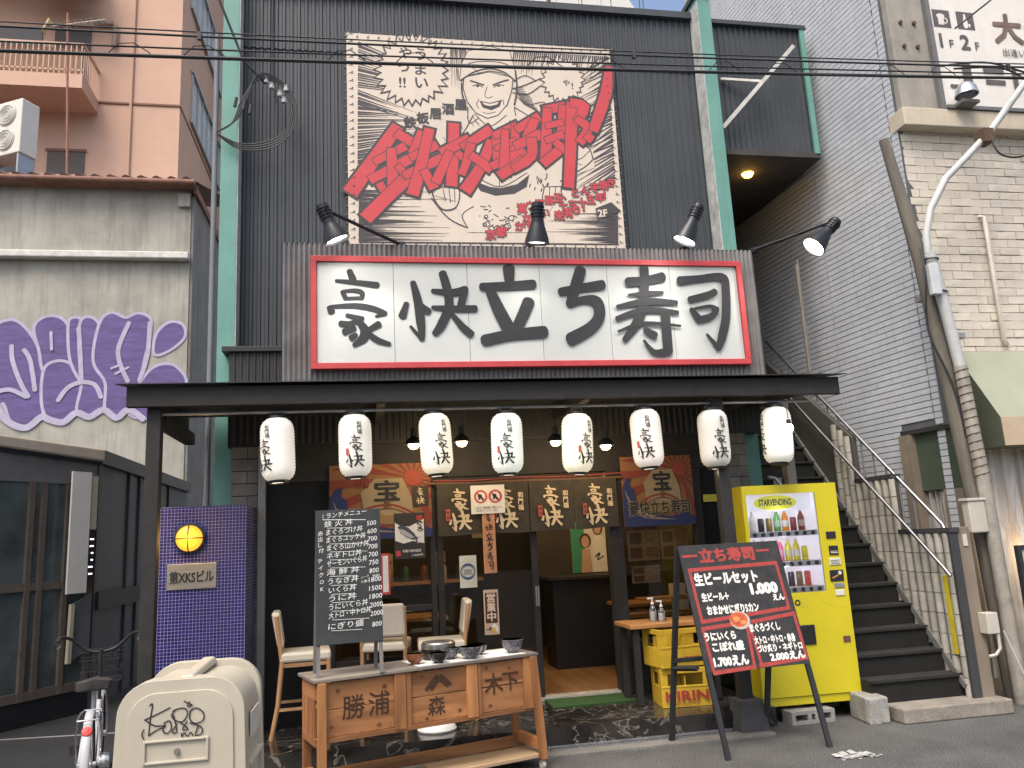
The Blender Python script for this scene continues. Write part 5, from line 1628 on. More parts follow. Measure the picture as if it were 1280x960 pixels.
# ================================================================== GREY TILED BUILDING ON THE RIGHT
tb = thing('tiled_building', 'tall building with a grey tiled side wall rising beside the stairs', 'building', (5.52, 6.8, 0))
WD = Vector((-.0958, .9954, 0)); WN = Vector((-.9954, -.0958, 0)); W0 = Vector((5.52, 6.8, 0))
wf = lambda s, z, h: W0 + WD * s + WN * h + Vector((0, 0, z))
mort = mat('tile_mortar', (.10, .105, .11), .95, var=.2)
MB().prism([(.535, 0), (.535, 2.47), (0, 2.47), (0, 11.2), (3.84, 11.2), (3.84, 0)], wf, 0, -.3).build('side_wall', mort, tb)
gt = mat('grey_glazed_tile', (.475, .50, .53), .4, var=.08, scale=3, rnd=.05, streak=.12, bump=.05, bscale=20)
TL, TH, J, JV = .232, .0625, .009, .0045
hm = MB().box(0, TL - J, 0, TH - J, 0, .009)
def tile_matrix(s, z, ln):
    return Matrix(((WD.x, 0, WN.x, 0), (WD.y, 0, WN.y, 0), (0, 1, 0, 0), (0, 0, 0, 1)))
tiles = []
camp = Vector((0, 0, 1.57))
for r in range(int(11.1 / TH)):
    z = .05 + r * TH
    s = -TL * (.5 if r % 2 else 0)
    while s < 3.83:
        a0, a1 = max(s, .008), min(s + TL - JV, 3.83)
        for j in (.10, 1.36):                                 # movement joints
            if a0 < j < a1:
                if j - a0 > .02: tiles.append((a0, j - .006, z))
                a0 = j + .006
        if z < 2.49 and a1 < .56: a1 = a0
        elif z < 2.49 and a0 < .56: a0 = .56
        if a1 - a0 > .015: tiles.append((a0, a1, z))
        s += TL
tiles = [t_ for t_ in tiles if t_[2] > 1.0]
def shown(t_):
    p = wf((t_[0] + t_[1]) / 2, t_[2], 0) - camp
    vis = t_[2] > 2.55 and (t_[2] < 5.6 or t_[0] < 1.6)
    return (t_[1] - t_[0]) * abs(p.normalized().dot(WN)) / p.length_squared * (1 if vis else .01)
tiles.sort(key=shown, reverse=True)
tmesh = {}
rest = MB()
for i, (a0, a1, z) in enumerate(tiles):
    ln_ = round(a1 - a0, 3)
    if i < 300:
        if ln_ not in tmesh:
            me = MB().box(0, ln_, 0, TH - J, -.004, .009).mesh('wall_tile')
            me.materials.append(gt)
            tmesh[ln_] = me
        M = tile_matrix(0, 0, 0).copy()
        M.translation = wf(a0, z, random.uniform(0, .0015))
        inst('wall_tile', tmesh[ln_], tb, M)
    else:
        h = .009 + random.uniform(0, .0015)
        rest.hexa([wf(a0, z, -.002), wf(a1, z, -.002), wf(a1, z + TH - J, -.002), wf(a0, z + TH - J, -.002), wf(a0, z, h), wf(a1, z, h), wf(a1, z + TH - J, h), wf(a0, z + TH - J, h)])
rest.build('wall_tiles', gt, tb, kind='stuff')
MB().prism([(.0, 2.43), (.56, 2.43), (.56, 2.475), (.0, 2.475)], wf, -.1, .03).build('lintel_trim', mat('trim_black', (.03, .03, .03), .6), tb)
beige = mat('beige_render', (.20, .165, .125), .85, var=.15, scale=4, streak=.3)
MB().prism([(.42, 0), (.56, 0), (.56, 2.43), (.42, 2.43)], wf, -.25, .06).build('corner_pillar', beige, tb)
MB().prism([(.02, 1.86), (.42, 1.86), (.42, 2.43), (.02, 2.43)], wf, -.2, -.02).build('green_fascia', mat('fascia_green', (.055, .075, .05), .7), tb)
MB().prism([(.02, 0), (.14, 0), (.14, 1.86), (.02, 1.86)], wf, -.12, -.0).build('door_jamb', beige, tb)
# transparent strip curtain in the side opening
pvc = bpy.data.materials.new('pvc_curtain'); pvc.use_nodes = True
n, l = pvc.node_tree.nodes, pvc.node_tree.links
b = n['Principled BSDF']; b.inputs['Base Color'].default_value = (.74, .71, .66, 1); b.inputs['Roughness'].default_value = .14
b.inputs['Transmission Weight'].default_value = .0; b.inputs['Alpha'].default_value = .6
mpv = n.new('ShaderNodeMapping'); mpv.inputs['Scale'].default_value = (9, 9, .5); gpv = n.new('ShaderNodeNewGeometry'); l.new(gpv.outputs['Position'], mpv.inputs[0])
nzv = n.new('ShaderNodeTexNoise'); nzv.inputs['Scale'].default_value = 1.3; nzv.inputs['Detail'].default_value = 4; l.new(mpv.outputs[0], nzv.inputs['Vector'])
mrv = n.new('ShaderNodeMapRange'); mrv.inputs['From Min'].default_value = .35; mrv.inputs['From Max'].default_value = .68; mrv.inputs['To Min'].default_value = .18; mrv.inputs['To Max'].default_value = .85
l.new(nzv.outputs['Fac'], mrv.inputs[0]); l.new(mrv.outputs[0], b.inputs['Alpha'])
nz = n.new('ShaderNodeTexNoise'); nz.inputs['Scale'].default_value = 9; nz.inputs['Detail'].default_value = 4
bp = n.new('ShaderNodeBump'); bp.inputs['Strength'].default_value = .8; bp.inputs['Distance'].default_value = .05
l.new(nz.outputs['Fac'], bp.inputs['Height']); l.new(bp.outputs[0], b.inputs['Normal'])
def curtain(fn, u0, u1, z0, z1, lab, amp=.02):
    t = thing('plastic_curtain', lab, 'curtain', tuple(fn((u0 + u1) / 2, z0, 0)))
    vs, fs = [], []
    n_ = 40
    for i in range(n_ + 1):
        u = u0 + (u1 - u0) * i / n_
        for j in range(7):
            z = z0 + (z1 - z0) * j / 6
            vs.append(fn(u, z, amp * sin(i * .9 + sin(i * .37) * 2 + j * .1) + amp * .5 * sin(i * 2.3 + j)))
    for i in range(n_):
        for j in range(6):
            fs.append((i * 7 + j, i * 7 + j + 1, i * 7 + j + 8, i * 7 + j + 7))
    MB().add(vs, fs).build('vinyl_sheet', pvc, t, smooth=60)
    return t
curtain(lambda s, z, h: wf(s, z, h - .06), .14, .42, .22, 1.86, 'clear plastic curtain in the narrow side opening behind the wooden post')

# ================================================================== CREAM BRICK BUILDING
cbd = thing('cream_building', 'cream painted brick building with a white sign and a green awning on the right', 'building', (6.5, 6.8, 0))
cpaint = mat('cream_masonry', (.58, .535, .45), .85, var=.10, scale=3, bump=.7, bscale=45, rnd=.07, streak=.18)
cmort = mat('cream_mortar', (.50, .46, .385), .95, var=.15, bump=.5)
conc = mat('upper_concrete', (.30, .285, .25), .9, var=.2, scale=3, streak=.45)
MB().box(5.53, 8.6, 6.817, 9.5, 3.1, 5.55).build('wall', cmort, cbd)
MB().box(5.53, 8.6, 6.83, 9.5, 5.55, 9.6).build('upper_wall', conc, cbd)
MB().box(5.50, 8.6, 6.66, 6.9, 5.56, 5.76).build('ledge', mat('ledge_cream', (.52, .46, .36), .85, var=.1, streak=.3), cbd, bev=.01)
MB().box(5.55, 6.0, 6.72, 6.83, 5.76, 9.6).build('concrete_pier', conc, cbd, bev=.01)
for z in (6.5, 6.78):
    for x in (5.68, 5.84):
        MB().cyl((x, 6.70, z), (x, 6.74, z), .022, n=10).build('anchor_hole', mat('rust_dark', (.10, .06, .04), .9), cbd)
bl_, bh_ = .235, .088
r = 0
bmesh_ = {}
z = 3.16
while z < 5.54:
    x = 5.54 - (bl_ / 2 if r % 2 else 0)
    while x < 7.35:
        x0, x1 = max(x, 5.54), x + bl_ - .006
        k_ = round(x1 - x0, 3)
        if k_ > .03:
            v_ = random.randrange(4)
            if (k_, v_) not in bmesh_:
                jt = lambda: random.uniform(-.004, .004)
                f_ = .012
                me = MB().hexa([(0 + jt(), -.018 + jt(), 0 + jt()), (k_ + jt(), -.018 + jt(), jt()), (k_, .02, 0), (0, .02, 0), (jt(), -.018 + jt(), bh_ - .006 + jt()), (k_ + jt(), -.018 + jt(), bh_ - .006 + jt()), (k_, .02, bh_ - .006), (0, .02, bh_ - .006)]).mesh('brick')
                me.materials.append(cpaint)
                bmesh_[(k_, v_)] = me
            inst('brick', bmesh_[(k_, v_)], cbd, Matrix.Translation((x0, 6.826 - random.uniform(0, .009), z)))
        x += bl_
    z += bh_
    r += 1
MB().box(7.35, 8.6, 6.80, 6.83, 3.1, 5.55).build('wall', cpaint, cbd)
MB().tube([(6.30, 6.79, 4.62), (6.31, 6.74, 4.60), (6.31, 6.76, 3.3), (6.36, 6.78, 3.26)], .024, 8).build('conduit', cpaint, cbd, smooth=50)
MB().box(5.6, 8.6, 6.9, 9.5, 0, 3.1).build('ground_floor_wall', mat('shop_wall', (.20, .15, .105), .8, var=.3, scale=2), cbd)
# green awning with beige valance
gaw = thing('green_awning', 'sage green slanted canopy with a beige valance over the right shopfront', 'awning', (6.9, 6.5, 2.2))
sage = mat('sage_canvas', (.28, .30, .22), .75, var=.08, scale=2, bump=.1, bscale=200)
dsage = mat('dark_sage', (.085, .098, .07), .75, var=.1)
xA = 5.70
prof = [(6.80, 3.18), (6.74, 3.18), (6.30, 2.46), (6.30, 2.20), (6.80, 2.20)]
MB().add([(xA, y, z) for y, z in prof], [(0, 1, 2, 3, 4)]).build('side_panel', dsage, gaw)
MB().add([(xA, 6.74, 3.18), (8.6, 6.74, 3.18), (8.6, 6.30, 2.46), (xA, 6.30, 2.46)], [(0, 1, 2, 3)]).build('slope_panel', sage, gaw)
MB().add([(xA, 6.80, 3.182), (8.6, 6.80, 3.182), (8.6, 6.74, 3.182), (xA, 6.74, 3.182)], [(0, 1, 2, 3)]).build('top_edge', mat('ledge_cream'), gaw)
MB().box(xA, 8.6, 6.292, 6.302, 2.20, 2.46).build('valance', mat('valance_beige', (.46, .36, .25), .75, var=.06), gaw)
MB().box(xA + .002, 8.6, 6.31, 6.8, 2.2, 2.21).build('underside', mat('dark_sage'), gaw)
curtain(lambda u, z, h: Vector((u, 6.70 - h, z)), 5.54, 8.4, .15, 2.2, 'wide clear plastic sheeting hanging under the green canopy', .045)
t = thing('shop_lamp', 'warm bare bulb behind the plastic sheeting of the right shop', 'lamp', (6.3, 6.84, 1.1))
MB().lathe([(0, -.04), (.03, -.02), (.03, .02), (0, .04)], 12, (6.3, 6.82, 1.2)).build('bulb', warm, t)
lamp('POINT', (6.3, 6.80, 1.2), 9, (1, .78, .5), t, .1)
# sign with icons
us = thing('upper_sign', 'white upper sign with mug and bottle icons on the cream building', 'sign', (7.0, 6.75, 5.8))
MB().box(6.02, 8.6, 6.70, 6.80, 5.80, 7.30).build('panel', mat('upper_sign_white', (.68, .66, .61), .6, var=.05, streak=.1), us)
MB().box(5.97, 6.02, 6.66, 6.83, 5.76, 7.36).box(6.02, 8.6, 6.66, 6.83, 7.30, 7.36).box(6.02, 8.6, 6.64, 6.83, 5.762, 5.80).build('frame', mat('frame_grey', (.14, .14, .14), .6), us)
a = Art(lambda u, v, h: Vector((u, 6.70 - h, v)))
sgr = mat('sign_grey', (.10, .09, .09), .6)
a.poly([(6.07, 6.75), (6.28, 6.745), (6.28, 6.955), (6.07, 6.96)], sgr); a.poly([(6.36, 6.745), (6.57, 6.74), (6.57, 6.95), (6.36, 6.955)], sgr)
uw = mat('upper_sign_white')
a.rect(6.13, 6.78, 6.20, 6.88, uw); a.ell(6.165, 6.885, .05, .028, uw); a.ring(6.21, 6.83, .03, .03, .012, uw)
a.stroke([(6.46, 6.92, .025), (6.46, 6.88, .03), (6.46, 6.84, .055), (6.46, 6.79, .055), (6.46, 6.77, .05)], uw)
a.stroke([(6.505, 6.80, .03), (6.505, 6.77, .01)], uw, raw=True)
a.grp()
a.text('1', 6.11, 6.51, .23, sgr, .03); a.grp(); a.text('F', 6.22, 6.51, .13, sgr, .015); a.grp(); a.text('2', 6.36, 6.50, .24, sgr, .03); a.grp(); a.text('F', 6.53, 6.50, .13, sgr, .015)
a.grp()
a.text('大', 6.80, 6.64, .38, mat('sign_bronze', (.17, .12, .09), .5, var=.3), .035); a.grp(); a.text('衆', 7.2, 6.64, .38, mat('sign_bronze'), .03)
a.grp()
a.text('出逢いの酒', 6.86, 6.455, .10, sgr, .01)
a.grp()
a.rect(6.14, 6.03, 6.40, 6.07, sgr); a.rect(6.31, 6.05, 6.42, 6.33, sgr); a.grp(); a.rect(6.57, 6.23, 6.82, 6.29, sgr); a.rect(6.58, 6.10, 6.82, 6.15, sgr); a.grp(); a.rect(6.92, 6.00, 6.98, 6.30, sgr); a.rect(7.08, 6.0, 7.14, 6.3, sgr)
a.build('lettering', us)
t = thing('hooded_lamp', 'silver hooded lamp on the ledge under the white sign', 'lamp', (6.22, 6.6, 5.78))
MB().lathe([(0, .14), (.06, .13), (.10, .08), (.115, 0), (.105, 0), (.09, .07), (0, .12)], 20, (6.19, 6.56, 5.86)).build('hood', mat('hood_silver', (.5, .52, .54), .25, metal=.8), t, smooth=40)
MB().box(6.10, 6.30, 6.52, 6.66, 5.77, 5.80).build('base', mat('frame_grey'), t)

# ================================================================== POLES AND CABLES ON THE RIGHT
sp_ = thing('street_pole', 'pale steel street pole with a curved lamp arm and wire wrapping', 'pole', (5.47, 6.36, 0))
ps = mat('pole_paint', (.46, .47, .46), .5, var=.12, scale=5, streak=.3)
MB().tube([(5.49, 6.36, 0), (5.47, 6.36, 1.8), (5.42, 6.36, 2.95)], [.062, .060, .058], 16).build('shaft', mat('pole_concrete', (.30, .28, .24), .8, var=.3, scale=7, streak=.5), sp_, smooth=40)
MB().tube([(5.42, 6.36, 2.95), (5.36, 6.36, 3.5), (5.29, 6.36, 4.05)], .052, 14).build('shaft', ps, sp_, smooth=40)
MB().tube([(5.27, 6.36, 4.0), (5.29, 6.36, 4.25), (5.38, 6.36, 4.5), (5.6, 6.36, 4.82), (5.9, 6.36, 5.08), (6.19, 6.36, 5.34), (6.7, 6.36, 5.9), (7.2, 6.36, 6.5)], .034, 10).build('lamp_arm', ps, sp_, smooth=60)
mb = MB()
hx = [(5.42 + .05 * (2.95 - z) / 1.15 * 1 + .064 * cos(k * .9), 6.36 - .064 * sin(k * .9), z) for k, z in ((i, 2.93 - i * .0105) for i in range(100))]
mb.tube(hx, .005, 5).build('wire_wrap', mat('rusty_wire', (.10, .055, .03), .8), sp_)
MB().box(5.20, 5.30, 6.28, 6.34, 3.62, 3.92).build('junction_box', mat('box_white', (.52, .54, .55), .5), sp_, bev=.01)
for z in (3.98, 3.66):
    MB().tube([(5.30 + (3.9 - z) * .1 + .066 * cos(A), 6.36 + .066 * sin(A), z) for A in [2 * pi * i / 12 for i in range(12)]], .008, 5, True).build('clamp', darkmetal, sp_)
MB().box(5.37, 5.55, 6.5, 6.76, 3.68, 3.73).build('wall_bracket', mat('bracket_grey', (.25, .25, .25), .6), sp_)
MB().box(5.47, 5.65, 6.5, 6.76, 3.26, 3.31).build('wall_bracket', mat('bracket_grey'), sp_)
wpo = thing('wooden_post', 'weathered wooden utility post leaning in front of the tiled corner', 'post', (5.5, 6.5, 0))
MB().tube([(5.56, 6.5, 0), (5.49, 6.5, 1.5), (5.40, 6.5, 2.8), (5.30, 6.5, 4.0), (5.10, 6.5, 5.28)], [.088, .08, .075, .07, .048], 12).build('shaft', mat('weathered_post', (.155, .14, .115), .9, var=.3, scale=4, bump=.6, bscale=40, stretch=(4, 4, .5)), wpo, smooth=40)
t = thing('meter_box', 'pale electric meter box strapped to the wooden post', 'box', (5.5, 6.38, 1.45))
MB().box(5.25, 5.42, 6.33, 6.42, 1.44, 1.72).build('case', mat('meter_beige', (.46, .43, .36), .5, var=.08), t, bev=.012)
MB().box(5.235, 5.435, 6.32, 6.43, 1.72, 1.745).build('rain_cap', mat('meter_beige'), t, bev=.004)
t = thing('socket_box', 'small beige outdoor socket box with a bent conduit by the stair foot', 'box', (5.14, 6.12, .6))
MB().box(5.06, 5.17, 6.10, 6.199, .62, .79).build('case', mat('meter_beige'), t, bev=.006)
MB().tube([(5.16, 6.12, .62), (5.16, 6.12, .5), (5.12, 6.13, .45), (5.06, 6.14, .44)], .014, 8).build('conduit', mat('meter_beige'), t, smooth=50)
MB().tube([(5.2, 6.1, .64), (5.3, 6.1, .35), (5.38, 6.08, .12), (5.5, 6.05, .03), (5.35, 5.98, .012), (5.28, 5.95, .012)], .007, 6).build('cable', mat('cable_white', (.5, .5, .5), .5), t)
tag(MB().box(5.03, 5.07, 6.19, 6.199, 1.34, 1.44).build('wall_sticker', mat('sticker_cream', (.5, .47, .38), .6)), 'small cream sticker on the end of the stair balustrade', 'sticker')
t = thing('edge_menu_stand', 'black framed menu stand cut by the right edge of the picture', 'stand', (5.75, 6.3, 0))
MB().box(5.50, 5.54, 6.14, 6.18, .1, 1.32).box(6.3, 6.34, 6.14, 6.18, .1, 1.32).box(5.54, 6.3, 6.14, 6.18, 1.28, 1.32).build('frame', blackpaint, t)
MB().box(5.54, 6.3, 6.15, 6.17, .5, 1.28).build('panel', mat('menu_green', (.40, .46, .32), .5), t)
MB().box(5.46, 6.36, 6.05, 6.28, .04, .1).build('base', blackpaint, t)
for x in (5.48, 6.32):
    MB().cyl((x, 6.15, .035), (x, 6.19, .035), .035, n=12).build('wheel', darkmetal, t)

def sag(p0, p1, d, n=24):
    p0, p1 = Vector(p0), Vector(p1)
    return [p0.lerp(p1, i / n) - Vector((0, 0, 4 * d * (i / n) * (1 - i / n))) for i in range(n + 1)]
wire = mat('cable_black', (.035, .036, .038), .6, var=.2)
for nm, p0, p1, d, r_, lab in (('overhead_cable', (-6, 5, 4.70), (10, 5, 5.28), .10, .012, 'thickest black overhead cable crossing the whole street front'),
                              ('overhead_cable', (-6, 5, 4.78), (10, 5, 5.30), .10, .006, 'thin wire just above the thickest cable'),
                              ('overhead_cable', (-6, 5.05, 4.97), (10, 5.05, 5.40), .14, .0075, 'medium black cable higher over the street'),
                              ('overhead_cable', (-6, 5.1, 5.04), (10, 5.1, 5.46), .14, .005, 'topmost hair-thin wire over the street')):
    t = thing(nm, lab, 'cable', p0)
    pts = sag(p0, p1, d, 40)
    MB().tube(pts, r_, 6).build('strand', wire, t, smooth=60)
    if r_ > .011:
        for i in range(34):
            x = -5.6 + i * .46
            f = (x + 6) / 16
            c = Vector(p0).lerp(Vector(p1), f) - Vector((0, 0, 4 * d * f * (1 - f)))
            if i % 3 != 2:
                MB().tube([c + Vector((-.13, 0, .0)), c + Vector((-.06, -.01, .075)), c + Vector((.03, -.01, .085)), c + Vector((.12, 0, .03)), c + Vector((.16, 0, -.01))], .004, 4).build('lashing_wire', wire, t)
    elif r_ > .007:
        for f in (.22, .31, .5, .7, .82):
            c = Vector(p0).lerp(Vector(p1), f) - Vector((0, 0, 4 * d * f * (1 - f)))
            MB().box(c.x - .012, c.x + .012, c.y - .012, c.y + .012, c.z - .025, c.z + .025).build('spacer_clip', wire, t)
t = thing('service_drop', 'loop of service cables and insulators by the left teal column', 'cable', (-1.2, 7.5, 5.8))
for k in range(4):
    o = k * .02
    MB().tube(catmull([(-1.36, 7.5, 5.62), (-1.22 + o, 7.5, 5.72 + o), (-1.13 + o, 7.52, 6.0 + o), (-1.0, 7.55, 6.22 + o), (-.86, 7.6, 6.26 + o), (-.75 + o, 7.6, 6.18), (-.68 + o, 7.6, 5.95), (-.72 + o, 7.6, 5.72), (-.9 + o, 7.58, 5.58 - o), (-1.15, 7.55, 5.53 - o), (-1.36, 7.5, 5.6)], 4), .007, 5).build('cable', wire, t, smooth=60)
MB().tube([(-1.6, 7.3, 7.6), (-1.35, 7.4, 7.0), (-1.12, 7.5, 6.4), (-.92, 7.6, 6.22)], .014, 6).build('cable', wire, t)
for x, z in ((-.92, 6.26), (-.86, 6.2), (-.78, 6.12), (-.72, 6.18), (-.74, 6.05)):
    MB().lathe([(0, -.035), (.025, -.03), (.028, 0), (.018, .01), (.026, .03), (0, .035)], 12, (x, 7.6, z)).build('insulator', mat('porcelain', (.45, .46, .46), .25), t, smooth=40)
for k, (x, z) in enumerate(((-1.2, 5.95), (-1.12, 5.92), (-1.06, 5.88))):
    MB().cyl((x, 7.51, z - .05), (x + .015, 7.51, z + .05), .016, n=8).build('splice_sleeve', wire, t)
t = thing('pole_cables', 'tangle of cables around the curved street lamp arm at the right edge', 'cable', (6.2, 6.3, 5.3))
for pts in (((5.9, 6.25, 6.4), (6.3, 6.25, 6.7), (6.9, 6.2, 7.15)), ((5.8, 6.3, 6.02), (6.2, 6.2, 6.0), (6.8, 6.1, 5.8), (7.6, 6, 5.9)), ((5.85, 6.3, 5.98), (6.3, 6.2, 5.95), (6.6, 6.2, 5.8), (6.75, 6.25, 5.65)), ((6.12, 6.3, 5.35), (6.15, 6.25, 5.05), (6.4, 6.2, 5.02), (6.7, 6.2, 5.3)), ((5.2, 6.36, 4.1), (5.16, 6.3, 3.8), (5.2, 6.42, 3.3), (5.36, 6.42, 2.8), (5.42, 6.42, 2.3))):
    MB().tube(catmull(pts, 6), .010, 6).build('cable', wire, t, smooth=60)
MB().box(6.05, 6.16, 6.28, 6.42, 5.2, 5.34).build('clamp', mat('rust_dark', (.10, .06, .04), .9), t)

# ================================================================== BLUE MOSAIC PILLAR
mz = bpy.data.materials.new('blue_mosaic'); mz.use_nodes = True
n, l = mz.node_tree.nodes, mz.node_tree.links
b = n['Principled BSDF']; b.inputs['Roughness'].default_value = .25
geo = n.new('ShaderNodeNewGeometry'); sx = n.new('ShaderNodeSeparateXYZ'); ad = n.new('ShaderNodeMath'); ad.operation = 'SUBTRACT'
cxyz = n.new('ShaderNodeCombineXYZ')
l.new(geo.outputs['Position'], sx.inputs[0]); l.new(sx.outputs[0], ad.inputs[0]); l.new(sx.outputs[1], ad.inputs[1])
l.new(ad.outputs[0], cxyz.inputs[0]); l.new(sx.outputs[2], cxyz.inputs[1])
bt_ = n.new('ShaderNodeTexBrick'); bt_.offset = 0; bt_.inputs['Scale'].default_value = 1
bt_.inputs['Brick Width'].default_value = .0262; bt_.inputs['Row Height'].default_value = .0262; bt_.inputs['Mortar Size'].default_value = .0013; bt_.inputs['Mortar Smooth'].default_value = .1
bt_.inputs['Color1'].default_value = (.023, .017, .15, 1); bt_.inputs['Color2'].default_value = (.011, .008, .075, 1); bt_.inputs['Mortar'].default_value = (.36, .34, .50, 1)
l.new(cxyz.outputs[0], bt_.inputs['Vector']); l.new(bt_.outputs[0], b.inputs['Base Color'])
bp = n.new('ShaderNodeBump'); bp.invert = True; bp.inputs['Distance'].default_value = .002; l.new(bt_.outputs['Fac'], bp.inputs['Height']); l.new(bp.outputs[0], b.inputs['Normal'])
mo = thing('mosaic_pillar', 'low pillar faced with dark blue mosaic tiles beside the restaurant', 'pillar', (-1.31, 6.9, 0))
MB().box(-1.665, -.955, 6.9, 7.45, 0, 1.987).build('mosaic_body', mz, mo, bev=.004)
t = thing('building_name_plate', 'brushed steel building name plate on the blue mosaic pillar', 'plate', (-1.365, 6.89, 1.33))
MB().box(-1.552, -1.178, 6.885, 6.899, 1.335, 1.535).build('plate', mat('brushed_steel', (.33, .30, .25), .38, metal=.6, var=.2, scale=5, stretch=(.3, 1, 12)), t, bev=.003)
a = Art(lambda u, v, h: Vector((u, 6.885 - h, v)))
a.text('第XKSビル', -1.365, 1.392, .10, ink, .035, 'c', width=.33)
a.build('lettering', t)
t = thing('bulkhead_lamp', 'round amber bulkhead lamp with a black cage lit on the blue mosaic pillar', 'lamp', (-1.385, 6.88, 1.73))
MB().lathe([(.115, 0), (.12, .01), (.12, .04), (.105, .045)], 28, (-1.385, 6.9, 1.732), Matrix.Rotation(R(90), 3, 'X')).build('rim', darkmetal, t, smooth=40)
MB().lathe([(.105, .02), (.10, .06), (.07, .09), (0, .10)], 28, (-1.385, 6.9, 1.732), Matrix.Rotation(R(90), 3, 'X')).build('globe', mat('bulkhead_amber', (.55, .20, .01), .3, var=0, emit=.8, ecol=(1, .42, .04)), t, smooth=50)
MB().tube([(-1.385, 6.9 - .045 - .066 * cos(A), 1.732 + .108 * sin(A)) for A in [-pi / 2 + pi * i / 10 for i in range(11)]], .005, 6).build('cage_bar', darkmetal, t)
MB().tube([(-1.385 + .108 * sin(A), 6.9 - .045 - .066 * cos(A), 1.732) for A in [-pi / 2 + pi * i / 10 for i in range(11)]], .005, 6).build('cage_bar', darkmetal, t)
lamp('POINT', (-1.385, 6.74, 1.73), 2, (1, .55, .12), t)

# ================================================================== BEIGE STORAGE BIN
bi = thing('storage_bin', 'beige rounded plastic street bin with a scribbled tag on its front', 'bin', (-.86, 4.2, 0), R(-1))
bp_ = mat('bin_beige', (.42, .385, .305), .5, var=.07, scale=4, streak=.25, scol=(.30, .27, .21), bump=.15, bscale=25)
def binprof(w, z0, zt, r, flare=.03, n=8):
    P = [(-w - flare, z0)]
    for i in range(n + 1):
        A = pi - (pi / 2) * i / n
        P.append((-w + r + r * cos(A), zt - r + r * sin(A)))
    for i in range(n + 1):
        A = pi / 2 - (pi / 2) * i / n
        P.append((w - r + r * cos(A), zt - r + r * sin(A)))
    P.append((w + flare, z0))
    return P
fnb = lambda u, v, w_: Vector((u, w_, v))
MB().prism(binprof(.265, 0, 1.0, .15), fnb, .03, .52).build('body', bp_, bi, local=True, bev=.012, smooth=40)
MB().prism(binprof(.285, 0, 1.02, .16), fnb, -.02, .085).build('front_frame', bp_, bi, local=True, bev=.02, smooth=40)
MB().prism(binprof(.235, .03, .965, .13, .02), fnb, -.03, -.015).build('front_door', bp_, bi, local=True, bev=.004, smooth=40)
MB().prism(binprof(.285, 0, 1.035, .16), fnb, .50, .56).build('rear_frame', bp_, bi, local=True, bev=.012, smooth=40)
MB().hexa([(-.03, .02, 1.0), (.05, .02, 1.0), (.06, .5, 1.02), (-.02, .5, 1.02), (-.02, .03, 1.03), (.04, .03, 1.03), (.05, .5, 1.055), (-.01, .5, 1.055)]).build('lid_ridge', bp_, bi, local=True, bev=.01)
hs = MB().box(-.15, .12, -.042, -.03, .655, .668).box(-.15, .12, -.042, -.03, .748, .76).box(-.16, -.147, -.042, -.03, .655, .76).box(.117, .13, -.042, -.03, .655, .76).build('handle_recess', bp_, bi, local=True, bev=.004)
MB().cyl((-.01, -.045, .705), (-.01, -.03, .705), .013, n=14).build('lock', mat('lock_grey', (.25, .24, .22), .4, metal=.5), hs, local=True)
MB().box(.287, .292, .15, .40, .70, .82).build('side_label', mat('label_pale', (.52, .50, .44), .6), bi, local=True)
for z in (.3, .34, .38, .58):
    MB().box(.27, .305, .1, .49, z, z + .018).build('side_rib', bp_, bi, local=True, bev=.004)
a = Art(lambda u, v, h: Vector((u, -.03 - h, v)))
tagp = lambda pts, w_=.006: a.stroke([(-.165 + (x - 255) * .00082, .93 - (y - 320) * .00082, w_) for x, y in pts], ink, k=4)
for pts in (((290, 340), (305, 335), (295, 420), (290, 500)), ((265, 415), (330, 390), (400, 360)), ((270, 415), (320, 450), (380, 455), (330, 475), (290, 500)), ((415, 380), (440, 370), (480, 370), (495, 400), (470, 440), (430, 430), (410, 400), (430, 372)), ((505, 390), (540, 372), (580, 400), (580, 440), (540, 455), (508, 430), (510, 385)),
            ((370, 440), (400, 430), (410, 470), (390, 495), (365, 480), (375, 445)), ((420, 400), (440, 490), (415, 490), (440, 450)), ((455, 440), (500, 480), (470, 480), (495, 440)), ((510, 450), (570, 475), (575, 510), (540, 518), (555, 470)), ((475, 330), (500, 345), (520, 355), (495, 360), (505, 335)), ((265, 465), (255, 490), (265, 515)), ((465, 500), (470, 520), (480, 500), (500, 520), (515, 500), (530, 520))):
    tagp(pts)
for mt, mb in a.items():
    mb.build('scribbled_tag', mt, bi, local=True, flip=False)

# ================================================================== BICYCLE
bk_ = thing('bicycle', 'parked city bicycle with white rear mudguard and red reflector seen from behind', 'bicycle', (-1.77, 5.90, 0), R(13))
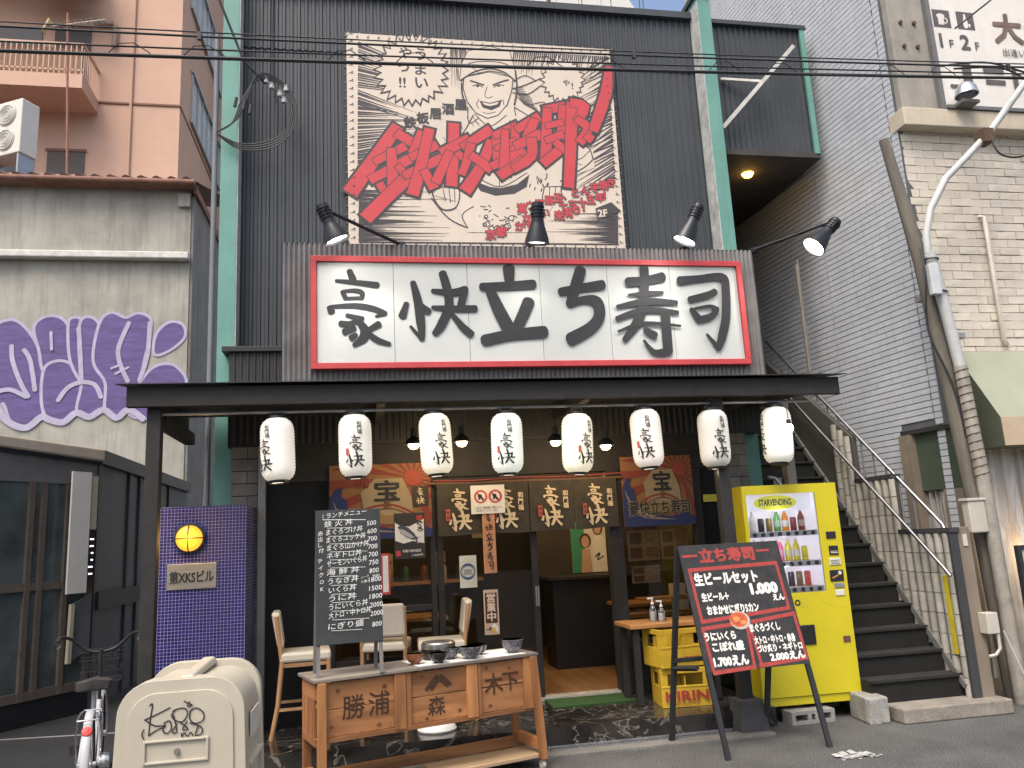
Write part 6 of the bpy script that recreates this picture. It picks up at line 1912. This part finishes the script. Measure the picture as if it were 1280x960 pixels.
# local frame: +y forward (away from the street), x sideways; rear hub at origin
rub = mat('tyre_rubber', (.02, .02, .02), .85); fw = mat('bike_white', (.40, .41, .42), .35, var=.05, streak=.1); sil = mat('bike_silver', (.5, .5, .5), .25, metal=.9)
WR = .31
for yy, nm in ((0, 'rear'), (1.06, 'front')):
    wh = MB().tube([(0, yy + (WR - .02) * cos(A), WR + (WR - .02) * sin(A)) for A in [2 * pi * i / 36 for i in range(36)]], .020, 8, True).build('wheel', rub, bk_, local=True, smooth=60)
    MB().tube([(0, yy + (WR - .045) * cos(A), WR + (WR - .045) * sin(A)) for A in [2 * pi * i / 36 for i in range(36)]], .011, 6, True).build('rim', sil, wh, local=True, smooth=60)
    m_ = MB()
    for i in range(28):
        A = 2 * pi * i / 28
        m_.cyl(((.025 if i % 2 else -.025), yy + .02 * cos(A + 1.4), WR + .02 * sin(A + 1.4)), (0, yy + (WR - .05) * cos(A), WR + (WR - .05) * sin(A)), .0016, n=4, caps=False)
    m_.build('spokes', sil, wh, local=True)
    MB().cyl((-.045, yy, WR), (.045, yy, WR), .022, n=12).build('hub', sil, wh, local=True)
def guard(yy, a0, a1, nm):
    vs, fs = [], []
    n_ = 18
    for i in range(n_ + 1):
        A = a0 + (a1 - a0) * i / n_
        for k in range(7):
            B = -pi / 2 + pi * k / 6
            r_ = WR + .012 + .014 * cos(B)
            vs.append((.026 * sin(B), yy + r_ * cos(A), WR + r_ * sin(A)))
    for i in range(n_):
        for k in range(6):
            fs.append((i * 7 + k, i * 7 + k + 1, i * 7 + k + 8, i * 7 + k + 7))
    return MB().add(vs, fs).build(nm, fw, bk_, local=True, smooth=60)
mg = guard(0, pi * .42, pi * 1.13, 'mudguard'); guard(1.06, pi * .1, pi * .82, 'mudguard')
MB().lathe([(0, .012), (.028, .01), (.032, 0), (0, -.004)], 16, (0, -.235, .555), Matrix.Rotation(R(58), 3, 'X')).build('reflector', mat('reflector_red', (.55, .03, .03), .3, var=.1, emit=.05), mg, local=True, smooth=40)
seat_c = Vector((0, .26, .80))
MB().tube([(0, .30, .36), (0, .265, .76)], .016, 10).build('seat_tube', fw, bk_, local=True, smooth=50)
MB().tube([(0, .34, .28), (0, .62, .42), (0, .86, .60)], .019, 10).build('down_tube', fw, bk_, local=True, smooth=50)
for s in (-1, 1):
    MB().tube([(s * .055, 0, WR), (s * .05, .16, .45), (s * .02, .285, .58)], .009, 8).build('seat_stay', fw, bk_, local=True, smooth=50)
    MB().tube([(s * .055, 0, WR), (s * .045, .2, .29), (s * .03, .34, .28)], .010, 8).build('chain_stay', fw, bk_, local=True, smooth=50)
    MB().tube([(s * .055, 1.06, WR), (s * .05, .98, .5), (s * .03, .91, .66)], .010, 8).build('fork_blade', sil, bk_, local=True, smooth=50)
    MB().tube([(s * .07, .02, WR), (s * .075, -.05, .5), (s * .06, -.1, .60)], .005, 6).build('rack_stay', sil, bk_, local=True)
    c_ = MB().bar((s * .13, .34 + s * .1, .28 - s * .09), (s * .06, .34 + s * .1, .28 - s * .09), .06, .03).build('pedal', rub, bk_, local=True)
    MB().bar((s * .055, .34, .28), (s * .058, .34 + s * .1, .28 - s * .09), .02, .015).build('crank', sil, c_, local=True)
MB().tube([(-.06, -.2, .615), (-.065, .1, .615), (-.05, .2, .615), (.05, .2, .615), (.065, .1, .615), (.06, -.2, .615), (-.06, -.2, .615)], .006, 6).build('rear_rack', sil, bk_, local=True)
sd_ = [(.0, .16), (.05, .15), (.105, .05), (.115, -.04), (.095, -.11), (.05, -.13), (0, -.135)]
sd_ = sd_ + [(-x, y) for x, y in reversed(sd_[1:-1])]
MB().prism(sd_, lambda u, v, w_: seat_c + Vector((u, v, w_ - abs(u) * .25 - max(0, v) * .12)), -.035, .025).build('saddle', mat('saddle_black', (.04, .038, .036), .5), bk_, local=True, bev=.018, smooth=50)
MB().tube([(0, .84, .52), (0, .80, .80), (0, .79, .95)], .014, 10).build('head_tube', darkmetal, bk_, local=True, smooth=50)
hb = MB().tube(catmull([(-.27, .56, 1.05), (-.26, .66, 1.06), (-.20, .76, 1.04), (-.10, .80, .95), (0, .80, .93), (.10, .80, .95), (.20, .76, 1.04), (.26, .66, 1.06), (.27, .56, 1.05)], 4), .012, 8).build('handlebar', darkmetal, bk_, local=True, smooth=60)
for s in (-1, 1):
    MB().cyl((s * .272, .52, 1.04), (s * .262, .64, 1.045), .017, n=10).build('grip', rub, hb, local=True)
    MB().tube([(s * .258, .66, 1.04), (s * .25, .60, 1.01), (s * .26, .52, 1.0)], .006, 6).build('brake_lever', sil, hb, local=True)
ba = MB()
for z in (.70, .78, .86, .92):
    w_ = .13 + (z - .7) * .12
    ba.tube([(-w_, .90, z), (-w_, 1.16, z), (w_, 1.16, z), (w_, .90, z)], .004, 5, True)
for i in range(9):
    u = -.12 + i * .03
    ba.tube([(u * 1.2, .90, .92), (u, .92, .70), (u, 1.14, .70), (u * 1.2, 1.16, .92)], .0025, 4)
ba.build('front_basket', darkmetal, bk_, local=True)
MB().lathe([(0, -.03), (.055, -.028), (.06, .0), (.05, .03), (0, .035)], 16, (.09, .05, WR), Matrix.Rotation(R(90), 3, 'Y')).build('chain_case', sil, bk_, local=True, smooth=40)
MB().tube([(.05, .02, .28), (.10, -.06, .02)], .008, 6).build('kickstand', sil, bk_, local=True)
# low orange-brown kerb edging beside the bicycle
tag(MB().hexa([(-2.05, 7.1, 0), (-1.70, 6.1, 0), (-1.62, 6.12, 0), (-1.95, 7.14, 0), (-2.05, 7.1, .06), (-1.70, 6.1, .06), (-1.62, 6.12, .06), (-1.95, 7.14, .06)]).build('brick_edging', mat('edging_brown', (.26, .11, .05), .85, var=.25, scale=8), None, bev=.006), 'low orange brick edging on the ground behind the bicycle', 'edging')
tag(MB().box(-4.5, -3.62, 8.72, 8.9, 0, .12).build('kerb_block', concrete, None, bev=.01), 'pale concrete kerb block in front of the grey shed', 'block')

# ================================================================== GREY SHED ON THE LEFT
sh_ = thing('grey_shed', 'dark grey glazed shed with timber mullions at the left edge', 'shed', (-3.3, 9.6, 0))
D1 = Vector((.539, .842, 0)); Cn = Vector((-3.03, 9.9, 0)); N1 = Vector((.842, -.539, 0))
f1 = lambda s, z, h: Cn - D1 * s + N1 * h + Vector((0, 0, z))           # s grows leftwards, towards the street
f2 = lambda s, z, h: Cn + Vector((0, s, z)) + Vector((h, 0, 0))          # along the alley
smul = mat('mullion_brown', (.105, .085, .07), .7, var=.2); sgl = mat('shed_glass', (.075, .090, .092), .25, var=.4, scale=2, spec=.6); sgp = mat('shed_panel', (.075, .080, .090), .6, var=.15, scale=2, streak=.2)
MB().prism([(0, 0), (3.6, 0), (3.6, 2.45), (0, 2.45)], f1, -.3, 0).build('front_wall', sgl, sh_)
MB().prism([(0, 2.45), (3.6, 2.45), (3.6, 2.88), (0, 2.72)], f1, -.3, .012).build('front_fascia', mat('fascia_grey', (.16, .155, .15), .7, var=.15, streak=.25), sh_)
MB().prism([(-.03, 2.72), (3.6, 2.90), (3.6, 2.99), (-.03, 2.86)], f1, -.35, .10).build('gutter', mat('gutter_beige', (.42, .36, .29), .6, var=.1), sh_, bev=.02)
MB().prism([(-.03, 2.69), (3.6, 2.86), (3.6, 2.90), (-.03, 2.72)], f1, -.3, .05).build('gutter_under_board', mat('board_navy', (.03, .04, .05), .7), sh_)  # dark navy strip under the gutter
for s in (0.01, .32, .62, .76, 1.35, 1.9):
    MB().prism([(s, .25), (s + .06, .25), (s + .06, 2.46), (s, 2.46)], f1, 0, .035).build('mullion', smul, sh_)
MB().prism([(.3, 1.33), (2, 1.33), (2, 1.41), (.3, 1.41)], f1, 0, .03).build('transom', smul, sh_)
MB().prism([(.0, .25), (2, .25), (2, .34), (.0, .34)], f1, 0, .03).build('sill_rail', smul, sh_)
MB().prism([(.0, .0), (3.6, 0), (3.6, .25), (.0, .25)], f1, 0, .02).build('plinth', mat('plinth_black', (.012, .013, .015), .6), sh_)
MB().prism([(0, 0), (4.8, 0), (4.8, 2.74), (0, 2.74)], f2, -.4, 0).build('side_wall', sgp, sh_)
MB().prism([(-.02, 2.70), (4.8, 2.70), (4.8, 2.86), (-.02, 2.86)], f2, -.4, .07).build('side_gutter', mat('gutter_dark', (.07, .075, .075), .6), sh_)
for s in (.02, 1.25, 1.75, 2.9, 3.4):
    MB().prism([(s, 0), (s + .09, 0), (s + .09, 2.70), (s, 2.70)], f2, 0, .03).build('side_mullion', mat('mullion_dark', (.05, .05, .055), .6), sh_)
MB().prism([(.1, 1.06), (2.0, 1.06), (2.0, 1.26), (.1, 1.26)], f2, .03, .06).build('side_rail', mat('plinth_black'), sh_)
MB().add([tuple(f1(3.6, 2.88, -.3)), tuple(f1(0, 2.72, -.3)), tuple(f2(4.8, 2.74, -.0)), (-7, 14.6, 2.9), (-7.5, 9, 2.9)], [(0, 1, 2, 3, 4)]).build('roof', mat('gutter_dark'), sh_)
t = thing('projecting_sign', 'tall white back-side of a projecting sign box fixed to the shed corner', 'sign', tuple(f1(.2, 1.3, .1)))
MB().prism([(.16, 1.27), (.40, 1.27), (.40, 2.58), (.16, 2.58)], f1, .10, .125).build('white_panel', mat('sheet_white', (.60, .58, .55), .6, var=.05, streak=.12), t)
MB().prism([(.06, 1.95), (.17, 1.95), (.17, 2.54), (.06, 2.54)], f1, .03, .11).build('sign_box', mat('box_cream', (.36, .33, .25), .6, var=.1), t)
MB().prism([(.07, 1.40), (.17, 1.40), (.17, 1.94), (.07, 1.94)], f1, .03, .11).build('light_box', mat('box_dark', (.02, .025, .025), .4), t)
a = Art(lambda u, v, h: f1(u, v, .11 + h))
lw = mat('light_letters', (.8, .75, .8), .5, var=0, emit=1.2, ecol=(1, .9, 1))
for j in range(6):
    a.rect(.085, 1.46 + j * .075, .085 + .06 * random.uniform(.4, 1), 1.475 + j * .075, lw)
a.build('lit_lettering', t)
t = thing('folded_panel', 'tilted cream-edged panel leaning against the shed front', 'panel', tuple(f1(.3, .5, .1)))
MB().prism([(.30, .55), (.345, .55), (.33, 1.16), (.285, 1.16)], f1, .08, .12).build('edge_board', mat('box_cream'), t)
MB().prism([(.05, .66), (.30, .55), (.285, 1.16), (.05, 1.25)], f1, .06, .08).build('panel', mat('panel_slate', (.10, .11, .12), .5), t)

# ================================================================== GRAFFITI BUILDING
gb = thing('graffiti_building', 'old rendered house with purple graffiti and a tiled roof edge behind the shed', 'building', (-5, 14.7, 0))
rend = mat('old_render', (.35, .34, .295), .95, var=.22, scale=1.1, bump=.4, bscale=18, streak=.6, scol=(.15, .145, .13))
MB().box(-14, -3.09, 14.7, 20, 0, 8.28).build('wall', rend, gb)
MB().box(-14, -3.08, 14.52, 14.70, 6.90, 7.03).build('ledge', mat('ledge_white', (.58, .57, .53), .8, var=.2, scale=6, streak=.3), gb, bev=.02)
MB().box(-14, -3.0, 14.45, 15.3, 8.28, 8.36).build('eave_board', mat('eave_rust', (.20, .10, .07), .8, var=.3), gb)
MB().tube([(-14, 14.42, 8.33), (-2.98, 14.42, 8.33)], .055, 10).build('gutter', mat('eave_rust'), gb, smooth=50)
rt_ = mat('roof_tile_brown', (.13, .075, .06), .7, var=.3, scale=6, rnd=.2)
tmz = MB().tube([(0, -.02, 0), (0, .8, .3)], .085, 8).mesh('roof_tile'); tmz.materials.append(rt_)
for i in range(22):
    inst('roof_tile', tmz, gb, Matrix.Translation((-8.6 + i * .26, 14.5, 8.38)))
MB().add([(-14, 14.5, 8.37), (-2.95, 14.5, 8.37), (-2.95, 20, 10.3), (-14, 20, 10.3)], [(0, 1, 2, 3)]).build('roof', rt_, gb)
MB().box(-3.088, -3.04, 14.72, 20, 0, 8.2).build('side_cladding', mat('rusty_sheet', (.17, .175, .165), .7, var=.3, scale=2, streak=.75, scol=(.12, .075, .045)), gb)
MB().box(-3.3, -3.1, 14.62, 14.7, 7.95, 8.2).build('bracket_block', rend, gb)
MB().box(-3.035, -2.98, 14.6, 20, 8.2, 8.35).build('verge_board', mat('eave_rust'), gb)
def gq(x, y):
    px, py = x / 2.909, 300 + y / 2.909
    return (-6.155 + .01295 * px + (py - 395) * .0009 * (1 - px / 400), 5.854 - (py - 395) * .01397 - .00005 * px * (py - 400) / 30)
a = Art(lambda u, v, h: Vector((u, 14.7 - h, v)), step=.0008, h0=.003)
pur = mat('graffiti_purple', (.115, .085, .225), .75, var=.28, scale=3.5, stretch=(1, 1, 6)); lil = mat('graffiti_lilac', (.40, .38, .50), .8, var=.15)
def blob(pts, out=10):
    P = pts + [pts[0], pts[1], pts[2]]
    q_ = catmull(P, 6)[6:-6]
    cx_ = sum(p[0] for p in pts) / len(pts); cy_ = sum(p[1] for p in pts) / len(pts)
    c2 = [gq(*p) for p in q_]
    a.stroke([(*p, .10) for p in c2] + [(*c2[0], .10)], lil, raw=True, cap=False)
    a.poly(c2, pur)
blob([(-60, 330), (-20, 310), (40, 292), (92, 332), (132, 405), (152, 485), (156, 560), (140, 640), (92, 680), (40, 660), (10, 590), (-40, 600)])
blob([(122, 320), (152, 284), (200, 280), (234, 310), (246, 380), (246, 448), (200, 450), (156, 475), (140, 400)])
blob([(156, 480), (190, 448), (240, 452), (282, 500), (292, 560), (270, 622), (220, 660), (172, 650), (150, 590)])
blob([(246, 310), (262, 284), (290, 300), (304, 400), (300, 515), (254, 440)])
blob([(290, 300), (320, 282), (350, 308), (366, 380), (332, 440), (372, 500), (384, 560), (370, 612), (320, 642), (278, 622), (296, 520), (286, 400)])
blob([(360, 305), (400, 266), (452, 285), (500, 268), (542, 288), (540, 350), (520, 430), (500, 520), (462, 612), (420, 642), (382, 620), (382, 520), (338, 440)])
blob([(562, 402), (575, 340), (620, 302), (664, 310), (672, 350), (632, 390), (578, 416)])
blob([(515, 520), (560, 470), (620, 458), (662, 488), (678, 530), (664, 640), (560, 650), (480, 640), (470, 600)])
def gl_(pts, w=.075):
    a.stroke([(*gq(x, y), w) for x, y in pts], lil, k=4)
gl_([(38, 385), (42, 440), (70, 520), (98, 572)]); gl_([(82, 400), (105, 440), (122, 548)]); gl_([(-30, 560), (30, 545), (90, 572)]); gl_([(205, 586), (240, 540), (290, 520), (340, 530), (362, 575)])
gl_([(280, 320), (285, 400), (290, 515)]); gl_([(466, 300), (428, 390), (432, 450), (462, 518)]); gl_([(545, 300), (535, 420), (505, 515)]); gl_([(180, 335), (182, 400)], .05); gl_([(415, 490), (465, 466)], .04); gl_([(400, 470), (440, 455)], .04)
gl_([(-20, 590), (5, 640), (45, 672), (95, 682), (145, 645), (175, 655), (225, 664), (272, 630), (320, 646), (372, 620), (420, 650), (465, 620), (520, 655)], .11)
a.build('graffiti', gb)
# rooftop aerial and air conditioner in front of the pink block
t = thing('tv_aerial', 'thin rooftop television aerial on a rusty mast, upper left', 'aerial', (-5.3, 14.8, 8.4))
MB().tube([(-5.27, 14.8, 8.4), (-5.44, 14.8, 11.9)], .022, 6).build('mast', mat('mast_rust', (.28, .13, .09), .7), t)
MB().tube([(-5.86, 14.75, 11.52), (-4.75, 14.75, 11.78)], .012, 5).build('boom', mat('aerial_white', (.6, .55, .45), .5), t)
for i in range(11):
    f = i / 10
    MB().tube([(-5.7 + .95 * f, 14.55, 11.49 + .22 * f), (-5.7 + .95 * f, 14.95, 11.62 + .22 * f)], .007, 4).build('element', mat('aerial_white'), t)
MB().bar((-5.8, 14.7, 11.40), (-5.7, 14.7, 11.66), .03, .12).build('corner_reflector', mat('aerial_gold', (.5, .38, .18), .5), t)
t = thing('air_conditioner', 'white twin-fan air conditioner on a frame at the far left', 'air conditioner', (-6.9, 16.2, 9.5), R(-28))
acw = mat('ac_white', (.62, .60, .54), .5, var=.05)
MB().box(-.30, .55, -.2, .2, 0, 1.15).build('case', acw, t, local=True, bev=.02)
for z in (.32, .85):
    f_ = MB().lathe([(0, .02), (.2, .02), (.23, .012), (.235, 0)], 20, (.18, -.2, z), Matrix.Rotation(R(90), 3, 'X')).build('fan_grille', mat('ac_fan', (.40, .39, .36), .5), t, local=True)
    for r_ in (.08, .14, .2):
        MB().tube([(.18 + r_ * cos(A), -.225, z + r_ * sin(A)) for A in [2 * pi * i / 20 for i in range(20)]], .006, 4, True).build('grille_ring', acw, f_, local=True)
mb = MB()
for i in range(8):
    mb.box(-.306, -.30, -.19 + i * .048, -.16 + i * .048, .05, 1.1)
mb.build('side_fins', mat('fin_dark', (.06, .06, .06), .6), t, local=True)
for x in (-.28, .5):
    MB().box(x - .02, x + .02, -.18, .18, -1.1, 0).build('frame_leg', steel, t, local=True)

# ================================================================== PINK APARTMENT BLOCK
pb = thing('pink_apartment_block', 'salmon pink apartment block with balconies rising at the upper left', 'building', (-8, 20, 0))
pk = mat('salmon_render', (.57, .375, .28), .85, var=.07, scale=1.2, streak=.22, scol=(.46, .30, .24))
MB().box(-20, -4.55, 20, 32, 0, 26).build('wall', pk, pb)
MB().box(-20, -4.53, 19.97, 19.999, 13.02, 13.07).build('floor_joint', mat('joint_brown', (.20, .11, .08), .8), pb)
MB().box(-4.551, -4.53, 20, 32, 13.02, 13.07).build('floor_joint', mat('joint_brown'), pb)
MB().tube([(-5.72, 19.95, 8), (-5.72, 19.95, 24)], .035, 8).build('rain_pipe', pk, pb)
MB().tube([(-6.65, 19.9, 15.2), (-6.2, 19.9, 15.25), (-6.15, 19.9, 15.15), (-6.17, 19.9, 14.6)], .07, 8).build('vent_pipe', mat('vent_brown', (.28, .20, .16), .7), pb, smooth=50)
def balcony(z, x1, ac):
    bl2 = MB().box(-20, x1, 18.8, 20, z, z + .36).build('balcony', pk, pb)
    rl = MB().box(-20, x1, 18.82, 18.86, z + 1.14, z + 1.2).box(-20, x1, 18.82, 18.85, z + .46, z + .50).box(x1 - .05, x1, 18.86, 20, z + 1.14, z + 1.2)
    for i in range(20):
        rl.box(x1 - .06 - i * .12, x1 - .035 - i * .12, 18.82, 18.85, z + .36, z + 1.14)
    for i in range(8):
        rl.box(x1 - .045, x1 - .02, 18.95 + i * .13, 18.97 + i * .13, z + .36, z + 1.14)
    rl.build('railing', pk, bl2)
    MB().box(-20, x1 - .1, 18.9, 18.92, z + .42, z + 1.1).build('screen_mat', mat('bamboo_mat', (.36, .25, .17), .85, var=.3, scale=12, stretch=(6, 1, 1)), bl2)
balcony(12.72, -6.5, 1); balcony(16.2, -6.5, 0); balcony(9.3, -6.5, 0)
for z in (13.1, 9.7, 16.6):
    d_ = MB().box(-7.6, -6.75, 19.96, 20.02, z, z + 1.95).build('door', mat('door_dark', (.09, .075, .07), .6, var=.2), pb)
    MB().box(-7.65, -6.70, 19.94, 19.958, z + 1.95, z + 2.02).build('frame', mat('joint_brown'), d_)
    MB().box(-9.6, -7.9, 19.97, 20.02, z, z + 1.9).build('window', mat('window_dark', (.05, .05, .055), .2), pb)
for z0, y0 in ((13.3, 21.2), (16.6, 20.9)):
    w_ = MB().box(-4.60, -4.53, y0, 25.5, z0, z0 + 1.45).build('window', mat('frosted_pane', (.42, .44, .42), .25, var=.2, scale=2), pb)
    for i in range(7):
        MB().box(-4.53, -4.49, y0 + i * .7, y0 + .06 + i * .7, z0, z0 + 1.45).build('mullion', steel, w_)
    MB().box(-4.53, -4.47, y0 - .05, 25.5, z0 - .06, z0).build('sill', steel, w_)
    MB().box(-4.53, -4.47, y0 - .05, 25.5, z0 + 1.45, z0 + 1.53).build('head', steel, w_)
t = thing('balcony_air_conditioner', 'weathered air conditioner hanging above the pink balcony at the top edge', 'air conditioner', (-7.6, 19.2, 15.9))
MB().box(-8.0, -6.9, 18.9, 19.4, 15.75, 16.5).build('case', mat('ac_white'), t, bev=.03)
MB().box(-8.2, -6.5, 18.85, 19.5, 15.66, 15.74).build('shelf', mat('rust_dark'), t)
# pale building far behind the roof
wb = thing('pale_rear_building', 'pale far building showing over the restaurant roof', 'building', (7, 25, 0))
wbm = mat('pale_wall', (.62, .62, .58), .8, var=.05, streak=.1)
MB().box(-1, 9.6, 25, 34, 0, 24).build('wall', wbm, wb)
MB().hexa([(9.6, 25, 0), (10.4, 25, 0), (10.4, 34, 0), (9.6, 34, 0), (9.6, 25, 21.6), (10.4, 25, 20.2), (10.4, 34, 20.2), (9.6, 34, 21.6)]).build('end_wall', wbm, wb)
for i in range(9):
    MB().box(2 + i * .85, 2.02 + i * .85, 24.99, 25, 18, 24).build('panel_joint', mat('joint_grey', (.35, .35, .34), .8), wb)
t = thing('roof_mast', 'thin dark antenna mast and guy wires behind the restaurant parapet', 'mast', (2.3, 9, 7.4))
MB().tube([(2.35, 9, 7.2), (2.55, 9, 9.6)], .03, 6).build('mast', darkmetal, t)
for x in (2.9, 3.3, 3.7, 3.75):
    MB().tube([(x, 9, 7.3), (x + .02, 9, 9.6)], .006, 4).build('wire', darkmetal, t)
